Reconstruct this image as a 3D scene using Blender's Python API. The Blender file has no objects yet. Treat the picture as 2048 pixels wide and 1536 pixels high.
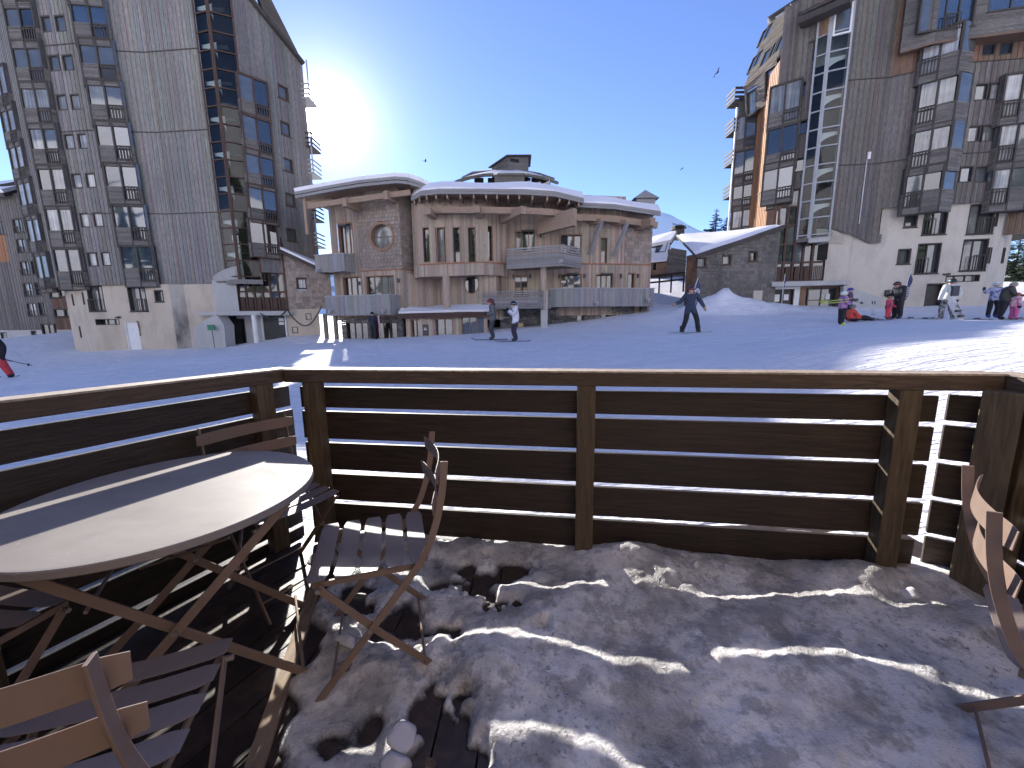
import bpy, math, random
import numpy as np
from mathutils import Vector, Matrix
random.seed(7); rng = np.random.default_rng(7)
sc = bpy.context.scene
COLL = sc.collection
# ------------------------------------------------------------------ camera
FPX, PITCH, ROLL, EYE = 769.0, math.radians(9.0), math.radians(0.7), 1.30
_f = Vector((0, math.cos(PITCH), -math.sin(PITCH))); _r0 = Vector((1, 0, 0)); _u0 = _r0.cross(_f)
_R = _r0*math.cos(ROLL) - _u0*math.sin(ROLL); _U = _r0*math.sin(ROLL) + _u0*math.cos(ROLL)
cam = bpy.data.cameras.new('camera'); camo = bpy.data.objects.new('camera', cam); COLL.objects.link(camo)
cam.sensor_width = 36.0; cam.lens = 36.0*FPX/2048.0; cam.clip_start = 0.05; cam.clip_end = 9000
camo.matrix_world = Matrix(((_R.x, _U.x, -_f.x, 0), (_R.y, _U.y, -_f.y, 0), (_R.z, _U.z, -_f.z, EYE), (0, 0, 0, 1)))
sc.camera = camo
# ------------------------------------------------------------------ sky and sun
SUN = Vector((-0.35505, 0.83882, 0.41270)).normalized()          # towards the sun
SUN_EL = math.asin(SUN.z); SUN_AZ = math.atan2(SUN.x, SUN.y)      # azimuth from +Y to +X
w = bpy.data.worlds.new('World'); sc.world = w; w.use_nodes = True
nt = w.node_tree; nt.nodes.clear()
def N(t, kind, **kw):
    n = t.nodes.new(kind)
    for k, v in kw.items(): setattr(n, k, v)
    return n
sky = N(nt, 'ShaderNodeTexSky', sky_type='NISHITA', sun_disc=False, sun_elevation=SUN_EL, sun_rotation=SUN_AZ,
        altitude=2200, air_density=0.95, dust_density=0.15, ozone_density=3.5)
bg = N(nt, 'ShaderNodeBackground'); bg.inputs[1].default_value = 0.14
out = N(nt, 'ShaderNodeOutputWorld')
# the sun itself and its aureole, fixed to the sun's true direction
tc = N(nt, 'ShaderNodeTexCoord'); nrm = N(nt, 'ShaderNodeVectorMath', operation='NORMALIZE')
dot = N(nt, 'ShaderNodeVectorMath', operation='DOT_PRODUCT'); dot.inputs[1].default_value = SUN
nt.links.new(tc.outputs['Generated'], nrm.inputs[0]); nt.links.new(nrm.outputs[0], dot.inputs[0])
acos = N(nt, 'ShaderNodeMath', operation='ARCCOSINE'); nt.links.new(dot.outputs['Value'], acos.inputs[0])
def mth(t, op, a, b=None, c=None):
    n = N(t, 'ShaderNodeMath', operation=op)
    for i, x in enumerate((a, b, c)):
        if x is None: continue
        if isinstance(x, (int, float)): n.inputs[i].default_value = x
        else: t.links.new(x, n.inputs[i])
    return n.outputs[0]
ang = acos.outputs[0]
core = mth(nt, 'MULTIPLY', mth(nt, 'EXPONENT', mth(nt, 'MULTIPLY', mth(nt, 'POWER', mth(nt, 'DIVIDE', ang, 0.046), 6.0), -1.0)), 22.0)
halo = mth(nt, 'MULTIPLY', mth(nt, 'EXPONENT', mth(nt, 'DIVIDE', ang, -0.050)), 0.95)
halo2 = mth(nt, 'MULTIPLY', mth(nt, 'EXPONENT', mth(nt, 'DIVIDE', ang, -0.15)), 0.06)
glow = mth(nt, 'ADD', mth(nt, 'ADD', core, halo), halo2)
bg2 = N(nt, 'ShaderNodeBackground'); bg2.inputs[0].default_value = (1.0, 0.975, 0.94, 1); nt.links.new(glow, bg2.inputs[1])
addn = N(nt, 'ShaderNodeAddShader')
hsv = N(nt, 'ShaderNodeHueSaturation'); hsv.inputs['Saturation'].default_value = 1.03; hsv.inputs['Hue'].default_value = 0.512; nt.links.new(sky.outputs[0], hsv.inputs['Color']); nt.links.new(hsv.outputs[0], bg.inputs[0]); nt.links.new(bg.outputs[0], addn.inputs[0]); nt.links.new(bg2.outputs[0], addn.inputs[1])
nt.links.new(addn.outputs[0], out.inputs[0])
sl = bpy.data.lights.new('sun', 'SUN'); sl.energy = 5.0; sl.angle = math.radians(0.53); sl.color = (1.0, 0.955, 0.88)
slo = bpy.data.objects.new('sun', sl); COLL.objects.link(slo); slo.rotation_euler = SUN.to_track_quat('Z', 'Y').to_euler(); slo.location = (0, 0, 60)
sc.view_settings.view_transform = 'Standard'; sc.view_settings.look = 'None'; sc.view_settings.gamma = 1
sc.view_settings.exposure = 1.04; sc.view_settings.use_curve_mapping = False
sc.cycles.max_bounces = 6; sc.cycles.diffuse_bounces = 3; sc.cycles.glossy_bounces = 2; sc.cycles.transparent_max_bounces = 12
sc.cycles.use_adaptive_sampling = True; sc.cycles.adaptive_threshold = 0.02
sc.cycles.caustics_reflective = False; sc.cycles.caustics_refractive = False; sc.cycles.sample_clamp_indirect = 4

# ------------------------------------------------------------------ pixel geometry (positions read off the photograph, true depth given)
EYEV = Vector((0, 0, EYE))
def ray(x, y): return _f + _R*((x-1024)/FPX) - _U*((y-768)/FPX)
def at(x, y, Y): d = ray(x, y); return EYEV + d*(Y/d.y)
def onz(x, y, z): d = ray(x, y); return EYEV + d*((z-EYE)/d.z)

# ------------------------------------------------------------------ mesh helpers
class MB:
    def __init__(s): s.v = []; s.f = []; s.m = []; s.c = []
    def face(s, pts, mi=0, col=(1, 1, 1)):
        i = len(s.v); s.v.extend([tuple(p) for p in pts]); s.f.append(tuple(range(i, i+len(pts)))); s.m.append(mi); s.c.append(col)
    def hexa(s, p, mi=0, col=(1, 1, 1), skip=()):
        # p: 8 points, 0-3 bottom loop, 4-7 top loop
        i = len(s.v); s.v.extend([tuple(q) for q in p])
        for k, fc in enumerate(((3, 2, 1, 0), (4, 5, 6, 7), (0, 1, 5, 4), (1, 2, 6, 5), (2, 3, 7, 6), (3, 0, 4, 7))):
            if k in skip: continue
            s.f.append(tuple(i+j for j in fc)); s.m.append(mi); s.c.append(col)
    def box(s, c, sx, sy, sz, mi=0, col=(1, 1, 1), ax=None):
        c = Vector(c); X, Y, Z = ax if ax else (Vector((1, 0, 0)), Vector((0, 1, 0)), Vector((0, 0, 1)))
        a, b, d = X*sx/2, Y*sy/2, Z*sz/2
        s.hexa([c-a-b-d, c+a-b-d, c+a+b-d, c-a+b-d, c-a-b+d, c+a-b+d, c+a+b+d, c-a+b+d], mi, col)
    def beam(s, p, q, wd, ht, up=(0, 0, 1), mi=0, col=(1, 1, 1)):
        p = Vector(p); q = Vector(q); d = (q-p).normalized(); up = Vector(up)
        sd = d.cross(up)
        if sd.length < 1e-4: sd = d.cross(Vector((1, 0, 0)))
        sd.normalize(); u2 = sd.cross(d).normalized(); a = sd*wd/2; b = u2*ht/2
        s.hexa([p-a-b, p+a-b, q+a-b, q-a-b, p-a+b, p+a+b, q+a+b, q-a+b], mi, col)
    def strip(s, pts, wdv, thv, mi=0, col=(1, 1, 1)):
        # flat bar along pts; wdv(i), thv(i) give half width / half thickness vectors
        i0 = len(s.v); n = len(pts)
        for i, p in enumerate(pts):
            a = wdv(i); b = thv(i); p = Vector(p)
            s.v.extend([tuple(p-a-b), tuple(p+a-b), tuple(p+a+b), tuple(p-a+b)])
        for i in range(n-1):
            for k in range(4):
                a = i0+i*4+k; b = i0+i*4+(k+1) % 4
                s.f.append((a, b, b+4, a+4)); s.m.append(mi); s.c.append(col)
        s.f.append((i0+3, i0+2, i0+1, i0)); s.m.append(mi); s.c.append(col)
        j = i0+(n-1)*4; s.f.append((j, j+1, j+2, j+3)); s.m.append(mi); s.c.append(col)
    def tube(s, pts, r, n=8, mi=0, col=(1, 1, 1), cap=True):
        pts = [Vector(p) for p in pts]; i0 = len(s.v); R = r if hasattr(r, '__len__') else [r]*len(pts)
        for i, p in enumerate(pts):
            d = (pts[min(i+1, len(pts)-1)]-pts[max(i-1, 0)]).normalized()
            a = d.cross(Vector((0, 0, 1)))
            if a.length < 1e-3: a = d.cross(Vector((1, 0, 0)))
            a.normalize(); b = d.cross(a).normalized()
            for k in range(n):
                t = 2*math.pi*k/n; s.v.append(tuple(p + a*(R[i]*math.cos(t)) + b*(R[i]*math.sin(t))))
        for i in range(len(pts)-1):
            for k in range(n):
                q = i0+i*n; k2 = (k+1) % n
                s.f.append((q+k, q+k2, q+n+k2, q+n+k)); s.m.append(mi); s.c.append(col)
        if cap:
            s.f.append(tuple(i0+k for k in reversed(range(n)))); s.m.append(mi); s.c.append(col)
            q = i0+(len(pts)-1)*n; s.f.append(tuple(q+k for k in range(n))); s.m.append(mi); s.c.append(col)
    def lathe(s, prof, c, n=24, mi=0, col=(1, 1, 1)):
        c = Vector(c); i0 = len(s.v)
        for (r, z) in prof:
            for k in range(n):
                t = 2*math.pi*k/n; s.v.append((c.x+r*math.cos(t), c.y+r*math.sin(t), c.z+z))
        for i in range(len(prof)-1):
            for k in range(n):
                k2 = (k+1) % n; q = i0+i*n
                s.f.append((q+k, q+k2, q+n+k2, q+n+k)); s.m.append(mi); s.c.append(col)
        s.f.append(tuple(i0+k for k in reversed(range(n)))); s.m.append(mi); s.c.append(col)
        q = i0+(len(prof)-1)*n; s.f.append(tuple(q+k for k in range(n))); s.m.append(mi); s.c.append(col)
    def build(s, name, mats, parent=None, smooth=False, bevel=0, **props):
        me = bpy.data.meshes.new(name)
        v = s.v
        if parent is not None:
            o0 = parent_origin(parent); v = [(a-o0.x, b-o0.y, c-o0.z) for a, b, c in v]
        me.from_pydata(v, [], s.f); mats = mats if isinstance(mats, (list, tuple)) else [mats]
        for m in mats: me.materials.append(m)
        if len(mats) > 1: me.polygons.foreach_set('material_index', s.m)
        at_ = me.attributes.new('Col', 'FLOAT_COLOR', 'FACE')
        at_.data.foreach_set('color', [x for c in s.c for x in (c[0], c[1], c[2], 1.0)])
        if smooth: me.polygons.foreach_set('use_smooth', [True]*len(me.polygons))
        me.update()
        o = bpy.data.objects.new(name, me); COLL.objects.link(o)
        if parent is not None: o.parent = parent
        if bevel:
            b = o.modifiers.new('bevel', 'BEVEL'); b.width = bevel; b.segments = 2; b.limit_method = 'ANGLE'
        for k, x in props.items(): o[k] = x
        return o
def parent_origin(p):
    o = Vector((0, 0, 0))
    while p is not None: o = o + p.location; p = p.parent
    return o
def tag(o, label, cat=None, group=None, kind=None):
    if label: o['label'] = label
    if cat: o['category'] = cat
    if group: o['group'] = group
    if kind: o['kind'] = kind
    return o
def thing(name, loc, label, cat, group=None, rz=0.0):
    o = bpy.data.objects.new(name, None); COLL.objects.link(o); o.location = Vector(loc); o.rotation_euler.z = rz; o.empty_display_size = 0.2
    return tag(o, label, cat, group)
def copy_tree(o, parent=None):
    c = o.copy(); COLL.objects.link(c); c.parent = parent
    for ch in list(o.children): copy_tree(ch, c)
    return c

# ------------------------------------------------------------------ materials
def ramp(t, fac, stops):
    r = N(t, 'ShaderNodeValToRGB'); t.links.new(fac, r.inputs[0]); e = r.color_ramp.elements
    while len(e) < len(stops): e.new(0.5)
    for i, (p, c) in enumerate(stops):
        e[i].position = p; e[i].color = (c, c, c, 1) if isinstance(c, (int, float)) else (c[0], c[1], c[2], 1)
    return r.outputs[0]
def noise(t, vec, scale, detail=4, rough=0.55, dist=0.0):
    n = N(t, 'ShaderNodeTexNoise'); n.inputs['Scale'].default_value = scale; n.inputs['Detail'].default_value = detail
    n.inputs['Roughness'].default_value = rough; n.inputs['Distortion'].default_value = dist
    if vec is not None: t.links.new(vec, n.inputs['Vector'])
    return n.outputs[0]
def mapping(t, scale, src='Object', rot=(0, 0, 0), loc=(0, 0, 0)):
    c = N(t, 'ShaderNodeTexCoord'); m = N(t, 'ShaderNodeMapping'); m.inputs['Scale'].default_value = scale
    m.inputs['Rotation'].default_value = rot; m.inputs['Location'].default_value = loc
    t.links.new(c.outputs[src], m.inputs[0]); return m.outputs[0]
def mixc(t, fac, a, b, mode='MIX'):
    m = N(t, 'ShaderNodeMix', data_type='RGBA', blend_type=mode)
    if isinstance(fac, (int, float)): m.inputs[0].default_value = fac
    else: t.links.new(fac, m.inputs[0])
    for i, x in ((6, a), (7, b)):
        if isinstance(x, (tuple, list)): m.inputs[i].default_value = (x[0], x[1], x[2], 1)
        else: t.links.new(x, m.inputs[i])
    return m.outputs[2]
def bump(t, h, strength, dist, bsdf):
    b = N(t, 'ShaderNodeBump'); b.inputs['Strength'].default_value = strength; b.inputs['Distance'].default_value = dist
    t.links.new(h, b.inputs['Height']); t.links.new(b.outputs[0], bsdf.inputs['Normal'])
def newmat(name, rough=0.7):
    m = bpy.data.materials.new(name); m.use_nodes = True; t = m.node_tree
    b = t.nodes['Principled BSDF']; b.inputs['Roughness'].default_value = rough; return m, t, b
def colattr(t): a = N(t, 'ShaderNodeAttribute'); a.attribute_name = 'Col'; return a.outputs['Color']
def wood(name, base, dark, scale=(6, 6, 0.6), rough=0.75, stain=0.5, bmp=0.25, knots=False, fine=6.0):
    m, t, b = newmat(name, rough)
    mp = mapping(t, scale)
    n1 = noise(t, mp, fine, 3, 0.6, 0.6); n2 = noise(t, mapping(t, (0.35, 0.35, 0.12)), 2.0, 3)
    c = mixc(t, ramp(t, n1, ((0.35, 0), (0.68, 1))), dark, base)
    c = mixc(t, mth(t, 'MULTIPLY', ramp(t, n2, ((0.42, 0), (0.62, 1))), stain), c, dark)
    if knots:
        v = N(t, 'ShaderNodeTexVoronoi'); v.inputs['Scale'].default_value = 1.0
        t.links.new(mapping(t, (3.2, 3.2, 1.5)), v.inputs['Vector'])
        k = ramp(t, v.outputs[0], ((0.07, 1), (0.13, 0))); c = mixc(t, mth(t, 'MULTIPLY', k, 0.75), c, tuple(x*0.4 for x in dark))
    c = mixc(t, 1.0, c, colattr(t), 'MULTIPLY')
    t.links.new(c, b.inputs['Base Color']); bump(t, n1, bmp, 0.01, b); return m
def plain(name, col, rough=0.6, var=0.12, scale=3.0, metal=0.0, bmp=0.0, spec=None, colattr_=False):
    m, t, b = newmat(name, rough)
    n = noise(t, mapping(t, (1, 1, 1)), scale, 4)
    c = mixc(t, ramp(t, n, ((0.3, 0), (0.7, 1))), tuple(x*(1-var) for x in col), tuple(min(1, x*(1+var)) for x in col))
    if colattr_: c = mixc(t, 1.0, c, colattr(t), 'MULTIPLY')
    t.links.new(c, b.inputs['Base Color']); b.inputs['Metallic'].default_value = metal
    if spec is not None: b.inputs['Specular IOR Level'].default_value = spec
    if bmp: bump(t, noise(t, mapping(t, (1, 1, 1)), scale*12, 3), bmp, 0.01, b)
    return m
def plaster(name, base, stain, amt=0.5):
    m, t, b = newmat(name, 0.9)
    n1 = noise(t, mapping(t, (0.5, 0.5, 0.22)), 1.6, 6, 0.65); n2 = noise(t, mapping(t, (1, 1, 1)), 30, 4, 0.7)
    n3 = noise(t, mapping(t, (3.5, 3.5, 0.25)), 1.0, 5, 0.7)
    c = mixc(t, mth(t, 'MULTIPLY', ramp(t, n1, ((0.45, 0), (0.72, 1))), amt), base, stain)
    c = mixc(t, mth(t, 'MULTIPLY', ramp(t, n3, ((0.58, 0), (0.72, 1))), amt*0.6), c, stain)
    c = mixc(t, 1.0, c, ramp(t, n2, ((0.3, 0.80), (0.7, 1.1))), 'MULTIPLY'); c = mixc(t, 1.0, c, colattr(t), 'MULTIPLY')
    t.links.new(c, b.inputs['Base Color']); bump(t, n2, 0.5, 0.03, b); return m
def glass(name, tint, rough=0.03, ior=2.1):
    m, t, b = newmat(name, rough)
    n = noise(t, mapping(t, (0.6, 0.6, 1.2)), 1.5, 3)
    c = mixc(t, ramp(t, n, ((0.35, 0), (0.65, 1))), tuple(x*0.7 for x in tint), tint)
    if tint[0] > 0.2: # curtain folds behind the pane
        fl = noise(t, mapping(t, (9, 9, 0.25)), 1.0, 3, 0.6); c = mixc(t, 1.0, c, ramp(t, fl, ((0.35, 0.55), (0.65, 1.15))), 'MULTIPLY')
    t.links.new(c, b.inputs['Base Color']); b.inputs['IOR'].default_value = ior; b.inputs['Specular IOR Level'].default_value = 0.5
    bump(t, noise(t, mapping(t, (1, 1, 1)), 0.9, 2), 0.04, 0.02, b); return m
def clearglass(name):
    m = bpy.data.materials.new(name); m.use_nodes = True; t = m.node_tree; t.nodes.clear()
    o = N(t, 'ShaderNodeOutputMaterial'); mx = N(t, 'ShaderNodeMixShader'); tr = N(t, 'ShaderNodeBsdfTransparent'); gl = N(t, 'ShaderNodeBsdfGlossy')
    gl.inputs['Roughness'].default_value = 0.03; tr.inputs[0].default_value = (0.78, 0.86, 0.86, 1)
    lw = N(t, 'ShaderNodeFresnel'); lw.inputs[0].default_value = 1.5
    t.links.new(lw.outputs[0], mx.inputs[0]); t.links.new(tr.outputs[0], mx.inputs[1]); t.links.new(gl.outputs[0], mx.inputs[2]); t.links.new(mx.outputs[0], o.inputs[0]); return m
def snowmat(name, a=0.86, bmp=0.35, fine=14.0, tracks=False):
    m, t, b = newmat(name, 0.65)
    mp = mapping(t, (1, 1, 1))
    n1 = noise(t, mp, fine, 4, 0.7); n2 = noise(t, mp, 0.5, 3)
    c = mixc(t, ramp(t, n2, ((0.35, 0), (0.7, 1))), (a*0.975, a*0.955, a*0.985), (a*1.01, a*0.985, a*1.01))
    h = n1
    if tracks:
        st = noise(t, mapping(t, (0.45, 5.0, 1), rot=(0, 0, math.radians(8))), 2.2, 4, 0.65); c = mixc(t, mth(t, 'MULTIPLY', ramp(t, st, ((0.46, 0), (0.64, 1))), 0.6), c, (a*0.80, a*0.795, a*0.82))
        st2 = noise(t, mapping(t, (1, 1, 1)), 1.6, 4, 0.6); c = mixc(t, mth(t, 'MULTIPLY', ramp(t, st2, ((0.5, 0), (0.68, 1))), 0.4), c, (a*0.85, a*0.84, a*0.86))
        h = mth(t, 'ADD', mth(t, 'MULTIPLY', n1, 0.35), mth(t, 'ADD', mth(t, 'MULTIPLY', st, 1.1), mth(t, 'MULTIPLY', st2, 0.7)))
    t.links.new(c, b.inputs['Base Color']); b.inputs['Specular IOR Level'].default_value = 0.3
    bump(t, h, bmp, 0.12 if tracks else 0.03, b); return m
M = {}
M['snow'] = snowmat('piste_snow', 0.92, 0.8, 9.0, True); M['roof_snow'] = snowmat('roof_snow', 0.87, 0.4, 9.0)
M['grey_wood'] = wood('weathered_grey_wood', (0.220, 0.195, 0.172), (0.095, 0.083, 0.073), stain=0.35)
M['silver_veil_wood'] = wood('silvered_veil_lifted_wood', (0.285, 0.268, 0.250), (0.130, 0.120, 0.112), stain=0.35)  # paler grey wood: bleached streaks, plus the lens veil lifted into the colour
M['grey_wood_h'] = wood('weathered_grey_slats', (0.235, 0.215, 0.195), (0.10, 0.092, 0.084), scale=(0.8, 0.8, 9), stain=0.4)
M['pale_wood_h'] = wood('sun_bleached_slats', (0.34, 0.29, 0.24), (0.15, 0.125, 0.10), scale=(0.8, 0.8, 9), stain=0.4)
M['orange_wood'] = wood('orange_larch_boards', (0.46, 0.215, 0.085), (0.235, 0.105, 0.05), stain=0.45)
M['rust_wood'] = wood('rusty_brown_boards', (0.30, 0.165, 0.095), (0.125, 0.085, 0.065), stain=0.7)
M['larch'] = wood('pale_larch_boards', (0.445, 0.355, 0.280), (0.345, 0.268, 0.205), stain=0.15, knots=True)
M['larch_beam'] = wood('larch_beams', (0.41, 0.30, 0.22), (0.27, 0.185, 0.13), scale=(1.2, 1.2, 7), stain=0.3)
M['grey_larch'] = wood('silvered_larch_boards', (0.33, 0.32, 0.315), (0.235, 0.225, 0.22), stain=0.4)
M['shingle'] = wood('silvered_shingles', (0.40, 0.325, 0.27), (0.22, 0.175, 0.145), scale=(5, 5, 2), stain=0.55)
M['shingle_dark'] = wood('dark_weathered_shingles', (0.235, 0.215, 0.195), (0.10, 0.09, 0.08), scale=(5, 5, 2), stain=0.6)
M['dark_wood'] = wood('dark_brown_frame_wood', (0.085, 0.070, 0.060), (0.040, 0.033, 0.029), stain=0.3)
M['brown_frame'] = wood('brown_window_wood', (0.115, 0.062, 0.042), (0.05, 0.03, 0.022), stain=0.3)
M['larch_frame'] = wood('larch_window_wood', (0.36, 0.22, 0.14), (0.22, 0.13, 0.08), stain=0.3)
M['stone'] = plain('dark_slate_stone', (0.105, 0.10, 0.10), 0.85, 0.4, 5, bmp=0.6, colattr_=True)
M['plaster_w'] = plaster('off_white_render', (0.64, 0.575, 0.48), (0.33, 0.29, 0.235), 0.55)
M['plaster_c'] = plaster('cream_render', (0.60, 0.51, 0.40), (0.30, 0.25, 0.19), 0.6)
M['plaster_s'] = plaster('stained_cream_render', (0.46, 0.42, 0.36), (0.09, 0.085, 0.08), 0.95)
M['concrete'] = plaster('painted_concrete', (0.50, 0.49, 0.47), (0.34, 0.33, 0.32), 0.5)
M['white_paint'] = plain('white_paint', (0.72, 0.72, 0.70), 0.5, 0.05)
M['dark_metal'] = plain('dark_metal', (0.05, 0.05, 0.052), 0.5, 0.2)
M['zinc'] = plain('zinc_flashing', (0.34, 0.35, 0.36), 0.45, 0.1)
M['copper'] = plain('reddish_flashing', (0.34, 0.12, 0.06), 0.5, 0.2)
M['black_void'] = plain('dark_interior', (0.018, 0.017, 0.017), 0.9, 0.2)
M['interior'] = plain('stairwell_interior', (0.42, 0.41, 0.38), 0.9, 0.2)
M['g_dark'] = glass('dark_window_glass', (0.018, 0.022, 0.024)); M['g_blue'] = glass('blue_window_glass', (0.035, 0.055, 0.085), ior=2.3)
M['g_curtain'] = glass('curtained_window_glass', (0.27, 0.275, 0.26), ior=1.8); M['g_grey'] = glass('grey_window_glass', (0.10, 0.11, 0.115), ior=2.0)
M['g_white'] = glass('pale_blind_window_glass', (0.44, 0.44, 0.43), ior=1.7); M['g_clear'] = clearglass('clear_stair_glass')
M['door_dark'] = plain('dark_door_paint', (0.032, 0.026, 0.024), 0.45, 0.2); M['door_green'] = plain('dark_green_door_paint', (0.035, 0.04, 0.036), 0.5, 0.15)
M['sign_green'] = plain('green_sign_paint', (0.01, 0.16, 0.085), 0.4, 0.05); M['paper'] = plain('white_paper', (0.75, 0.75, 0.73), 0.8, 0.03)
M['red_paint'] = plain('red_paint', (0.6, 0.02, 0.02), 0.5, 0.05)

# ------------------------------------------------------------------ terrain
def vnoise(x, y, seed=0):
    xi = np.floor(x).astype(np.int64); yi = np.floor(y).astype(np.int64); xf = x-xi; yf = y-yi
    def h(a, b):
        n = (a*374761393 + b*668265263 + seed*1442695041) & 0x7fffffff
        n = ((n ^ (n >> 13))*1274126177) & 0x7fffffff
        return ((n ^ (n >> 16)) & 0xffff)/65535.0
    u = xf*xf*(3-2*xf); v = yf*yf*(3-2*yf)
    return (h(xi, yi)*(1-u)+h(xi+1, yi)*u)*(1-v) + (h(xi, yi+1)*(1-u)+h(xi+1, yi+1)*u)*v
def fbm(x, y, oct=5, seed=0, gain=0.5):
    a = 0; s = 1.0; t = 0
    for i in range(oct):
        a = a + s*vnoise(x*2**i + 17.3*i, y*2**i - 9.1*i, seed+i); t += s; s *= gain
    return a/t - 0.5
CTRL = []
for (x, y, Y) in ((1030, 683, 17), (985, 680, 17.2), (1375, 667, 15), (1683, 651, 16), (1895, 640, 17.5), (1790, 637, 18), (2000, 638, 18), (10, 757, 13),
                  (198, 704, 27), (340, 699, 27), (150, 705, 28), (600, 671, 28.5), (480, 690, 27.5), (700, 681, 26), (620, 690, 22), (900, 669, 24.5), (820, 674, 25.5), (1090, 651, 25.5), (1200, 637, 26.2),
                  (1300, 622, 26.7), (1545, 613, 26.5), (1690, 616, 25.9), (1925, 612, 24.5), (2030, 612, 24.5), (0, 682, 40), (150, 664, 36),
                  (2048, 650, 8.8), (1700, 688, 7.0), (1850, 668, 7.6), (1900, 645, 12), (1500, 690, 9.5), (1300, 698, 10.5), (1000, 705, 11.5), (600, 712, 13), (300, 725, 14),
                  (1340, 600, 32), (1330, 560, 40), (1340, 556, 60), (2100, 560, 40), (2040, 545, 50)):
    p = at(x, y, Y); CTRL.append((p.x, p.y, p.z))
CTRL += [(-1.5, 3.2, -0.28), (0.5, 2.9, -0.28), (2.6, 2.6, -0.22), (4.0, 0.5, -0.2), (-3.5, 1.0, -0.3), (-4, -4, -0.3), (4, -4, -0.2), (0, 6, -0.05), (5, 5.2, 0.30), (-6, 6, -0.25), (9.5, 4, 0.75),
         (-60, 5, -1.5), (60, 8, 4.5), (0, 70, 4.0), (-50, 70, 2.5), (50, 75, 7), (0, 120, 7), (-15, 40, 1.4), (-25, 0, -1.2), (25, 0, 1.4), (0, -12, 0.0), (-30, -20, 1), (30, -20, 2.5)]
CT = np.array(CTRL)
def _phi(r): return np.where(r > 1e-6, r*r*np.log(np.maximum(r, 1e-6)), 0.0)
_n = len(CT); _A = np.zeros((_n+3, _n+3)); _dd = np.linalg.norm(CT[:, None, :2]-CT[None, :, :2], axis=2)
_A[:_n, :_n] = _phi(_dd) + np.eye(_n)*0.6; _A[:_n, _n] = 1; _A[:_n, _n+1:] = CT[:, :2]; _A[_n:, :_n] = _A[:_n, _n:].T
_W = np.linalg.solve(_A, np.concatenate([CT[:, 2], np.zeros(3)]))
MOUND = at(1445, 640, 24.2)
MOUND2 = at(2060, 640, 12.0)
def ground(x, y, detail=True):
    x = np.asarray(x, float); y = np.asarray(y, float)
    xs = np.clip(x, -62, 62); ys = np.clip(y, -25, 120)
    r = np.sqrt((xs[..., None]-CT[:, 0])**2 + (ys[..., None]-CT[:, 1])**2)
    z = (_phi(r)*_W[:_n]).sum(-1) + _W[_n] + _W[_n+1]*xs + _W[_n+2]*ys
    mr = np.clip(1 - np.sqrt(((x-MOUND.x)/3.3)**2 + ((y-MOUND.y)/2.0)**2), 0, 1); z = z + 1.45*mr**1.15*(1+1.1*fbm(x*1.3, y*1.3, 4, 71)) + 0.45*np.clip(1 - np.sqrt(((x-MOUND.x-3.2)/2.6)**2 + ((y-MOUND.y-0.6)/1.6)**2), 0, 1)*(1+1.4*fbm(x*1.6, y*1.6, 4, 72))
    back = np.clip((-y-14)/70.0, 0, 3); z = z + 26*back**1.4          # the slope behind the photographer
    far = np.clip((np.hypot(x, y)-130)/400, 0, 4); z = z + 10*far
    if detail: z = z + 0.16*fbm(x*0.25, y*0.25, 4, 3) + (0.07*fbm(x*0.8, y*1.6, 5, 5, .6) + 0.05*fbm(x*0.4+y*.1, y*3.6, 3, 8))*np.clip((np.hypot(x, y)-3)/6, 0, 1)
    d = np.maximum(np.abs(x-0.2)-2.3, np.abs(y-0.1)-2.3)               # cleared under the terrace
    return np.where(d < 0.25, np.minimum(z, -0.30), z)
def gz(x, y): return float(ground(np.array([x]), np.array([y]))[0])
def sheet(name, xs, ys, zf, mat, smooth=True):
    X, Y = np.meshgrid(xs, ys); Z = zf(X, Y); nx, ny = len(xs), len(ys)
    v = np.stack([X, Y, Z], -1).reshape(-1, 3)
    i = np.arange((ny-1)*(nx-1)); r = i//(nx-1)*nx + i % (nx-1)
    f = np.stack([r, r+1, r+nx+1, r+nx], 1)
    me = bpy.data.meshes.new(name); me.vertices.add(len(v)); me.vertices.foreach_set('co', v.ravel())
    me.loops.add(f.size); me.loops.foreach_set('vertex_index', f.ravel()); me.polygons.add(len(f)); me.polygons.foreach_set('loop_start', np.arange(0, f.size, 4)); me.polygons.foreach_set('loop_total', np.full(len(f), 4))
    me.update(calc_edges=True); me.validate()
    if smooth: me.polygons.foreach_set('use_smooth', [True]*len(me.polygons))
    me.materials.append(mat); o = bpy.data.objects.new(name, me); COLL.objects.link(o); return o
def spread(n, lo, hi, mid, k=3.0):
    t = np.linspace(-1, 1, n); s = np.sinh(t*k)/np.sinh(k); return np.where(s < 0, mid+s*(mid-lo), mid+s*(hi-mid))
gx = spread(460, -1500, 1500, 4, 6.4); gy = spread(460, -900, 1500, 13, 6.2)
g = sheet('snow_ground', gx, gy, ground, M['snow']); g['kind'] = 'structure'; g['label'] = 'packed snow of the ski piste running between the buildings'

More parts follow.
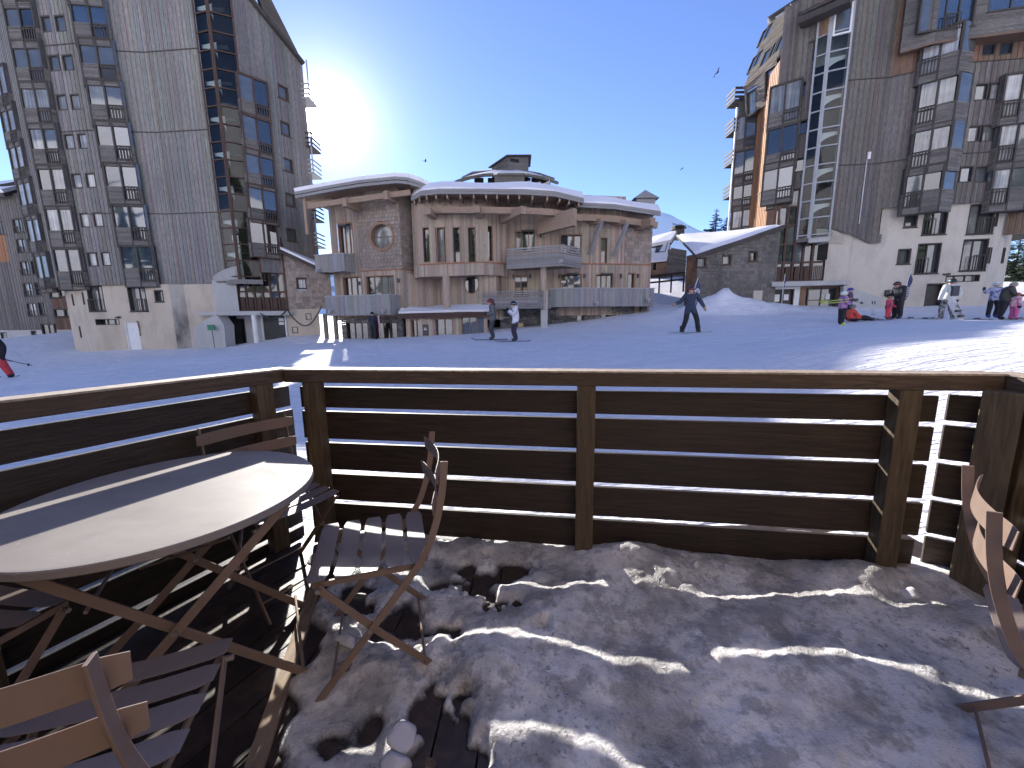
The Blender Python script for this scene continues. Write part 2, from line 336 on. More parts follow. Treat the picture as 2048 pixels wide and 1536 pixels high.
# ------------------------------------------------------------------ snowy mountain far behind
def mnt(X, Y):
    a = np.hypot(X-650, Y-1500); ridge = 415*np.exp(-((Y-1500-0.15*X)/420)**2)*(0.72 + 0.5*fbm(X*0.0011+3, X*0+4, 4, 11) + 0.30*np.exp(-((X-560)/300)**2))
    return -30 + ridge + 60*fbm(X*0.004, Y*0.004, 6, 21)
mm, mt, mb_ = newmat('mountain_snow_and_rock', 0.8)
_mn = noise(mt, mapping(mt, (0.010, 0.010, 0.02)), 1.0, 5, 0.68)
_g = N(mt, 'ShaderNodeNewGeometry'); _sx = N(mt, 'ShaderNodeSeparateXYZ'); mt.links.new(_g.outputs['Normal'], _sx.inputs[0])
_rk = mth(mt, 'MULTIPLY', ramp(mt, _mn, ((0.55, 0), (0.60, 1))), ramp(mt, _sx.outputs[2], ((0.70, 1), (0.95, 0.25))))
mt.links.new(mixc(mt, _rk, (0.85, 0.87, 0.9), (0.06, 0.06, 0.07)), mb_.inputs['Base Color'])
mo = sheet('mountain', np.linspace(-2600, 3600, 220), np.linspace(900, 2600, 90), mnt, mm); mo['kind'] = 'structure'; mo['label'] = 'far snowy mountain ridge with bare rocks'

# ================================================================== the terrace
M['fence'] = wood('oiled_brown_fence_wood', (0.058, 0.036, 0.024), (0.020, 0.013, 0.009), scale=(1.0, 1.0, 11), stain=0.5, rough=0.6, bmp=0.35, fine=5.0)
M['fence_y'] = wood('oiled_brown_fence_wood_crosswise', (0.058, 0.036, 0.024), (0.020, 0.013, 0.009), scale=(1.5, 1.5, 11), stain=0.5, rough=0.6, bmp=0.35, fine=5.0)
M['post'] = wood('reflection_lit_post_wood', (0.155, 0.110, 0.060), (0.065, 0.045, 0.026), scale=(9, 9, 0.8), stain=0.5, rough=0.7, bmp=0.4)  # olive lightened: sun reflected onto the posts is put into the colour
M['rail_sunlit'] = wood('sunlit_tone_rail_cap', (0.55, 0.46, 0.36), (0.26, 0.20, 0.15), scale=(4, 4, 4), stain=0.5, rough=0.6)  # bright sunlit edge of the rail put into a weathered tan colour
M['rail'] = wood('weathered_top_rail_wood', (0.13, 0.085, 0.052), (0.055, 0.035, 0.022), scale=(1.5, 1.5, 14), stain=0.5, rough=0.7, bmp=0.4)
M['deck'] = wood('wet_brown_deck_boards', (0.075, 0.048, 0.033), (0.03, 0.02, 0.015), scale=(3, 3, 3), stain=0.5, rough=0.45, bmp=0.2)
M['batten'] = wood('pale_worn_batten', (0.36, 0.26, 0.17), (0.20, 0.14, 0.09), scale=(8, 1, 8), stain=0.4)
RAIL_H = 1.05; SLAT_H = 0.166; GAP = 0.024
def fence(name, label, A, B, posts, slat_ext=(0.06, 0.06), mats=('fence', 'post', 'rail'), rail_ext=(0.07, 0.07), rail_w=0.105):
    A = Vector((A[0], A[1], 0)); B = Vector((B[0], B[1], 0)); u = (B-A).normalized(); n = Vector((u.y, -u.x, 0)); Z = Vector((0, 0, 1)); L = (B-A).length
    t = thing(name, A, label, 'railing', 'wooden railings round the terrace')
    z = 0.062 - SLAT_H - GAP; k = 0
    while k < 6:
        zt = z + SLAT_H
        mb = MB(); p = A - u*slat_ext[0]; q = B + u*slat_ext[1]; c = (p+q)/2 - n*(0.048+random.uniform(0, .002)) + Z*(z+SLAT_H/2+random.uniform(-.002, .002)); tone = random.uniform(0.65, 1.35)
        sh_ = SLAT_H if k < 5 else 0.123; c = c + Z*(sh_-SLAT_H)/2
        mb.box(c, (q-p).length+random.uniform(-.012, .012), 0.024, sh_, col=(tone, tone*random.uniform(.94, 1.02), tone*random.uniform(.88, 1.0)), ax=((u+Z*random.uniform(-.0012, .0012)).normalized(), n, Z))
        mb.build('slat', M[mats[0]], t, bevel=0.003); z += SLAT_H + GAP; k += 1
    for s in posts:
        mb = MB(); mb.box(A + u*s + Z*0.44, 0.092, 0.07, 1.10, ax=(u, n, Z)); mb.build('post', M[mats[1]], t, bevel=0.004)
    mb = MB(); mb.box((A+B)/2 + u*(rail_ext[1]-rail_ext[0])/2 - n*0.012 + Z*(RAIL_H-0.034), L+rail_ext[0]+rail_ext[1], rail_w, 0.068, ax=(u, n, Z)); tr_ = mb.build('top_rail', M[mats[2]], t, bevel=0.006)
    mb = MB(); mb.box((A+B)/2 + u*(rail_ext[1]-rail_ext[0])/2 - n*0.012 + Z*(RAIL_H+0.0045), L+rail_ext[0]+rail_ext[1]+.004, rail_w+.006, 0.009, ax=(u, n, Z)); mb.build('sunlit_rail_strip', M['rail_sunlit'], tr_)  # thin added strip, its pale tone painting the sunlit rail top
    return t
FL0, FL1 = (-1.20, 2.19), (1.93, 1.70)
fence('wooden_railing', 'long slatted wooden railing across the front of the terrace, facing the piste', FL0, FL1, (0.06, 1.60, 3.03), slat_ext=(0.06, 0.03), rail_ext=(0.09, 0.20))
LF0, LF1 = (-2.55, -0.22), (-1.335, 2.22)
fence('wooden_railing', 'slatted wooden railing on the left side behind the round table', LF0, LF1, (0.3, 1.55, 2.60), rail_ext=(0.1, 0.03), mats=('fence_y', 'post', 'rail'))
fence('wooden_railing', 'slatted wooden railing at the right edge beyond the thick post', (2.165, 1.60), (2.14, -1.0), (0.02, 1.3), slat_ext=(0.10, 0.0), rail_ext=(0.10, 0.0), mats=('fence_y', 'post', 'rail'))
# thick corner post, turned, with its own cap
t = thing('corner_post', (2.085, 1.60, 0), 'thick squared wooden post in the right corner of the terrace', 'post')
mb = MB(); a = math.radians(38); mb.box((2.085, 1.60, 0.45), 0.115, 0.115, 1.08, ax=(Vector((math.cos(a), math.sin(a), 0)), Vector((-math.sin(a), math.cos(a), 0)), Vector((0, 0, 1)))); mb.build('shaft', M['post'], t, bevel=0.006)
ca, cb = Vector((2.048, 1.770, 0)), Vector((2.215, 1.655, 0)); cu = (cb-ca).normalized()
for k in range(6):
    mb = MB(); hh_ = 0.166 if k < 5 else 0.123; mb.box((ca+cb)/2+Vector((0, 0, 0.062-.19+k*.19+hh_/2)), (cb-ca).length, .024, hh_, ax=(cu, Vector((-cu.y, cu.x, 0)), Vector((0, 0, 1)))); mb.build('slat', M['fence'], t, bevel=.003)

# deck floor
df = MB(); df.box((0.0, 0.25, -0.12), 5.0, 4.3, 0.12); deck = df.build('deck_floor', M['deck']); deck['kind'] = 'structure'; deck['label'] = 'dark timber floor of the terrace'
def clip_poly(poly, p, n):
    out = []
    for i in range(len(poly)):
        a, b = poly[i], poly[(i+1) % len(poly)]; da = (a-p).dot(n); db = (b-p).dot(n)
        if da >= 0: out.append(a)
        if (da >= 0) != (db >= 0): out.append(a + (b-a)*(da/(da-db)))
    return out
BT0, BT1 = Vector((-1.055, 1.98)), Vector((-0.60, 0.30))       # batten between the two floor fields
def planks(direction, width, half, n=34):
    d = Vector(direction).normalized(); s = Vector((-d.y, d.x)); nb = (BT1-BT0).normalized(); nn = Vector((-nb.y, nb.x))*half
    for k in range(-n, n):
        c0 = Vector((-0.9, 1.0)) + s*(k*width); w2 = width/2-0.0035
        poly = [c0-d*4-s*w2, c0+d*4-s*w2, c0+d*4+s*w2, c0-d*4+s*w2]
        poly = clip_poly(poly, BT0, nn)
        fr = (Vector(FL1)-Vector(FL0)).normalized(); lf = (Vector(LF1)-Vector(LF0)).normalized()
        for P, nv in ((Vector(FL0)-Vector((0, -.03)), Vector((fr.y, -fr.x))), (Vector(LF1), Vector((lf.y, -lf.x))), (Vector((2.14, 0)), Vector((-1, 0))), (Vector((0, -1.4)), Vector((0, 1)))):
            if len(poly) > 2: poly = clip_poly(poly, P, nv)
        if len(poly) < 3: continue
        ar = abs(sum(poly[i].x*poly[(i+1) % len(poly)].y - poly[(i+1) % len(poly)].x*poly[i].y for i in range(len(poly))))/2
        if ar < 0.01: continue
        zt = random.uniform(-0.002, 0.001); mb = MB(); tone = random.uniform(0.75, 1.3); cl = (tone, tone, tone)
        mb.face([(p.x, p.y, zt) for p in poly], 0, cl)
        m_ = len(poly)
        for i in range(m_):
            p, q = poly[i], poly[(i+1) % m_]; mb.face([(p.x, p.y, zt-0.03), (q.x, q.y, zt-0.03), (q.x, q.y, zt), (p.x, p.y, zt)], 0, cl)
        o = mb.build('plank', M['deck'], deck)
nb_ = (BT1-BT0).normalized(); sgn = 1 if Vector((-nb_.y, nb_.x)).x < 0 else -1
planks((LF1[0]-LF0[0], LF1[1]-LF0[1]), 0.142, sgn); planks((0.06, 1.0), 0.142, -sgn)
mb = MB(); c = (BT0+BT1)/2; ux = Vector((nb_.x, nb_.y, 0)); mb.box((c.x, c.y, 0.012), (BT1-BT0).length, 0.055, 0.022, ax=(ux, Vector((-ux.y, ux.x, 0)), Vector((0, 0, 1)))); mb.build('batten', M['batten'], deck, bevel=0.003)

# ------------------------------------------------------------------ trampled old snow on the deck
dm, dt, dbs = newmat('dirty_old_snow', 0.5)
_p = mapping(dt, (1, 1, 1)); _a = noise(dt, _p, 3.2, 5, 0.68); _b = noise(dt, _p, 38, 4, 0.75); _c = noise(dt, _p, 1.3, 3, 0.6); _d2 = noise(dt, mapping(dt, (1, 1, 1), loc=(5, 3, 1)), 9, 4, 0.7)
_att = N(dt, 'ShaderNodeAttribute'); _att.attribute_name = 'thick'
_slush = mth(dt, 'MULTIPLY', ramp(dt, _a, ((0.42, 0), (0.60, 1))), 0.85)
_cc = mixc(dt, _slush, (0.90, 0.87, 0.85), (0.40, 0.385, 0.375))
_cc = mixc(dt, mth(dt, 'MULTIPLY', ramp(dt, _d2, ((0.50, 0), (0.60, 1))), 0.50), _cc, (0.20, 0.192, 0.19))
_cc = mixc(dt, mth(dt, 'MULTIPLY', ramp(dt, _b, ((0.56, 0), (0.66, 1))), ramp(dt, _c, ((0.40, 0.12), (0.66, 0.9)))), _cc, (0.045, 0.04, 0.037))
_cc = mixc(dt, ramp(dt, mth(dt, 'ADD', _att.outputs['Fac'], mth(dt, 'MULTIPLY', mth(dt, 'SUBTRACT', _b, 0.5), 0.025)), ((0.002, 1), (0.022, 0))), _cc, (0.03, 0.025, 0.022))
dt.links.new(_cc, dbs.inputs['Base Color']); dbs.inputs['Specular IOR Level'].default_value = 0.5; dbs.inputs['Subsurface Weight'].default_value = 0.6; dbs.inputs['Subsurface Radius'].default_value = (1, .95, .95); dbs.inputs['Subsurface Scale'].default_value = 0.018
dt.links.new(ramp(dt, _a, ((0.4, 0.65), (0.62, 0.28))), dbs.inputs['Roughness'])
_bh = mth(dt, 'ADD', mth(dt, 'MULTIPLY', _b, 0.5), mth(dt, 'MULTIPLY', noise(dt, _p, 120, 3, 0.7), 0.35)); bump(dt, _bh, 1.0, 0.022, dbs)
HOLES = [(onz(830, 1415, 0.03), .05), (onz(745, 1447, 0.03), .055), (onz(860, 1510, .02), .055), (onz(905, 1480, .02), .055), (onz(880, 1130, .02), .16), (onz(960, 1165, 0.02), .10), (onz(810, 1235, .02), .16), (onz(1010, 1150, .02), .10), (onz(700, 1190, .02), .08), (onz(905, 1535, .02), .06)]
HEAPS = [(onz(1245, 1130, .05), .16, .11), (onz(1720, 1170, .05), .15, .10), (onz(1330, 1150, .04), .12, .05), (onz(640, 1110, .02), .12, .09), (onz(1000, 1215, .03), .17, .045), (onz(1180, 1215, .03), .2, .03), (onz(990, 1325, .05), .13, .06), (onz(780, 1330, .05), .14, .05), (onz(1640, 1215, .05), .22, .04), (onz(1900, 1260, .05), .18, .05), (onz(1480, 1330, .04), .25, .03), (onz(1250, 1360, .04), .2, .03), (onz(2010, 1260, .05), .1, .09)]
def deck_snow(X, Y):
    t = (Y-BT1.y)/(BT0.y-BT1.y); edge = BT1.x + t*(BT0.x-BT1.x) + 0.02 + 0.16*fbm(X*0+2.0, Y*5, 4, 31) + 0.12*fbm(X*6, Y*6, 3, 33)
    fr = (FL1[1]-FL0[1])/(FL1[0]-FL0[0]); yf = FL0[1] + (X-FL0[0])*fr
    h = 0.046 + 0.105*fbm(X*1.7, Y*3.0, 5, 41, .52) + 0.016*fbm(X*11, Y*13, 4, 43) + 0.007*fbm(X*45, Y*45, 2, 44)
    h = h + 0.03*np.exp(-((yf-Y-0.04)/0.11)**2)*(0.7+1.6*fbm(X*2.2, Y*0+1, 3, 47)) + 0.02*np.clip((X-0.4)/1.2, 0, 1)
    for c, r, a in HEAPS: h = h + .62*a*np.exp(-(((X-c.x)/r)**2 + ((Y-c.y)/(r*.75))**2))
    wob = 1 + 2.6*fbm(X*7, Y*7, 4, 61)
    for c, r in HOLES: h = h - 0.055*np.exp(-(((X-c.x)/r/.8)**2 + ((Y-c.y)/(r*1.2))**2)*1.2*np.clip(wob, .25, 3)**2)
    h = h - 0.10*np.clip((edge+0.10-X)/0.12, 0, 1)
    h = np.where(np.abs(X) > 2.14, -0.05, h)
    return np.clip(h, -0.03, 0.3)
ds = sheet('deck_snow', np.arange(-1.15, 2.12, 0.0105), np.arange(-0.35, 2.14, 0.0105), deck_snow, dm)
_co = np.empty(len(ds.data.vertices)*3); ds.data.vertices.foreach_get('co', _co)
ds.data.attributes.new('thick', 'FLOAT', 'POINT').data.foreach_set('value', _co[2::3].copy())
tag(ds, 'dirty half melted snow covering the right part of the terrace floor', None, None, 'stuff')
def dsz(x, y): return float(deck_snow(np.array([x]), np.array([y]))[0])
# loose lumps of snow and ice
M['lump'] = snowmat('clean_snow_lump', 0.62, 0.25, 60.0)
def lump(px, py, r, label, flat=0.75, seed=0):
    p = onz(px, py, 0.05); z = max(dsz(p.x, p.y), 0); me = bpy.data.meshes.new('snow_lump'); import bmesh
    bm = bmesh.new(); bmesh.ops.create_icosphere(bm, subdivisions=3, radius=1.0); rr = random.Random(seed)
    ph = [(Vector((rr.uniform(-1, 1), rr.uniform(-1, 1), rr.uniform(-1, 1))).normalized(), rr.uniform(.42, .72)) for _ in range(13)]
    sx, sy = rr.uniform(.8, 1.25), rr.uniform(.7, 1.0)
    for v in bm.verts:
        for d, c in ph:
            e = v.co.dot(d)-c
            if e > 0: v.co -= d*e*0.9
        v.co = Vector((v.co.x*r*sx, v.co.y*r*sy, v.co.z*r*flat))
    for v in bm.verts: v.co *= 1+rr.uniform(-.010, .010)
    for f in bm.faces: f.smooth = True
    bm.to_mesh(me); bm.free(); me.materials.append(M['lump']); o = bpy.data.objects.new('snow_lump', me); COLL.objects.link(o); o.location = (p.x, p.y, z+r*flat*0.22); o.rotation_euler.z = rr.uniform(0, 3)
    return tag(o, label, 'snow lump', 'loose lumps of snow on the terrace')
lump(1818, 1205, .045, 'largest smooth snow lump lying near the right corner of the terrace', .8, 1)
lump(695, 1290, .055, 'pale snow lump under the middle folding chair', .5, 2)
lump(720, 1250, .024, 'small round snow lump behind the bigger lump under the middle chair', .7, 12)
lump(808, 1462, .055, 'angular snow lump beside the dark melted hole at the bottom', .6, 3)
lump(790, 1525, .06, 'snow lump cut by the bottom edge of the photo', .6, 4)
lump(1532, 1285, .016, 'tiny snow crumb in the middle of the snowy floor', .8, 5)
lump(1522, 1270, .011, 'tinier snow crumb beside another one in the middle of the snowy floor', .8, 15)
lump(1386, 1395, .016, 'small ice crumb at the end of the sunlit ridge', .9, 6)
lump(930, 1193, .018, 'small ice crumb on the crest of the sunlit snow ridge near the front railing', .9, 7)
lump(1388, 1147, .022, 'ice crumb against the foot of the front railing', 1.2, 8)
lump(1800, 1190, .020, 'small snow crumb left of the largest lump in the right corner', .8, 9)
# small rubbish frozen in: a dark leaf, a brown leaf, a crumpled wrapper
M['leaf'] = plain('dark_dead_leaf', (0.03, 0.022, 0.015), 0.7, 0.3); M['leaf_b'] = plain('brown_leaf', (0.12, 0.07, 0.04), 0.7, 0.3); M['wrap'] = plain('crumpled_wrapper', (0.30, 0.27, 0.26), 0.35, 0.8, 60)
def leaf(px, py, s, mat, label, up):
    p = onz(px, py, 0.05); z = max(dsz(p.x, p.y), 0.0); mb = MB(); rr = random.Random(px); n = 9
    rim = [(math.cos(i/n*6.283)*s*(.5+.6*rr.random()), math.sin(i/n*6.283)*s*(.4+.7*rr.random()), rr.uniform(.2, 1)*s*up) for i in range(n)]
    for i in range(n):
        a, b = rim[i], rim[(i+1) % n]; mb.face([(p.x, p.y, z+.004), (p.x+a[0], p.y+a[1], z+.004+a[2]), (p.x+b[0], p.y+b[1], z+.004+b[2])])
        mb.face([(p.x, p.y, z+.002), (p.x+b[0], p.y+b[1], z+.002+b[2]), (p.x+a[0], p.y+a[1], z+.002+a[2])])
    return tag(mb.build('dead_leaf', mat), label, 'leaf')
leaf(1036, 1200, .028, M['leaf'], 'curled black dead leaf sticking out of the snow ridge', 1.3)
leaf(858, 1503, .024, M['leaf_b'], 'flat brown leaf on the bare wet boards at the bottom', .1)
wr = leaf(690, 1335, .035, M['wrap'], 'crumpled dark wrapper under the middle folding chair', .5); wr.name = 'wrapper'; wr['category'] = 'wrapper'

# ------------------------------------------------------------------ folding bistro furniture
M['chair'] = plain('taupe_painted_steel', (0.230, 0.160, 0.125), 0.45, 0.10, 9, spec=0.4)
M['chair_seat'] = plain('taupe_painted_steel_slats', (0.205, 0.160, 0.140), 0.42, 0.10, 9, spec=0.45)
M['table'] = plain('pale_taupe_table_paint', (0.25, 0.222, 0.203), 0.55, 0.09, 5, spec=0.18)
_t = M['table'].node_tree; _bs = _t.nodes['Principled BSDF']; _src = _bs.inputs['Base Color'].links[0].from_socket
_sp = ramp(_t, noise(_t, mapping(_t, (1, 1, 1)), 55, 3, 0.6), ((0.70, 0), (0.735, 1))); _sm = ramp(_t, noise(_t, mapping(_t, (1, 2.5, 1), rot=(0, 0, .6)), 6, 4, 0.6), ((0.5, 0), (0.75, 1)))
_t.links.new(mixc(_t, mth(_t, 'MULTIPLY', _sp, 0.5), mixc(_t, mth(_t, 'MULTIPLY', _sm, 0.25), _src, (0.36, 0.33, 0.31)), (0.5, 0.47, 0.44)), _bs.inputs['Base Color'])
_t.links.new(ramp(_t, noise(_t, mapping(_t, (1, 1, 1)), 4, 4, 0.6), ((0.35, 0.45), (0.7, 0.68))), _bs.inputs['Roughness'])
M['rivet'] = plain('steel_rivet', (0.35, 0.30, 0.27), 0.35, 0.1, 5, metal=0.6)
def bez(p, n):
    # Catmull-Rom through 2D points
    p = [p[0]]+list(p)+[p[-1]]; o = []
    for i in range(1, len(p)-2):
        for k in range(n):
            t = k/n; a, b, c, d = p[i-1], p[i], p[i+1], p[i+2]
            o.append(tuple(0.5*((2*b[j]) + (-a[j]+c[j])*t + (2*a[j]-5*b[j]+4*c[j]-d[j])*t*t + (-a[j]+3*b[j]-3*c[j]+d[j])*t**3) for j in range(2)))
    o.append(tuple(p[-2])); return o
def make_chair(label, loc, face):
    t = thing('folding_chair', (0, 0, 0), label, 'chair', 'taupe folding metal chairs round the table')
    W = 0.40; hw = W/2; X = Vector((1, 0, 0))
    # local: faces +Y; long bars from the front foot up to the back
    lp = bez([(0.225, 0.0), (0.10, 0.155), (-0.02, 0.30), (-0.155, 0.47), (-0.205, 0.58), (-0.235, 0.70), (-0.250, 0.825)], 6)
    sp = [(-0.205, 0.0), (0.0, 0.218), (0.185, 0.435)]
    for sx in (-1, 1):
        for nm, pp, x in (('back_leg_bar', lp, sx*(hw-0.004)), ('front_leg_bar', sp, sx*(hw-0.018))):
            pts = [Vector((x, a, b)) for a, b in pp]
            def dirn(i): return (pts[min(i+1, len(pts)-1)]-pts[max(i-1, 0)]).normalized()
            mb = MB(); mb.strip(pts, lambda i: X.cross(dirn(i)).normalized()*0.0125, lambda i: X*0.0033)
            o = mb.build(nm, M['chair'], t, bevel=0.0012)
        mb = MB(); mb.tube([(sx*(hw+0.003), 0.03, 0.242), (sx*(hw-0.024), 0.03, 0.242)], 0.008, 10); mb.tube([(sx*(hw+0.002), 0.18, 0.43), (sx*(hw-0.022), 0.18, 0.43)], 0.008, 10)
        mb.build('pivot', M['rivet'], t)
        mb = MB(); pts = [Vector((sx*(hw-0.030), y, 0.437)) for y in (-0.165, 0.2)]
        mb.strip(pts, lambda i: Vector((0, 0, 0.010)), lambda i: X*0.003); mb.build('seat_rail', M['chair'], t)
    for y, z in ((0.165, 0.075), (-0.150, 0.055)):
        mb = MB(); mb.tube([(-hw+.005, y, z), (hw-.005, y, z)], 0.0048, 8); mb.build('stretcher_rod', M['chair'], t)
    for k in range(5):
        y = -0.150 + k*0.0835; mb = MB(); n = 12
        pts = [Vector(((i/n-.5)*W*0.98, y, 0.4520 - 0.013*math.cos((i/n-.5)*math.pi) + 0.013)) for i in range(n+1)]
        wv = 0.0335
        mb.strip(pts, lambda i: Vector((0, wv*(0.72 if i in (0, n) else 1), 0)), lambda i: Vector((0, 0, 0.0012))); sl_ = mb.build('seat_slat', M['chair_seat'], t, smooth=False, bevel=0.0008)
        if k == 0: pass
        mb = MB()
        for sx in (-1, 1): mb.lathe([(0.0055, 0), (0.0035, 0.0025)], (sx*(hw-0.035), y, 0.4545), 8)
        mb.build('rivet', M['rivet'], sl_)
    for zc in (0.775, 0.665):
        yc = np.interp(zc, [q[1] for q in lp[18:]], [q[0] for q in lp[18:]]); n = 14
        pts = [Vector(((i/n-.5)*0.445, yc + 0.012 - 0.034*math.cos((i/n-.5)*math.pi) + 0.016, zc)) for i in range(n+1)]
        mb = MB(); mb.strip(pts, lambda i: Vector((0, 0.002, 0.029*(0.8 if i in (0, n) else 1))), lambda i: Vector((0, 0.0013, 0))); mb.build('back_slat', M['chair'], t, bevel=0.0008)
    t.location = Vector(loc); t.rotation_euler.z = math.atan2(-face[0], face[1])
    return t
def place_chair(src, label, loc, face):
    c = copy_tree(src); c['label'] = label; c.location = Vector(loc); c.rotation_euler.z = math.atan2(-face[0], face[1]); return c
ch = make_chair('folding metal chair standing sideways on the snow right of the table, facing it', (-0.535, 1.385, 0.005), (-0.95, -0.30))
place_chair(ch, 'folding metal chair with its back against the left railing, half behind the table', (-1.165, 1.795, 0.0), (0.85, -0.53))
place_chair(ch, 'nearest folding chair at the bottom left with its back toward the viewer', (-0.885, 0.665, 0.0), (-0.32, 0.95))
place_chair(ch, 'folding chair cut by the left edge, only legs showing beneath the table', (-1.62, 0.93, 0.0), (0.15, 0.99))
place_chair(ch, 'folding chair cut by the right edge of the photo, seen from behind', (1.43, 0.80, 0.03), (0.72, -0.69))

tb = thing('round_table', (-1.17, 1.245, 0), 'round taupe metal bistro table with a sun streak across its top', 'table')
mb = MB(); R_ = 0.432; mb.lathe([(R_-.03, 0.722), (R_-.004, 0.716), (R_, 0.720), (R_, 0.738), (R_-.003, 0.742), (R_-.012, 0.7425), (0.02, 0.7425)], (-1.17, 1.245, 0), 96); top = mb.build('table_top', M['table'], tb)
fd = Vector((0.82, 0.52, 0)).normalized(); sd = Vector((-fd.y, fd.x, 0)); Z = Vector((0, 0, 1)); TC = Vector((-1.17, 1.245, 0))
for s in (-1, 1):
    for e in (-1, 1):
        o = TC + sd*(s*(0.235 if e > 0 else 0.212)); p = o - fd*(0.36*e); q = o + fd*(0.33*e) + Z*0.712
        mb = MB(); dd = (q-p).normalized(); nv = sd.cross(dd).normalized()
        mb.strip([p+(q-p)*k/4 for k in range(5)], lambda i: nv*0.0145, lambda i: sd*0.0035); mb.build('leg', M['chair'], tb, bevel=0.0012)
    mb = MB(); mb.tube([TC+sd*(s*0.245)+Z*0.375+fd*0.0, TC+sd*(s*0.2)+Z*0.375], 0.009, 10); mb.build('pivot', M['rivet'], tb)
for a, b in ((0.30, 0.06), (-0.30, 0.06), (0.16, 0.52), (-0.16, 0.52)):
    mb = MB(); mb.tube([TC+fd*a*1.08-sd*0.23+Z*b, TC+fd*a*1.08+sd*0.23+Z*b], 0.0055, 8); mb.build('stretcher_rod', M['chair'], tb)
mb = MB(); mb.tube([TC+fd*0.16-sd*0.2+Z*0.62, TC-fd*0.16+sd*0.2+Z*0.40], 0.005, 8); mb.build('locking_rod', M['chair'], tb)

# ------------------------------------------------------------------ the house wall behind the photographer (the terrace belongs to it)
hs = thing('terrace_house', (0.3, -2.0, 0), 'timber house behind the terrace, at the back of the viewer', 'house')
mb = MB(); mb.box((0.3, -3.85, 3.1), 10.5, 3.6, 7.0, col=(1, 1, 1)); mb.build('wall', M['larch'], hs)
for x in (-1.8, 0.6, 2.6):
    mb = MB(); mb.box((x, -2.03, 1.1), 1.1, 0.06, 2.1); wn = mb.build('window', M['brown_frame'], hs)
    mb = MB(); mb.box((x, -2.0, 1.1), 0.9, 0.02, 1.9); mb.build('pane', M['g_dark'], wn)
mb = MB(); mb.box((0.3, -3.6, 6.75), 11.5, 6.0, 0.25); mb.build('roof', M['roof_snow'], hs)

# ================================================================== building helpers
class Wall:
    # plane spanned by u (along the wall, left to right seen from the piste) and v (up); n points out of the wall
    def __init__(s, A, B, C=None):
        A = Vector(A); B = Vector(B)
        if C is None: A.z = 0; B.z = 0; s.v = Vector((0, 0, 1)); s.u = (B-A).normalized()
        else: s.u = (B-A).normalized(); s.v = (Vector(C)-A); s.v = (s.v - s.u*s.v.dot(s.u)).normalized()
        s.O = A; s.n = s.u.cross(s.v).normalized(); s.L = (B-A).length
    def P(s, u, z, d=0.0): return s.O + s.u*u + s.v*z + s.n*d
    def hit(s, x, y, d=0.0):
        r = ray(x, y); o = s.O + s.n*d; t = (o-EYEV).dot(s.n)/r.dot(s.n); q = EYEV + r*t - s.O
        return q.dot(s.u), q.dot(s.v)
    def hits(s, pts, d=0.0): return [s.hit(x, y, d) for x, y in pts]
    def off(s, d): w2 = Wall.__new__(Wall); w2.O = s.O + s.n*d; w2.u = s.u; w2.v = s.v; w2.n = s.n; w2.L = s.L; return w2
def cross_at(poly, t, k):
    # crossings of the polygon with coordinate k == t, sorted values of the other coordinate
    o = []
    for i in range(len(poly)):
        a, b = poly[i], poly[(i+1) % len(poly)]
        if (a[k] <= t) != (b[k] <= t): o.append(a[1-k] + (b[1-k]-a[1-k])*(t-a[k])/(b[k]-a[k]))
    return sorted(o)
def sub_int(ivs, holes):
    for h0, h1 in holes:
        n = []
        for a, b in ivs:
            if h1 <= a or h0 >= b: n.append((a, b)); continue
            if h0 > a: n.append((a, h0))
            if h1 < b: n.append((h1, b))
        ivs = n
    return ivs
def tone(lo, hi, hue=0.04):
    t = random.uniform(lo, hi); return (t*random.uniform(1-hue, 1+hue), t, t*random.uniform(1-hue, 1+hue))
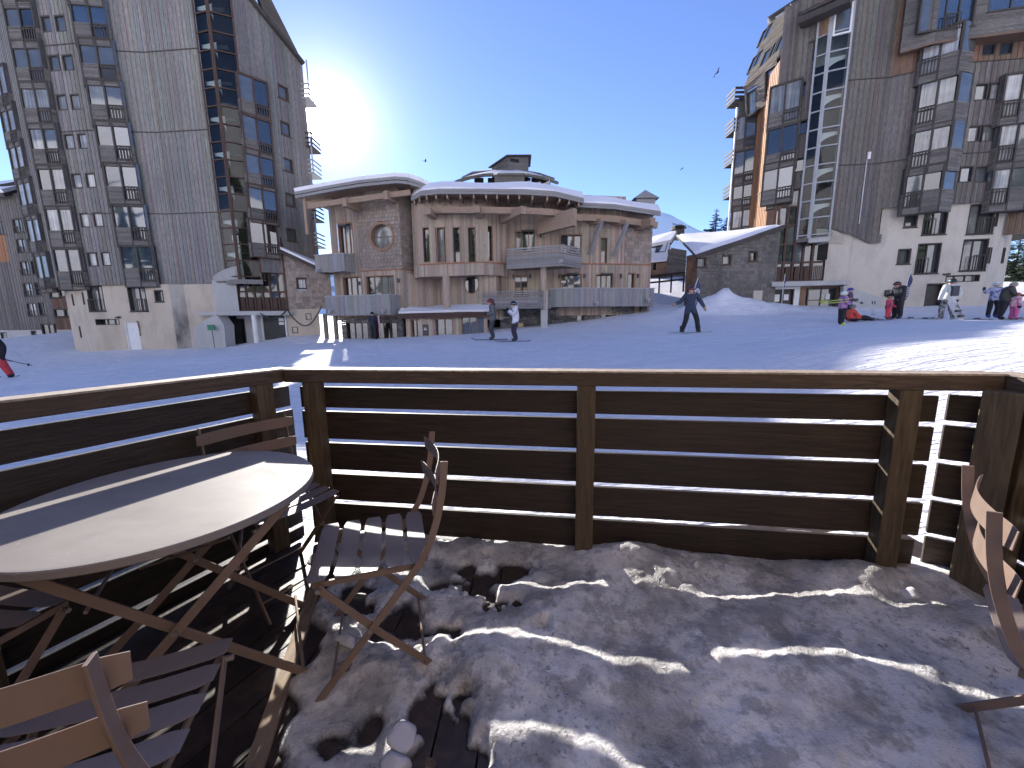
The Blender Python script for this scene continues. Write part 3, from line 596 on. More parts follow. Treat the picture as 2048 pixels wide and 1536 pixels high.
def boards_v(mb, W, poly, holes=(), bw=0.14, lo=0.72, hi=1.22, d=0.0, dj=0.022, mi=0, brk=None, plainwall=False):
    us = [p[0] for p in poly]; u = min(us); umax = max(us)
    if plainwall:
        cuts = sorted(set([round(x, 4) for x in us] + [round(h[k], 4) for h in holes for k in (0, 1) if u < h[k] < umax]))
        cells = list(zip(cuts[:-1], cuts[1:]))
    else:
        cells = []
        while u < umax-0.01:
            b = bw*random.uniform(0.9, 1.1); cells.append((u, min(u+b, umax))); u += b
    for k, (a, b) in enumerate(cells):
        za = cross_at(poly, a+1e-4, 0); zb = cross_at(poly, b-1e-4, 0); mid = (a+b)/2; zm = cross_at(poly, mid, 0)
        n = len(zm)//2; slant = len(za) == len(zb) == len(zm)
        hs = [(h[2], h[3]) for h in holes if h[0]-1e-6 <= mid <= h[1]+1e-6]
        dd = d if plainwall else d + (dj if k % 2 else 0) + random.uniform(0, .006); ex = 0 if plainwall else (0.012 if k % 2 else 0.0)
        col = (1, 1, 1) if plainwall else tone(lo, hi)
        for j in range(n):
            z0, z1 = zm[2*j], zm[2*j+1]
            segs = [(z0, z1)]
            if brk: # horizontal breaks between stacked board lengths
                cutz = [z0]+sorted(c for c in brk if z0 < c < z1)+[z1]; segs = list(zip(cutz[:-1], cutz[1:]))
            for s0, s1 in segs:
                c2 = col if plainwall else tuple(x*random.uniform(.93, 1.07) for x in col)
                for y0, y1 in sub_int([(s0, s1)], hs):
                    if y1-y0 < 0.004: continue
                    b0 = za[2*j] if slant and abs(y0-z0) < 1e-6 else y0; b1 = zb[2*j] if slant and abs(y0-z0) < 1e-6 else y0
                    t0 = za[2*j+1] if slant and abs(y1-z1) < 1e-6 else y1; t1 = zb[2*j+1] if slant and abs(y1-z1) < 1e-6 else y1
                    P = W.P
                    if plainwall: mb.face([P(a, b0, dd), P(b, b1, dd), P(b, t1, dd), P(a, t0, dd)], mi, c2)
                    else:
                        i = len(mb.v); mb.v.extend([tuple(q) for q in (P(a-ex, b0, dd), P(b+ex, b1, dd), P(b+ex, t1, dd), P(a-ex, t0, dd), P(a-ex, b0, d-.02), P(b+ex, b1, d-.02), P(b+ex, t1, d-.02), P(a-ex, t0, d-.02))])
                        for fc in ((0, 1, 2, 3), (0, 4, 5, 1), (1, 5, 6, 2), (2, 6, 7, 3), (3, 7, 4, 0)): mb.f.append(tuple(i+q for q in fc)); mb.m.append(mi); mb.c.append(c2)
def rows_h(mb, W, poly, holes=(), rh=0.12, wmin=2.0, wmax=4.5, lo=0.72, hi=1.22, d=0.0, tilt=0.02, gap=0.004, jit=0.004, mi=0, hue=0.04):
    zs = [p[1] for p in poly]; z = min(zs); zmax = max(zs)
    while z < zmax-0.01:
        z1 = min(z+rh, zmax); zm = (z+z1)/2; xs = cross_at(poly, zm, 1)
        hs = [(h[0], h[1]) for h in holes if h[2]-1e-6 <= zm <= h[3]+1e-6]
        ivs = sub_int([(xs[2*j], xs[2*j+1]) for j in range(len(xs)//2)], hs)
        for a, b in ivs:
            u = a; first = True
            while u < b-0.004:
                l = random.uniform(wmin, wmax)*(random.random() if first else 1); first = False; e = min(u+max(l, .03), b)
                dd = d + random.uniform(0, jit); P = W.P; col = tone(lo, hi, hue); dz = random.uniform(-jit, jit)*0.5
                i = len(mb.v); g2 = gap/2
                mb.v.extend([tuple(q) for q in (P(u+g2, z+dz, dd+tilt), P(e-g2, z+dz, dd+tilt), P(e-g2, z1+tilt*.4, dd), P(u+g2, z1+tilt*.4, dd), P(u+g2, z+dz, d-.02), P(e-g2, z+dz, d-.02), P(e-g2, z1, d-.02), P(u+g2, z1, d-.02))])
                for fc in ((0, 1, 2, 3), (0, 4, 5, 1), (1, 5, 6, 2), (3, 7, 4, 0), (2, 6, 7, 3)): mb.f.append(tuple(i+q for q in fc)); mb.m.append(mi); mb.c.append(col)
                u = e
        z = z1
def wbox(mb, W, u0, u1, z0, z1, d0, d1, mi=0, col=(1, 1, 1)):
    P = W.P; mb.hexa([P(u0, z0, d1), P(u1, z0, d1), P(u1, z0, d0), P(u0, z0, d0), P(u0, z1, d1), P(u1, z1, d1), P(u1, z1, d0), P(u0, z1, d0)], mi, col)
def window(par, W, u0, u1, z0, z1, fr='dark_wood', panes=('g_dark',), cols=1, rows=1, fw=0.07, depth=0.12, proud=0.015, holes=None, name='window', sill=True, label=None, balus=None, vsplit=None):
    if holes is not None: holes.append((u0, u1, z0, z1))
    mb = MB(); P = W.P; dp = -depth
    for a, b, c, d in ((u0, u0+fw, z0, z1), (u1-fw, u1, z0, z1), (u0+fw, u1-fw, z1-fw, z1), (u0+fw, u1-fw, z0, z0+fw)): wbox(mb, W, a, b, c, d, dp-.05, proud)
    iu0, iu1, iz0, iz1 = u0+fw, u1-fw, z0+fw, z1-fw; cw = (iu1-iu0)/cols; rh = (iz1-iz0)/rows; mw = fw*0.75
    for k in range(1, cols): wbox(mb, W, iu0+k*cw-mw/2, iu0+k*cw+mw/2, iz0, iz1, dp-.04, dp+.05)
    for k in range(1, rows): wbox(mb, W, iu0, iu1, iz0+k*rh-mw/2, iz0+k*rh+mw/2, dp-.04, dp+.045)
    if sill: wbox(mb, W, u0-.05, u1+.05, z0-.05, z0-.002, -.02, proud+.05)
    o = mb.build(name, M[fr], par)
    if label: o['label'] = label
    q = 0
    for i in range(cols):
        for j in range(rows):
            a, b = iu0+i*cw, iu0+(i+1)*cw; c, d = iz0+j*rh, iz0+(j+1)*rh; mb = MB()
            dz = random.uniform(-.006, .006); dv = random.uniform(-.006, .006)
            mb.face([P(a, c, dp-dz), P(b, c, dp+dz), P(b, d, dp+dz+dv), P(a, d, dp-dz+dv)])
            mb.build('pane', M[panes[q % len(panes)]], o); q += 1
    if balus: # (from, to) share of the width that carries balusters, height
        ba, bb, bh = balus; a, b = u0+(u1-u0)*ba, u0+(u1-u0)*bb; mb = MB(); wbox(mb, W, a, b, z0+bh-.05, z0+bh, proud+.01, proud+.05)
        n = max(3, int((b-a)/0.13))
        for k in range(n+1):
            x = a+(b-a)*k/n; wbox(mb, W, x-.02, x+.02, z0-.06, z0+bh+.0, proud+.02, proud+.045)
        mb.build('railing', M['dark_wood'], o, kind='stuff')
    return o
def win_px(par, W, cx, cy, w_, h_, holes, **kw):
    u, z = W.hit(cx, cy); return window(par, W, u-w_/2, u+w_/2, z-h_/2, z+h_/2, holes=holes, **kw)
def bay(par, W, cx, cy, w_, h_, holes, dl=0.45, dr=0.45, cl=0.04, cr=0.04, panes=('g_curtain', 'g_grey'), railside=1, slats='grey_wood_h', spandrel=0.95, fr='dark_wood'):
    # oriel: slatted apron with a short baluster railing on one side, two tall panes, canted returns; (cx, cy) = centre of the glazing on the front
    u, z = W.off((dl+dr)/2).hit(cx, cy); U0, U1 = u-w_/2, u+w_/2
    F = Wall(W.P(U0, 0, dl), W.P(U1, 0, dr)); u0, u1 = 0.0, F.L; g0, g1 = z-h_/2, z+h_/2; z0 = g0-spandrel; mb = MB(); P = F.P; depth = max(dl, dr)
    if holes is not None: holes.append((U0-cl+.03, U1+cr-.03, z0+.02, g1-.02))
    fwd = 0.08
    for a in (u0, u1-fwd): wbox(mb, F, a, a+fwd, z0, g1, -.10, 0)
    wbox(mb, F, u0+fwd, u1-fwd, g1-.12, g1, -.10, -.004); wbox(mb, F, u0+fwd, u1-fwd, z0, z0+.06, -.10, -.006)
    for zz, sgn in ((g1-.01, 1), (z0+.01, -1)):
        q = [W.P(U0-cl, zz, -.02), F.P(u0, zz, 0), F.P(u1, zz, 0), W.P(U1+cr, zz, -.02)]; mb.face(q if sgn > 0 else list(reversed(q)))
    m = (u0+u1)/2; ra, rb = (m, u1-fwd) if railside > 0 else (u0+fwd, m); sa, sb = (u0+fwd, m) if railside > 0 else (m, u1-fwd)
    wbox(mb, F, m-.05, m+.05, z0+.06, g1-.12, -.12, -.006)
    low = z0+spandrel*0.42
    wbox(mb, F, ra, rb, low-.06, low, -.1, -.012)
    mb.face([F.P(u0, z0, -.3), F.P(u1, z0, -.3), F.P(u1, g1, -.3), F.P(u0, g1, -.3)])
    SL = Wall(W.P(U0-cl, 0, 0), F.P(u0, 0, 0)); SR = Wall(F.P(u1, 0, 0), W.P(U1+cr, 0, 0))
    for S in (SL, SR):
        if S.L > .15:
            for a in (0, S.L-.06): wbox(mb, S, a, a+.06, g0, g1, -.05, .012)
    o = mb.build('bay_window', M[fr], par)
    mb = MB(); poly = [(sa, z0+.06), (sb, z0+.06), (sb, g0), (sa, g0)]; rows_h(mb, F, poly, rh=.115, d=-.03, tilt=.022)
    poly = [(ra, z0+.06), (rb, z0+.06), (rb, low-.06), (ra, low-.06)]; rows_h(mb, F, poly, rh=.115, d=-.03, tilt=.022)
    wbox(mb, F, sa, sb, g0, g0+.05, -.08, -.002)
    for S in (SL, SR): rows_h(mb, S, [(0, z0), (S.L, z0), (S.L, g0), (0, g0)], rh=.115, d=.002, tilt=.02)
    mb.build('slatted_apron', M[slats], o, kind='stuff')
    for k, (a, b, c, d) in enumerate(((sa+.02, sb-.05, g0+.05, g1-.12), (ra+.05, rb-.02, low, g1-.12))):
        mb = MB(); dz = random.uniform(-.008, .008); mb.face([P(a, c, -.07-dz), P(b, c, -.07+dz), P(b, d, -.07+dz), P(a, d, -.07-dz)]); mb.build('pane', M[panes[k % len(panes)]], o)
        if k == 1 and d-c > 1.2:
            mb = MB(); wbox(mb, F, a, b, g0+.02, g0+.09, -.1, -.03); mb.build('transom', M[fr], o)
    for S in (SL, SR):
        mb = MB(); mb.face([S.P(.0, g0, .0), S.P(S.L, g0, .0), S.P(S.L, g1-.05, .0), S.P(.0, g1-.05, .0)]); mb.build('side_pane', M['g_grey'], o)
    mb = MB(); bh = z0+spandrel*1.02; wbox(mb, F, ra-.03, rb+.03, bh-.16, bh-.11, .0, .045); n = 5
    for k in range(n+1):
        x = ra+.03+(rb-ra-.06)*k/n; wbox(mb, F, x-.025, x+.025, low-.14, bh, .01, .035)
    mb.build('railing', M['dark_wood'], o, kind='stuff')
    return o
def prism(name, pts, z0, z1, mat, par, inset=0):
    mb = MB(); n = len(pts); z1s = z1 if hasattr(z1, '__len__') else [z1]*n
    mb.face([(p[0], p[1], z0) for p in reversed(pts)]); mb.face([(p[0], p[1], z1s[i]) for i, p in enumerate(pts)])
    for i in range(n):
        a, b = pts[i], pts[(i+1) % n]; mb.face([(a[0], a[1], z0), (b[0], b[1], z0), (b[0], b[1], z1s[(i+1) % n]), (a[0], a[1], z1s[i])])
    return mb.build(name, mat, par)
def slab_quad(mb, pts, th, mi=0, col=(1, 1, 1), lift=0.0):
    # thick sheet over a 3D polygon: top = pts + lift along its normal, bottom th lower
    pts = [Vector(p) for p in pts]; n = (pts[1]-pts[0]).cross(pts[2]-pts[0]).normalized()
    if n.z < 0: n = -n
    top = [p+n*lift for p in pts]; bot = [p+n*(lift-th) for p in pts]; m = len(pts)
    mb.face(top, mi, col); mb.face(list(reversed(bot)), mi, col)
    for i in range(m): mb.face([bot[i], bot[(i+1) % m], top[(i+1) % m], top[i]], mi, col)
def tubes_line(mb, pts, r, n=6): mb.tube(pts, r, n)

# ================================================================== right tower
def right_tower():
    base = at(1760, 620, 25.8)
    T = thing('apartment_tower', (base.x, base.y, gz(base.x, base.y)), 'tall grey timber tower on the right with white rendered base and glass stair', 'building')
    P0 = at(1686, 200, 25.95); P1 = at(1779, 156, 25.7); P2 = at(1861, 141, 24.9); P4 = at(2120, 120, 24.2)
    We, Wf, Wh = Wall(P0, P1), Wall(P1, P2), Wall(P2, P4)
    top = 27.0
    # solid core behind the claddings
    Pw = at(1612, 300, 26.9); Po = at(1545, 300, 28.0); Pa = at(1505, 330, 31.5); Pz = at(1467, 350, 32.2)
    core = [Vector((p.x, p.y)) for p in (Pz, Pa, Po, Pw, P0, P1, P2, P4)]
    cen = Vector((26, 31)); core = [p + (cen-p).normalized()*0.55 for p in core]
    zw = at(1488, 190, 31.3).z
    prism('core', core[:4]+[core[4], Vector((28, 36)), Vector((23.5, 39))], 5.2, zw-.6, M['black_void'], T)
    prism('core', core[4:]+[Vector((44, 27)), Vector((44, 37)), Vector((29, 37))], at(1850, 413, 25.3).z-.3, 25.5, M['black_void'], T)
    prism('core', [Vector((p.x, p.y+.5)) for p in (at(1560, 560, 28), at(1690, 560, 26.6), at(1760, 520, 25.9), at(1985, 440, 24.8))]+[Vector((29.5, 28.5)), Vector((24, 34))], 0, at(1850, 413, 25.3).z-.1, M['black_void'], T)
    he, hf, hh = [], [], []
    brk = [We.hit(1683, 162)[1], We.hit(1662, 332)[1]]
    # bays on the Wh side (two columns), windows between
    for i, (cx, cy) in enumerate(((1888, 82), (1880, 182), (1868, 274), (1852, 356))):
        bay(T, Wf, cx-4, cy, 1.6, 1.5, hf, dl=.3, dr=.62, cr=.75, railside=-1, panes=(('g_white', 'g_white'), ('g_curtain', 'g_curtain'), ('g_curtain', 'g_curtain'), ('g_dark', 'g_grey'))[i], spandrel=1.25)
    for (cx, cy) in ((2040, 170), (2030, 262), (2016, 350)):
        bay(T, Wh, cx+8, cy, 1.65, 1.5, hh, dl=.3, dr=.62, cr=.7, railside=-1, panes=('g_grey', 'g_white'), spandrel=1.25)
    for cx, cy, g in ((1978, 94, 'g_blue'), (2013, 92, 'g_blue'), (1962, 184, 'g_grey'), (1993, 182, 'g_white'), (1947, 268, 'g_curtain'), (1978, 266, 'g_curtain'), (1932, 349, 'g_blue'), (1963, 349, 'g_grey')):
        win_px(T, Wh, cx, cy, 0.72, 0.92, hh, panes=(g,), fw=.07, depth=.09, sill=False)
    # board claddings
    e_poly = We.hits([(1640, 452), (1757, 486), (1765, 414), (1779, 414)])
    uE = We.L
    e_poly = [(-.1, We.hit(1652, 455)[1]), (We.hit(1757, 486)[0], We.hit(1757, 486)[1]), (We.hit(1764, 416)[0], We.hit(1764, 416)[1]), (uE, We.hit(1770, 415)[1]), (uE, top), (-.1, top)]
    e_poly = [(-.1, We.hit(1652, 455)[1]), (uE*.55, We.hit(1700, 468)[1]), (uE, We.hit(1764, 486)[1]), (uE, top), (-.1, top)]
    mb = MB(); boards_v(mb, We, e_poly, he, brk=brk, lo=.75, hi=1.15); mb.build('board_cladding', M['grey_wood'], T, kind='stuff')
    zb = Wf.hit(1800, 413)[1]
    mb = MB(); boards_v(mb, Wf, [(0, Wf.hit(1750, 486)[1]), (Wf.hit(1758, 486)[0], Wf.hit(1758, 486)[1]), (Wf.hit(1766, 415)[0], zb), (Wf.L, zb), (Wf.L, brk[0]), (0, brk[0])], hf, brk=[brk[1]], lo=.8, hi=1.25)
    mb.build('board_cladding', M['grey_wood'], T, kind='stuff')
    mb = MB(); boards_v(mb, Wf, [(0, brk[0]), (Wf.L, brk[0]), (Wf.L, top-4), (0, top-4)], hf, lo=.85, hi=1.2); mb.build('board_cladding', M['rust_wood'], T, kind='stuff')
    zs = [Wh.hit(1985, 122)[1], Wh.hit(1955, 306)[1]]; zb2 = Wh.hit(1990, 404)[1]
    mb = MB(); boards_v(mb, Wh, [(0, zb2), (Wh.L, zb2), (Wh.L, zs[0]), (0, zs[0])], hh, brk=[zs[1]]); mb.build('board_cladding', M['grey_wood'], T, kind='stuff')
    mb = MB(); boards_v(mb, Wh, [(0, zs[0]), (Wh.L, zs[0]), (Wh.L, top-4), (0, top-4)], hh, lo=.85, hi=1.2); mb.build('board_cladding', M['rust_wood'], T, kind='stuff')
    # drip boards along the seams
    for W, zz in ((We, brk[0]), (We, brk[1]), (Wf, brk[0]), (Wf, brk[1]), (Wh, zs[0]), (Wh, zs[1])):
        mb = MB(); hs = hf if W is Wf else (hh if W is Wh else [])
        for a, b in sub_int([(0.0, W.L)], [(h[0]-.03, h[1]+.03) for h in hs if h[2]-.1 < zz < h[3]+.1]): wbox(mb, W, a, b, zz-.02, zz+.035, .02, .055)
        mb.build('drip_board', M['dark_wood'], T, kind='stuff')
    # overhanging slatted top storey
    Q0 = at(1806, 60, 25.15); Q1 = at(1872, 60, 24.35); Q2 = at(2120, 60, 23.2)
    for k, (A, B) in enumerate(((Q0, Q1), (Q1, Q2))):
        W = Wall(A, B); hs = []; z0 = W.hit(1840, 92)[1] if k == 0 else W.hit(1960, 66)[1]
        if k == 0: zz0 = z0
        z0 = zz0
        if k == 1:
            win_px(T, W, 1896, 14, 2.6, 2.2, hs, panes=('g_grey', 'g_blue', 'g_blue', 'g_blue'), cols=4, fw=.08, balus=(.45, .75, .75)); win_px(T, W, 2030, -20, 2.2, 1.8, hs, panes=('g_blue',), cols=2)
        mb = MB(); rows_h(mb, W, [(0, z0), (W.L, z0), (W.L, top), (0, top)], hs, rh=.105, tilt=.025); mb.build('slat_cladding', M['grey_wood_h'], T, kind='stuff')
        Wb = W.off(-1.3)
        mb = MB(); mb.face([W.P(0, z0, .0), W.P(W.L, z0, 0), W.P(W.L, z0, -1.6), W.P(0, z0, -1.6)]); wbox(mb, W, 0, W.L, z0-.10, z0-.004, -.06, .03); mb.build('soffit', M['rust_wood'], T)
    SL = Wall(Q0 + Vector((.9, 1.3, 0)), Q0); mb = MB(); rows_h(mb, SL, [(0, zz0), (SL.L, zz0), (SL.L, top), (0, top)], rh=.105, tilt=.025); mb.build('slat_cladding', M['grey_wood_h'], T, kind='stuff')
    # white rendered base
    B0 = at(1690, 560, 26.05); B1 = at(1756, 487, 25.62); B2 = at(1992, 440, 24.42); B3 = at(2016, 440, 25.0); B4 = at(2030, 440, 27.5)
    W1, W2, W3, W4 = Wall(B0, B1), Wall(B1, B2), Wall(B2, B3), Wall(B3, B4)
    h2, h1, h3, h4 = [], [], [], []
    ztop = W2.hit(1850, 411)[1]
    for cx, cy, w_, h_, kw in ((1822, 439, .72, .95, {}), (1808, 513, .72, .95, {}), (1871, 524-88+4, 1.25, 1.75, dict(cols=2)), (1856, 517, 1.25, 1.85, dict(cols=2)), (1962, 438, 1.3, 1.75, dict(cols=2)), (1948, 510, 1.3, 1.9, dict(cols=2))):
        pn = ('g_dark', 'g_grey') if cx < 1900 else ('g_curtain', 'g_grey')
        if 'cols' in kw:
            left = cx < 1900; win_px(T, W2, cx, cy, w_, h_, h2, panes=pn, fw=.07, depth=.22, balus=((0, .5, .95) if left else (.5, 1, .95)), **kw)
        else: win_px(T, W2, cx, cy, w_, h_, h2, panes=('g_grey',), fw=.09, depth=.2, **kw)
    win_px(T, W2, 1925, 557, 1.75, 0.42, h2, panes=('g_dark', 'g_dark', 'g_curtain'), cols=3, fw=.04, depth=.25, sill=False)
    u, z = W2.hit(1868, 592); dr = window(T, W2, u-.48, u+.48, z-1.5, z+.78, fr='door_dark', panes=('door_dark',), holes=h2, name='door', depth=.22, sill=False)
    for cx, cy in ((1994, 437), (1980, 511), (2007, 511)):
        win_px(T, W3, cx, cy, .3, .95, h3, panes=('g_grey',), fw=.05, depth=.15, sill=False)
    mb = MB(); boards_v(mb, W1, [(0, 0.3), (W1.L, 0.3), (W1.L, W1.hit(1756, 484)[1]+.3), (0, W1.hit(1700, 487)[1]+.95)], h1, plainwall=True)
    boards_v(mb, W2, [(0, 0.3), (W2.L, 0.3), (W2.L, ztop), (0, ztop)], h2, plainwall=True); boards_v(mb, W3, [(0, 0.3), (W3.L, 0.3), (W3.L, ztop), (0, ztop)], h3, plainwall=True); boards_v(mb, W4, [(0, .3), (W4.L, .3), (W4.L, ztop), (0, ztop)], h4, plainwall=True)
    wl = mb.build('rendered_wall', M['plaster_w'], T)
    mb = MB(); mb.face([W2.P(0, ztop, 0), W2.P(W2.L, ztop, 0), W3.P(W3.L, ztop, 0), (B4.x, B4.y, ztop), (B1.x, B1.y+2.5, ztop)]); mb.build('base_roof', M['plaster_w'], T)
    for s in ((1887, 549), (1891, 549), (1897, 548)):
        mb = MB(); u, z = W2.hit(*s); wbox(mb, W2, u-.05, u+.05, z-.05, z+.05, 0, .1); mb.build('wall_lamp', M['dark_metal'], T)
    u, z = W1.hit(1772, 587); mb = MB(); u, z = W2.hit(1775, 587); wbox(mb, W2, u-.18, u+.18, z-.18, z+.22, 0, .16); mb.build('meter_box', M['dark_metal'], T)
    mb = MB(); u, z = We.hit(1736, 312); wbox(mb, We, u-.08, u+.08, z-.2, z+.2, .03, .12); wbox(mb, We, u-.08, u-.05, z-4.0, z-.2, .03, .06); mb.build('wall_box', M['white_paint'], T)
    # soffit under the overhang at the right end, brown
    mb = MB(); S = Wall(at(2014, 440, 24.7), at(2120, 440, 23.9)); boards_v(mb, S, [(0, ztop-1.9), (S.L, ztop-1.9), (S.L, ztop+.4), (0, ztop+.4)]); mb.build('overhang_side', M['rust_wood'], T, kind='stuff')
    mb = MB(); boards_v(mb, S.off(.06), [(1.2, ztop-2.1), (S.L, ztop-2.1), (S.L, ztop+2.2), (1.2, ztop+2.2)]); mb.build('overhang_side', M['grey_wood'], T, kind='stuff')
    # ---------------- glass stair
    G0 = at(1612, 280, 26.75); G1 = at(1640, 260, 26.3); G2 = at(1686, 240, 25.85)
    GL, GR = Wall(G0, G1), Wall(G1, G2)
    zb = GR.hit(1640, 468)[1]; zt = GR.hit(1675, 62)[1]; ztop_g = GR.hit(1680, 8)[1]
    n = 11; dz = (zt-zb)/n
    mb = MB()
    for W, e0, e1 in ((GL, .0, GL.L), (GR, .0, GR.L)):
        wbox(mb, W, e0, e0+.10, zb-.2, ztop_g, -.1, .03); wbox(mb, W, e1-.10, e1, zb-.2, ztop_g, -.1, .03)
        for k in range(n+1): wbox(mb, W, e0+.10, e1-.10, zb+k*dz-.035, zb+k*dz+.035, -.1, .02)
    fr = mb.build('stair_glazing', M['zinc'], T)
    for k in range(n):
        for W in (GL, GR):
            mb = MB(); q = random.uniform(-.006, .006); mb.face([W.P(.1, zb+k*dz, -.04+q), W.P(W.L-.1, zb+k*dz, -.04-q), W.P(W.L-.1, zb+k*dz+dz, -.04-q), W.P(.1, zb+k*dz+dz, -.04+q)]); mb.build('pane', M['g_clear'], fr)
    # landings seen through the glass (quarter-round ends) and the dark wall behind them
    for k in range(0, n, 2):
        z = zb+k*dz+dz*.9; mb = MB(); pts = []
        c = GR.P(GR.L-.05, z, -.12)
        arc = [GR.P(GR.L-.05-1.1*math.cos(a), z+0.75*math.sin(a)-.0, -.25) for a in np.linspace(0, math.pi/2, 9)]
        for i in range(8):
            a, b = arc[i], arc[i+1]; up = Vector((0, 0, z+.95))
            mb.face([a, b, Vector((b.x, b.y, z+.95)), Vector((a.x, a.y, z+.95))])
        mb.face([GR.P(.05, z+.95, -.2), GR.P(GR.L-.02, z+.95, -.2), GR.P(GR.L-.02, z+.95, -1.9), GR.P(.05, z+.95, -1.9)]); mb.build('stair_landing', M['white_paint'], fr)
    mb = MB(); mb.face([GR.P(-1.2, zb-.3, -1.5), GR.P(GR.L+.2, zb-.3, -1.5), GR.P(GR.L+.2, ztop_g, -1.5), GR.P(-1.2, ztop_g, -1.5)]); wbox(mb, GR, 0, GR.L, zb-.5, zb-.2, -1.4, .02); mb.build('stair_back_wall', M['interior'], fr)
    hw = []; u, z = GR.hit(1674, 40); window(T, GR.off(.03), .12, GR.L-.1, z-.85, z+.75, fr='white_paint', panes=('g_grey',), fw=.09, depth=.05, sill=False)
    mb = MB(); boards_v(mb, GR, [(0, zt), (GR.L, zt), (GR.L, ztop_g+1.6), (0, ztop_g+1.0)], [(.1, GR.L-.1, z-.85, z+.75)]); boards_v(mb, GL, [(0, zt), (GL.L, zt), (GL.L, ztop_g+1), (0, ztop_g+.6)]); mb.build('board_cladding', M['rust_wood'], T, kind='stuff')
    mb = MB(); mb.face([GL.P(0, zb-.2, 0), GL.P(GL.L, zb-.75, 0), GR.P(GR.L, zb-.05, 0), GR.P(GR.L, zb-.05, -1.3), GL.P(0, zb-.2, -1.0)]); wbox(mb, GR, 0, GR.L, zb-.42, zb-.1, -.02, .015); wbox(mb, GL, 0, GL.L, zb-.42, zb-.1, -.02, .015); mb.build('stair_underside', M['grey_wood'], T)
    # roof gutter over the stair
    mb = MB(); A = at(1600, 46, 27.0); B = at(1702, 2, 25.2); mb.beam(A, B, .7, .35); mb.beam(A+Vector((0, -.2, .3)), B+Vector((0, -.2, .35)), .5, .18); mb.build('eaves', M['dark_wood'], T)
    mb = MB(); slab_quad(mb, [A+Vector((0, 0, .45)), B+Vector((0, 0, .5)), B+Vector((1.6, 3, 3.4)), A+Vector((1.2, 3, 3.2))], .25); mb.build('stair_roof', M['dark_wood'], T)
    # ---------------- wing with bays left of the stair
    Wc = Wall(Po, Pw); hc = []
    for i, (cx, cy) in enumerate(((1570, 193), (1564, 277), (1556, 350))):
        bay(T, Wc, cx, cy, 1.75, 1.75, hc, dl=.3, dr=.35, railside=1, panes=(('g_curtain', 'g_curtain'), ('g_dark', 'g_dark'), ('g_grey', 'g_blue'))[i], spandrel=.95)
    for cx, cy in ((1603, 180), (1604, 255), (1598, 330)): win_px(T, Wc, cx, cy, .6, .9, hc, panes=('g_dark',), fw=.08, depth=.15, sill=False)
    win_px(T, Wc, 1577, 407, 1.1, 1.7, hc, panes=('g_curtain', 'g_curtain'), cols=2, balus=(0, .5, .8)); o = win_px(T, Wc, 1541, 408, .5, .75, hc, panes=('g_white',), fw=.08)
    mb = MB(); u, z = Wc.hit(1541, 400); wbox(mb, Wc, u-.17, u+.17, z-.12, z+.14, -.11, -.09); mb.build('red_notice', M['red_paint'], T)
    zr = Wc.hit(1570, 383)[1]; zl = Wc.hit(1570, 470)[1]
    mb = MB(); boards_v(mb, Wc, [(0, zr), (Wc.L, zr), (Wc.L, top-6), (0, top-6)], hc); mb.build('board_cladding', M['grey_wood'], T, kind='stuff')
    mb = MB(); boards_v(mb, Wc, [(0, zl), (Wc.L, zl), (Wc.L, zr), (0, zr)], hc); mb.build('board_cladding', M['rust_wood'], T, kind='stuff')
    Wo = Wall(Pa, Po); mb = MB(); zo0 = Wo.hit(1520, 462)[1]; zo1 = Wo.hit(1528, 195)[1]; bk = [Wo.hit(1525, 258)[1], Wo.hit(1515, 390)[1]]
    boards_v(mb, Wo, [(0, zo0), (Wo.L, zo0), (Wo.L, zo1+1), (0, zo1+1)], brk=bk, lo=.8, hi=1.25); mb.build('board_cladding', M['orange_wood'], T, kind='stuff')
    for zz in bk: mb = MB(); wbox(mb, Wo, 0, Wo.L, zz-.02, zz+.03, .02, .06); mb.build('drip_board', M['pale_wood_h'], T)
    Wa = Wall(Pz, Pa); ha = []
    for i, cy in enumerate((252, 322, 373, 432)):
        bay(T, Wa, 1491-i*2.2, cy, 1.45, 1.7, ha, dl=.25, dr=.3, railside=1, panes=(('g_curtain', 'g_grey'), ('g_grey', 'g_dark'), ('g_dark', 'g_dark'), ('g_white', 'g_white'))[i], spandrel=.9)
    mb = MB(); boards_v(mb, Wa, [(0, Wa.hit(1480, 470)[1]), (Wa.L, Wa.hit(1480, 470)[1]), (Wa.L, zo1+1), (0, zo1+1)], ha, lo=.55, hi=.85); mb.build('board_cladding', M['grey_wood'], T, kind='stuff')
    # little outside balconies on the far left edge
    for i, cy in enumerate((208, 268, 330, 395)):
        c = at(1472-i*2.5, cy, 32.6); mb = MB(); mb.box(c, .9, 1.2, .08)
        for k in range(3): mb.box(c+Vector((0, -.6, .3*k+.2)), .92, .05, .16); mb.box(c+Vector((-.44, 0, .3*k+.2)), .05, 1.2, .16)
        mb.build('balcony', M['dark_wood'], T, kind='stuff')
    mb = MB(); a = at(1474, 215, 32.0); mb.tube([a, (a.x, a.y, 3.5)], .06, 6); mb.build('balcony_post', M['white_paint'], T)
    # ---------------- slatted crown (two storeys, battered)
    a0 = at(1493, 232, 31.4); a1 = at(1556, 196, 28.9); a2 = at(1626, 163, 26.9)
    b0 = at(1488, 176, 31.5); b1 = at(1556, 116, 28.9); b2 = at(1626, 78, 27.0)
    c0 = at(1537, 48, 33.2); c1 = at(1582, 20, 31.0); c2 = at(1640, -30, 28.6)
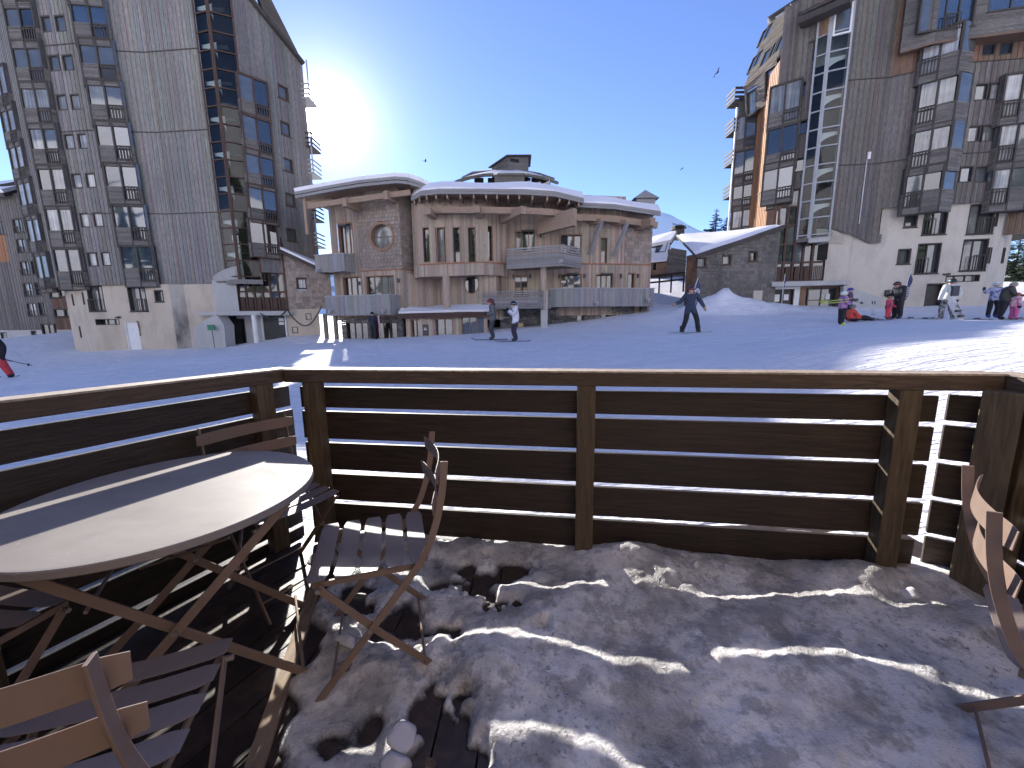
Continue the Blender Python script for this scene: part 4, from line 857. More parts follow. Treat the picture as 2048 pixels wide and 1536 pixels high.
    for k, (A, B, C, D) in enumerate(((a0, a1, b1, b0), (a1, a2, b2, b1))):
        W = Wall(A, B, D); hs = []
        if k == 0: win_px(T, W, 1503, 205, .9, 1.6, hs, panes=('g_curtain',), cols=1, fw=.1); win_px(T, W, 1545, 163, 1.2, 1.8, hs, panes=('g_blue', 'g_blue'), cols=2)
        else: win_px(T, W, 1570, 139, 1.7, 1.8, hs, panes=('g_blue', 'g_blue', 'g_blue'), cols=3, balus=(.0, .4, .5)); win_px(T, W, 1615, 107, .8, 1.1, hs, panes=('g_dark',), sill=False)
        pl = [((p-W.O).dot(W.u), (p-W.O).dot(W.v)) for p in (A, B, C, D)]
        mb = MB(); rows_h(mb, W, pl, hs, rh=.13, tilt=.03); mb.build('slat_cladding', M['pale_wood_h' if k == 0 else 'grey_wood_h'], T, kind='stuff')
        mb = MB(); mb.face([W.P(*q, 0) for q in pl[:1]] + [W.P(*pl[1], 0), W.P(*pl[1], -3), W.P(*pl[0], -3)]); mb.beam(D, C, .16, .14); mb.build('edge_board', M['rust_wood'], T)
    for k, (A, B, C, D) in enumerate(((b0, b1, c1, c0), (b1, b2, c2, c1))):
        W = Wall(A, B, D); hs = []
        if k == 0:
            for cx, cy in ((1536, 110), (1511, 122), (1531, 68), (1554, 92)): win_px(T, W, cx, cy, 1.05, 1.5, hs, panes=('g_blue', 'g_blue'), cols=2, fw=.07, depth=.05, sill=False)
        else: win_px(T, W, 1594, 44, 1.0, 1.5, hs, panes=('g_white',), fw=.09, depth=.05, sill=False)
        pl = [((p-W.O).dot(W.u), (p-W.O).dot(W.v)) for p in (A, B, C, D)]
        mb = MB(); rows_h(mb, W, pl, hs, rh=.13, tilt=.03); mb.build('slat_roof', M['pale_wood_h' if k == 0 else 'grey_wood_h'], T, kind='stuff')
        mb = MB(); mb.face([W.P(q[0], q[1], -.3) for q in pl]); mb.build('roof_deck', M['black_void'], T)
    mb = MB(); slab_quad(mb, [c0+Vector((-.3, -.3, .25)), c1+Vector((-.2, -.4, .3)), c2+Vector((0, -.3, .3)), c2+Vector((5, 6, 4)), c0+Vector((4, 6, 3))], .3); mb.build('roof', M['dark_wood'], T)
    mb = MB(); slab_quad(mb, [c0+Vector((-.2, -.1, .27)), c1+Vector((-.1, -.2, .32)), c2+Vector((0, -.1, .32)), c2+Vector((5, 6, 4)), c0+Vector((4, 6, 3))], .2, lift=.15); mb.build('roof_snow', M['roof_snow'], T)
    # ---------------- entrance between tower and annex
    E0 = at(1549, 520, 27.0); E1 = at(1652, 520, 26.5); WE = Wall(E0, E1)
    zs = WE.hit(1600, 563)[1]; zt = WE.hit(1600, 452)[1]; u1 = WE.hit(1622, 540)[0]; u2 = WE.hit(1650, 540)[0]
    mb = MB(); P = WE.P; cols, rows = 5, 4; cuts = [0]+[u1*k/4 for k in (1, 2, 3, 4)]+[u2]
    zz = [zs+.05+(zt+1.2-zs)*k/4 for k in range(5)]
    for c in cuts: wbox(mb, WE, c-.07, c+.07, zs, zz[-1], -.12, .04)
    for z in zz: wbox(mb, WE, -.07, u2+.07, z-.06, z+.06, -.1, .03)
    gl = mb.build('glazed_screen', M['brown_frame'], T)
    for i in range(len(cuts)-1):
        for j in range(4):
            mb = MB(); a, b, c, d = cuts[i]+.07, cuts[i+1]-.07, zz[j]+.06, zz[j+1]-.06; q = random.uniform(-.008, .008)
            mb.face([P(a, c, -.05+q), P(b, c, -.05-q), P(b, d, -.05-q), P(a, d, -.05+q)]); mb.build('pane', M['g_dark' if (i+j) % 3 else 'g_grey'], gl)
        mb = MB()
        for k in range(6): x = cuts[i]+.16+(cuts[i+1]-cuts[i]-.32)*k/5; wbox(mb, WE, x-.03, x+.03, zs+.12, zs+1.0, .045, .07)
        mb.build('railing', M['brown_frame'], gl, kind='stuff')
    # canopy slab, cove hood and white side wall
    mb = MB(); wbox(mb, WE, -.2, WE.hit(1690, 570)[0], zs-.32, zs-.02, -1.2, .45); mb.build('canopy_slab', M['concrete'], T)
    C0 = at(1652, 530, 26.4); C1 = at(1694, 530, 25.95); WC = Wall(C0, C1); mb = MB()
    boards_v(mb, WC, [(-.05, zs-.3), (WC.L+.1, zs-.3), (WC.L+.1, WC.hit(1690, 462)[1]), (-.05, WC.hit(1660, 452)[1])], plainwall=True)
    # hood: curved cone of render sweeping from the glazing to the wall
    A0 = at(1624, 464, 26.9); prev = None
    for k in range(13):
        s = k/12; lo_ = A0.lerp(at(1690, 487, 25.9), s) + Vector((0, 0, -1.15*(1-s)**1.5)); hi_ = at(1626+64*s, 459+26*s*s, 26.75-.8*s) + Vector((0, -.55*math.sin(math.pi*min(1, s*1.0)), 0))
        if prev: mb.face([prev[0], lo_, hi_, prev[1]])
        prev = (lo_, hi_)
    mb.build('cove_hood', M['plaster_w'], T)
    # ground floor doors
    D0 = at(1549, 600, 27.2); D1 = at(1690, 600, 26.4); WD = Wall(D0, D1); hd = []
    u, z = WD.hit(1564, 597); window(T, WD, u-.72, u+.72, z-1.6, z+.62, fr='door_dark', panes=('door_dark', 'door_dark'), cols=2, holes=hd, name='door', depth=.15, sill=False)
    mb = MB(); u3 = u; wbox(mb, WD, u-.45, u-.12, z-.2, z+.28, -.12, -.10); mb.build('notice', M['paper'], T); mb = MB(); wbox(mb, WD, u+.15, u+.45, z-.12, z+.28, -.12, -.10); mb.build('notice', M['paper'], T)
    ud, zd = WD.hit(1641, 597); window(T, WD.off(.06), ud-.85, ud+.85, zd-1.6, zd+.68, fr='door_dark', panes=('g_grey', 'g_dark'), cols=2, rows=3, holes=None, name='glass_door', depth=.1, sill=False); hd.append((ud-.85, ud+.85, zd-1.6, zd+.68))
    mb = MB(); wbox(mb, WD, ud+.3, ud+.55, zd-.1, zd+.3, -.02, .0); mb.build('notice', M['paper'], T)
    ua = WD.hit(1598, 600)[0]; zc = zs-.3
    mb = MB(); boards_v(mb, WD, [(-.3, .5), (ua, .5), (ua, zc), (-.3, zc)], hd, plainwall=True); mb.build('rendered_wall', M['white_paint'], T)
    mb = MB(); boards_v(mb, WD, [(ua, .5), (WD.L+.3, .5), (WD.L+.3, zc), (ua, zc)], hd, lo=.9, hi=1.3); mb.build('board_cladding', M['rust_wood'], T, kind='stuff')
    # sloping concrete cheek beside the entrance
    A = at(1687, 574, 25.9); mb = MB(); q = [at(1687, 572, 25.75), at(1762, 595, 25.3), at(1762, 640, 25.3), at(1687, 640, 25.75)]; n = Vector((.35, .9, 0))*.5
    mb.face([q[0], q[3], q[2], q[1]]); mb.face([q[0]+n, q[1]+n, q[2]+n, q[3]+n])
    for i in range(4): mb.face([q[i], q[(i+1) % 4], q[(i+1) % 4]+n, q[i]+n])
    mb.build('concrete_cheek', M['concrete'], T)
    # ---------------- shingled annex with a snowy roof
    S0 = at(1371, 560, 27.6); S00 = at(1393, 560, 26.6); S1 = at(1552, 560, 26.9); WS = Wall(S00, S1); WSL = Wall(S0, S00); hs = []
    for cx, cy, g in ((1403, 525, 'g_white'), (1453, 520, 'g_curtain'), (1505, 513, 'g_dark')): win_px(T, WS, cx, cy, .66, .66, hs, panes=(g,), fw=.08, depth=.12, fr='brown_frame')
    u, z = WS.hit(1515, 595); hs.append((u-.32, u+.32, z-1.2, z+.52)); mb = MB(); wbox(mb, WS, u-.32, u+.32, z-1.2, z+.52, -.06, .02); mb.build('service_door', M['plaster_w'], T)
    rt = [(-.02, WS.hit(1395, 507)[1]), (WS.L, WS.hit(1546, 452)[1])]
    mb = MB(); rows_h(mb, WS, [(-.02, .5), (WS.L, .5), rt[1], rt[0]], hs, rh=.215, wmin=.22, wmax=.34, tilt=.05, jit=.010, gap=.014, lo=.75, hi=1.2); mb.build('shingle_cladding', M['shingle_dark'], T, kind='stuff')
    mb = MB(); rows_h(mb, WSL, [(0, .5), (WSL.L, .5), (WSL.L, rt[0][1]), (0, rt[0][1])], [], rh=.24, wmin=.16, wmax=.34, tilt=.035, jit=.012, gap=.012, lo=.65, hi=1.3); mb.build('shingle_cladding', M['rust_wood'], T, kind='stuff')
    p0 = WS.P(-.35, rt[0][1]-.15, .35); p1 = WS.P(WS.L, rt[1][1], .35); bk1 = WS.P(WS.L-.3, rt[1][1]+.5, -5); bk0 = at(1352, 470, 32.5)
    mb = MB(); slab_quad(mb, [p0, p1, bk1, bk0], .22); mb.build('annex_roof', M['dark_wood'], T)
    # snow blanket as a soft sheet
    mb = MB(); nn = 14
    for i in range(nn):
        for j in range(nn):
            q = []
            for (ii, jj) in ((i, j), (i+1, j), (i+1, j+1), (i, j+1)):
                s, t2 = ii/nn, jj/nn; p = p0.lerp(p1, s).lerp(bk0.lerp(bk1, s), t2); e = min(s, 1-s, t2*1.0, 1-t2); q.append(p + Vector((0, 0, .02+.26*(1-math.exp(-e*14)) + .015*math.sin(s*9+t2*5))))
            mb.face(q)
    o = mb.build('roof_snow', M['roof_snow'], T, smooth=True)
    return T
RT = right_tower()

# ================================================================== left tower
def left_tower():
    base = at(300, 690, 27)
    T = thing('apartment_tower', (base.x, base.y, gz(base.x, base.y)), 'tall grey timber tower on the left with cream rendered base, beside the sun', 'building')
    top = 30.0
    A0 = at(22, 388, 30.4); A1 = at(76, 380, 28.3); A2 = at(135, 380, 27.5); A3 = at(242, 300, 27.1); A4 = at(312, 266, 27.3); A5 = at(424, 330, 27.0)
    G1 = at(452, 330, 26.75); G2 = at(500, 330, 27.3); R1 = at(560, 330, 28.6); R2 = at(622, 330, 30.6)
    def inn(ps): return [Vector((p.x, p.y)) + (Vector((-30, 38))-Vector((p.x, p.y))).normalized()*.6 for p in ps]
    zu = at(250, 560, 27.3).z
    prism('core', inn((A0, A1, A2, A3, A4, A5, G2)) + [Vector((-26.5, 42)), Vector((-43, 40))], zu, 26.0, M['black_void'], T)
    prism('core', inn((A5, G2, R1, R2)) + [Vector((-26.5, 40)), Vector((-30, 40))], zu, Wall(R1, R2).hit(597, 135)[1], M['black_void'], T)
    prism('core', [Vector((p.x, p.y+.6)) for p in (at(150, 620, 29), at(180, 620, 27.6), at(430, 620, 27.4))]+[Vector((-17.5, 29.6)), Vector((-17, 33)), Vector((-34, 36))], -1.5, at(250, 575, 27.3).z, M['black_void'], T)
    h = {k: [] for k in 'abcdr'}
    Wa, Wb, Wc, Wd, We = Wall(A0, A1), Wall(A1, A2), Wall(A2, A3), Wall(A3, A4), Wall(A4, A5)
    zb = Wc.hit(200, 572)[1]
    # bay columns
    for i in range(8):
        cx, cy = 277-16.4*i, 514-82.5*i
        pn = (('g_blue', 'g_blue'), ('g_blue', 'g_blue'), ('g_grey', 'g_blue'), ('g_grey', 'g_blue'), ('g_curtain', 'g_grey'), ('g_grey', 'g_grey'), ('g_blue', 'g_blue'), ('g_blue', 'g_grey'))[i]
        bay(T, Wc, cx-3, cy, 1.9, 1.55, h['c'], dl=.55, dr=.10, cl=.5, panes=pn, spandrel=1.2)
        cx, cy = 134-16.4*i, 519-82.5*i
        pn = (('g_grey', 'g_grey'), ('g_white', 'g_curtain'), ('g_dark', 'g_curtain'), ('g_curtain', 'g_grey'), ('g_curtain', 'g_curtain'), ('g_grey', 'g_grey'), ('g_grey', 'g_dark'), ('g_grey', 'g_grey'))[i]
        bay(T, Wb, cx, cy, 1.75, 1.65, h['b'], dl=.7, dr=.2, cl=.45, panes=pn, spandrel=1.2)
        cx, cy = 86-17*i, 530-74*i
        if i < 6: bay(T, Wa, cx-4, cy, 1.6, 1.85, h['a'], dl=.4, dr=.2, cl=.5, panes=('g_white', 'g_white') if i in (1, 2, 3) else ('g_curtain', 'g_curtain'), spandrel=1.0)
        # small twin windows between the bay columns
        for dx in (0, 27):
            win_px(T, Wc, 185+dx-15.2*i, 519-78.5*i-0.04*dx, .74, .95, h['c'], panes=(('g_white', 'g_white', 'g_white', 'g_white', 'g_curtain', 'g_grey', 'g_grey', 'g_dark')[i],), fw=.08, depth=.07, sill=False)
    seams = [Wc.hit(150, 430)[1], Wc.hit(120, 265)[1], Wc.hit(100, 92)[1]]
    for W, k in ((Wa, 'a'), (Wb, 'b'), (Wc, 'c')):
        mb = MB(); ul, uh = (W.hit(92, 575)[0], W.hit(-8, 215)[0]) if W is Wa else (0, 0)
        boards_v(mb, W, [(ul, zb), (W.L, zb), (W.L, top), (uh-1.2, top)] if W is Wa else [(0, zb), (W.L, zb), (W.L, top), (0, top)], h[k], brk=seams, lo=.8, hi=1.25); mb.build('board_cladding', M['silver_veil_wood'], T, kind='stuff')
    sm2 = [Wd.hit(300, 428)[1], Wd.hit(290, 265)[1], Wd.hit(280, 105)[1]]
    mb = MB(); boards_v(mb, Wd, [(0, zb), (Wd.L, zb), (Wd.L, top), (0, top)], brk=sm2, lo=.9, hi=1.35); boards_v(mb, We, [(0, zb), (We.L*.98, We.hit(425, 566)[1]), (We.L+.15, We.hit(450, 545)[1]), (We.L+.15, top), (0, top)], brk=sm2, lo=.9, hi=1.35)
    mb.build('board_cladding', M['silver_veil_wood'], T, kind='stuff')
    for W, zz in [(Wc, s) for s in seams]+[(Wd, s) for s in sm2]+[(We, s) for s in sm2]:
        mb = MB()
        for a, b in sub_int([(0.0, W.L)], [(q[0]-.03, q[1]+.03) for q in h['c'] if W is Wc and q[2]-.1 < zz < q[3]+.1]): wbox(mb, W, a, b, zz-.02, zz+.035, .02, .055)
        mb.build('drip_board', M['dark_wood'], T, kind='stuff')
    # underside where the upper floors overhang
    mb = MB(); mb.face([Wb.P(-2, zb, .5), Wb.P(Wb.L, zb, .5), Wc.P(Wc.L, zb, .03), (A4.x, A4.y, zb), (A4.x, A4.y+4, zb), Wb.P(-2, zb, -6)]); mb.build('soffit', M['rust_wood'], T)
    # ---------------- cream rendered base
    B0 = at(136, 620, 29.2); B1 = at(176, 620, 27.3); B2 = at(344, 620, 27.0); B3 = at(374, 620, 27.25); B4 = at(432, 620, 27.0); B5 = at(450, 620, 28.5)
    W0, W1, W2, W3, W4 = Wall(B0, B1), Wall(B1, B2), Wall(B2, B3), Wall(B3, B4), Wall(B4, B5); hb = {0: [], 1: []}
    zt = W1.hit(250, 570)[1]
    for cx, cy in ((146, 600), (167, 597), (161, 664)): win_px(T, W0, cx, cy, .32, .85, hb[0], panes=('g_dark',), fw=.06, depth=.15, sill=False)
    win_px(T, W1, 192, 597, 1.15, 1.75, hb[1], panes=('g_curtain', 'g_curtain'), cols=2, fw=.07, depth=.25, balus=(0, .5, .85)); win_px(T, W1, 275, 597, 1.3, 1.75, hb[1], panes=('g_curtain', 'g_curtain'), cols=2, fw=.07, depth=.25, balus=(.5, 1, .85)); win_px(T, W1, 318, 592, .66, .8, hb[1], panes=('g_grey',), fw=.08, depth=.2)
    win_px(T, W1, 215, 644, 1.75, .42, hb[1], panes=('g_dark', 'g_curtain', 'g_grey'), cols=3, fw=.04, depth=.3, sill=False)
    u, z = W1.hit(267, 672); window(T, W1, u-.48, u+.48, z-1.1, z+.92, fr='white_paint', panes=('white_paint',), holes=hb[1], depth=.06, fw=.05, name='door', sill=False, label='white painted metal door in the cream base')
    mb = MB(); boards_v(mb, W0, [(0, -2), (W0.L, -2), (W0.L, zt), (0, zt)], hb[0], plainwall=True); boards_v(mb, W1, [(0, -2), (W1.L, -2), (W1.L, zt), (0, zt)], hb[1], plainwall=True); boards_v(mb, W3, [(0, -2), (W3.L, -2), (W3.L, zt), (0, zt)], plainwall=True)
    mb.build('rendered_wall', M['plaster_c'], T); mb = MB(); boards_v(mb, W2, [(0, -2), (W2.L, -2), (W2.L, zt), (0, zt)], plainwall=True); mb.build('rendered_wall', M['plaster_s'], T, label='blackened damp facet of the cream base')
    mb = MB(); boards_v(mb, W4, [(0, -2), (W4.L, -2), (W4.L, zt), (0, zt)], plainwall=True); mb.build('rendered_wall', M['plaster_c'], T)
    mb = MB(); u, z = W1.hit(278, 650); pts = [W1.P(u-.05, z+.25, .05), W1.P(u, z+.25, .07), W1.P(u+.05, z-.2, .07), W1.P(u+.02, z-.75, .05)]; mb.tube(pts, .04, 8); mb.build('downpipe', M['rust_wood'], T)
    u, z = W1.hit(239, 635); mb = MB(); wbox(mb, W1, u-.1, u+.1, z-.06, z+.06, 0, .2); mb.build('wall_lamp', M['dark_metal'], T)
    # ---------------- glass stair (right of the boards)
    GL, GR = Wall(A5 + (G1-A5)*.35, G1), Wall(G1, G2); GL = Wall(A5, G1)
    gz0 = GR.hit(470, 552)[1]; gz1 = GR.hit(400, -60)[1]; n = 17; dz = (gz1-gz0)/n; mb = MB()
    for W in (GL, GR):
        wbox(mb, W, 0, .10, gz0-.2, gz1, -.1, .03); wbox(mb, W, W.L-.10, W.L, gz0-.2, gz1, -.1, .03)
        for k in range(n+1): wbox(mb, W, .10, W.L-.10, gz0+k*dz-.035, gz0+k*dz+.035, -.1, .02)
    fr = mb.build('stair_glazing', M['brown_frame'], T)
    for k in range(n):
        for W in (GL, GR):
            mb = MB(); q = random.uniform(-.006, .006); mb.face([W.P(.1, gz0+k*dz, -.04+q), W.P(W.L-.1, gz0+k*dz, -.04-q), W.P(W.L-.1, gz0+k*dz+dz, -.04-q), W.P(.1, gz0+k*dz+dz, -.04+q)]); mb.build('pane', M['g_clear'], fr)
    for k in range(0, n, 2):
        z = gz0+k*dz+dz*.6; mb = MB()
        arc = [GL.P(.05+1.15*math.cos(a), z+.75*math.sin(a), -.25) for a in np.linspace(0, math.pi/2, 9)]
        for i in range(8): a, b = arc[i], arc[i+1]; mb.face([a, b, Vector((b.x, b.y, z+.95)), Vector((a.x, a.y, z+.95))])
        mb.face([GL.P(.02, z+.95, -.2), GR.P(GR.L*.6, z+.95, -.2), GR.P(GR.L*.6, z+.95, -1.5), GL.P(0.02, z+.95, -1.7)]); mb.build('stair_landing', M['white_paint'], fr)
    mb = MB(); mb.face([(A5.x, A5.y+1.3, gz0-.3), (G2.x+.6, G2.y+1.2, gz0-.3), (G2.x+.6, G2.y+1.2, gz1), (A5.x, A5.y+1.3, gz1)]); mb.build('stair_back_wall', M['interior'], fr)
    mb = MB(); mb.face([GL.P(0, gz0-.2, 0), GL.P(GL.L, gz0-.2, 0), GR.P(GR.L, gz0-.2, 0), GR.P(GR.L, gz0-.2, -1.4), GL.P(0, gz0-.2, -1.4)]); wbox(mb, GR, 0, GR.L, gz0-.5, gz0-.2, -.05, .02); wbox(mb, GL, 0, GL.L, gz0-.5, gz0-.2, -.05, .02); mb.build('stair_underside', M['silver_veil_wood'], T)
    # ---------------- right flank with windows
    Wr1, Wr2 = Wall(G2, R1), Wall(R1, R2); h1, h2 = [], []; zlow = Wr1.hit(540, 545)[1]; zcap = Wr2.hit(597, 122)[1]
    for cx, cy in ((530, 464), (528, 395), (522, 325), (517, 258), (510, 180)): bay(T, Wr1, cx-2, cy, 1.7, 1.6, h1, dl=.3, dr=.3, panes=('g_grey', 'g_dark'), spandrel=.9, slats='grey_wood_h', fr='brown_frame')
    for cx, cy in ((568, 470), (565, 400), (560, 330), (556, 258), (550, 185)): win_px(T, Wr2, cx+16, cy, .7, .9, h2, panes=('g_grey',), fr='brown_frame', fw=.08)
    mb = MB(); boards_v(mb, Wr1, [(0, zlow), (Wr1.L, zlow), (Wr1.L, zcap+1.5), (0, zcap+3)], h1, lo=.7, hi=1.05); boards_v(mb, Wr2, [(0, zlow), (Wr2.L, zlow), (Wr2.L, zcap), (0, zcap+1.5)], h2, lo=.7, hi=1.05); mb.build('board_cladding', M['silver_veil_wood'], T, kind='stuff')
    # battered slatted crown on the right
    a0 = at(470, 20, 27.2); b0 = Wr1.P(0, zcap+3, .1); b1 = Wr1.P(Wr1.L, zcap+1.4, .15); b2 = Wr2.P(Wr2.L, zcap-.1, .15); c1 = at(505, -40, 30.6); c2 = at(541, -20, 32.5)
    for A, B, C, D in ((b0, b1, c1, at(440, -60, 29.5)), (b1, b2, c2, c1)):
        W = Wall(A, B, D); pl = [((p-W.O).dot(W.u), (p-W.O).dot(W.v)) for p in (A, B, C, D)]; hs = []
        mb = MB(); rows_h(mb, W, pl, hs, rh=.14, tilt=.03); mb.build('slat_roof', M['grey_wood_h'], T, kind='stuff'); mb = MB(); mb.face([W.P(q[0], q[1], -.2) for q in pl]); mb.beam(A, B, .3, .2); mb.build('roof_deck', M['dark_wood'], T)
    # outside galleries on the far right edge
    for i, cy in enumerate((205, 300, 352, 441, 494)):
        c = at(611+.055*(cy-200), cy, 31.0); mb = MB(); mb.box(c, 1.25, 1.3, .1)
        for k in range(3): mb.box(c+Vector((0, -.62, .32*k+.25)), 1.28, .05, .10); mb.box(c+Vector((.62, 0, .32*k+.25)), .05, 1.3, .10)
        for sx in (-.6, .6): mb.box(c+Vector((sx, -.62, 1.2)), .07, .07, 2.4)
        mb.build('gallery', M['brown_frame'] if i % 2 else M['zinc'], T, kind='stuff')
    # ---------------- entrance
    E0 = at(474, 570, 27.4); E1 = at(571, 570, 28.2); WE = Wall(E0, E1); zs = WE.hit(520, 622)[1]; zz = [zs+.05+k*1.28 for k in range(4)]; P = WE.P
    cuts = [WE.L*k/6 for k in range(7)]; mb = MB()
    for c in cuts: wbox(mb, WE, c-.06, c+.06, zs, zz[-1]+.8, -.12, .04)
    for z in zz: wbox(mb, WE, 0, WE.L, z-.05, z+.05, -.1, .03)
    gl = mb.build('glazed_screen', M['brown_frame'], T)
    for i in range(6):
        for j in range(3):
            a, b, c, d = cuts[i]+.06, cuts[i+1]-.06, zz[j]+.05, zz[j+1]-.05; q = random.uniform(-.008, .008); mb = MB(); mb.face([P(a, c, -.05+q), P(b, c, -.05-q), P(b, d, -.05-q), P(a, d, -.05+q)]); mb.build('pane', M['g_dark'], gl)
        mb = MB()
        for k in range(5): x = cuts[i]+.14+(cuts[i+1]-cuts[i]-.28)*k/4; wbox(mb, WE, x-.025, x+.025, zs+.1, zs+.95, .045, .07)
        mb.build('railing', M['brown_frame'], gl, kind='stuff')
    mb = MB(); mb.face([P(0, zz[-1], -.06), P(WE.L, zz[-1], -.06), P(WE.L, zz[-1]+1.2, -.06), P(0, zz[-1]+1.2, -.06)]); mb.build('upper_pane', M['g_dark'], gl)
    mb = MB(); wbox(mb, WE, -2.4, WE.L+.3, zs-.3, zs-.02, -1.2, .4); mb.build('canopy_slab', M['concrete'], T)
    C0 = at(428, 600, 27.0); C1 = at(476, 600, 27.2); WC = Wall(C0, C1); mb = MB(); boards_v(mb, WC, [(0, zs-.3), (WC.L, zs-.3), (WC.L, WC.hit(460, 560)[1]), (0, WC.hit(440, 560)[1])], plainwall=True)
    prev = None
    for k in range(13):
        s = k/12; lo_ = at(426+64*s, 562-1*s, 26.9+.1*s); hi_ = at(424+61*s, 556-27*s**.8, 26.75+.3*s) + Vector((0, -.3*math.sin(math.pi*s), 0))
        if prev: mb.face([prev[0], lo_, hi_, prev[1]])
        prev = (lo_, hi_)
    mb.build('cove_hood', M['concrete'], T)
    D0 = at(444, 660, 28.4); D1 = at(580, 660, 28.3); WD = Wall(D0, D1); hd = []
    u, z = WD.hit(470, 664); window(T, WD, u-.8, u+.8, z-1.3, z+.95, fr='door_dark', panes=('g_dark', 'g_dark'), cols=2, holes=hd, name='glass_door', depth=.1, sill=False)
    u, z = WD.hit(549, 652); window(T, WD.off(.04), u-.92, u+.92, z-1.1, z+.85, fr='white_paint', panes=('door_green',), name='garage_door', depth=.08, fw=.10, sill=False); hd.append((u-.92, u+.92, z-1.1, z+.85))
    mb = MB(); wbox(mb, WD, u+.35, u+.7, z+.35, z+.55, -.03, .0); mb.build('notice', M['paper'], T); mb = MB(); wbox(mb, WD, u+.35, u+.7, z+.08, z+.28, -.03, .0); mb.build('notice', M['paper'], T)
    mb = MB(); boards_v(mb, WD, [(-1.5, -1), (WD.L+.2, -1), (WD.L+.2, zs-.3), (-1.5, zs-.3)], hd, plainwall=True); mb.build('rendered_wall', M['concrete'], T)
    c = at(511, 660, 27.3); mb = MB(); mb.tube([(c.x, c.y, -.8), (c.x, c.y, zs-.3)], .16, 14); mb.build('column', M['white_paint'], T)
    # buttress shaped like a small gable end
    q = [at(386, 640, 26.5), at(432, 628, 26.6), at(448, 650, 26.6), at(452, 705, 26.6), at(388, 705, 26.5)]; q[0] = at(386, 654, 26.5); mb = MB(); nn = Vector((.05, 1, 0))*.9
    mb.face(list(reversed(q))); mb.face([p+nn for p in q])
    for i in range(5): mb.face([q[i], q[(i+1) % 5], q[(i+1) % 5]+nn, q[i]+nn])
    mb.build('concrete_buttress', M['concrete'], T)
    # ---------------- shingled annex
    S0 = at(566, 570, 28.2); S1 = at(662, 570, 28.6); WS = Wall(S0, S1); hs = []; zlo = WS.hit(600, 618)[1]
    win_px(T, WS, 603, 567, .7, .75, hs, panes=('g_white',), fw=.08, depth=.12, fr='brown_frame')
    r0, r1 = WS.hit(568, 501)[1], WS.hit(654, 548)[1]
    mb = MB(); rows_h(mb, WS, [(0, zlo), (WS.L, zlo), (WS.L, r1), (0, r0)], hs, rh=.22, wmin=.16, wmax=.34, tilt=.035, jit=.012, gap=.012, lo=.7, hi=1.3); mb.build('shingle_cladding', M['shingle'], T, kind='stuff')
    W5 = Wall(at(576, 650, 28.2), at(640, 650, 28.6)); mb = MB(); boards_v(mb, W5, [(0, -1), (W5.L, -1), (W5.L, zlo), (0, zlo)], plainwall=True); mb.build('rendered_wall', M['plaster_c'], T)
    for cx, cy in ((617, 633), (590, 660)): win_px(T, W5.off(.02), cx, cy, .38, .45, None, panes=('g_dark',), fw=.04, depth=.02, sill=False, name='vent')
    mb = MB(); slab_quad(mb, [WS.P(-.2, r0+.15, .3), WS.P(WS.L+.1, r1+.1, .3), WS.P(WS.L+.1, r1+.5, -4), WS.P(-.2, r0+.7, -4)], .2); mb.build('annex_roof', M['dark_wood'], T); mb = MB(); slab_quad(mb, [WS.P(-.1, r0+.15, .25), WS.P(WS.L, r1+.1, .25), WS.P(WS.L, r1+.5, -4), WS.P(-.1, r0+.7, -4)], .14, lift=.16); mb.build('roof_snow', M['roof_snow'], T)
    mb = MB(); a, b, c2 = at(520, 626, 27.0), at(574, 618, 27.8), at(645, 612, 28.2)
    pts = [a.lerp(b, i/10)+Vector((0, 0, -.55*math.sin(math.pi*i/10))) for i in range(11)]+[b.lerp(c2, i/10)+Vector((0, -.1, -1.3*math.sin(math.pi*i/10))) for i in range(1, 11)]; mb.tube(pts, .05, 6); mb.build('hose', M['dark_metal'], T)
    return T
LT = left_tower()
# green notice on a post in front of the buttress
p = at(422, 690, 26.3); sg = thing('notice_sign', (p.x, p.y, gz(p.x, p.y)), 'small green rectangular sign on a thin post before the left tower', 'sign')
mb = MB(); a = at(422, 655, 26.3); mb.box(a, .48, .03, .36); mb.build('panel', M['sign_green'], sg); mb = MB(); mb.tube([(a.x+.05, a.y+.03, gz(p.x, p.y)-.2), (a.x+.02, a.y+.03, a.z)], .02, 6); mb.build('post', M['dark_metal'], sg)

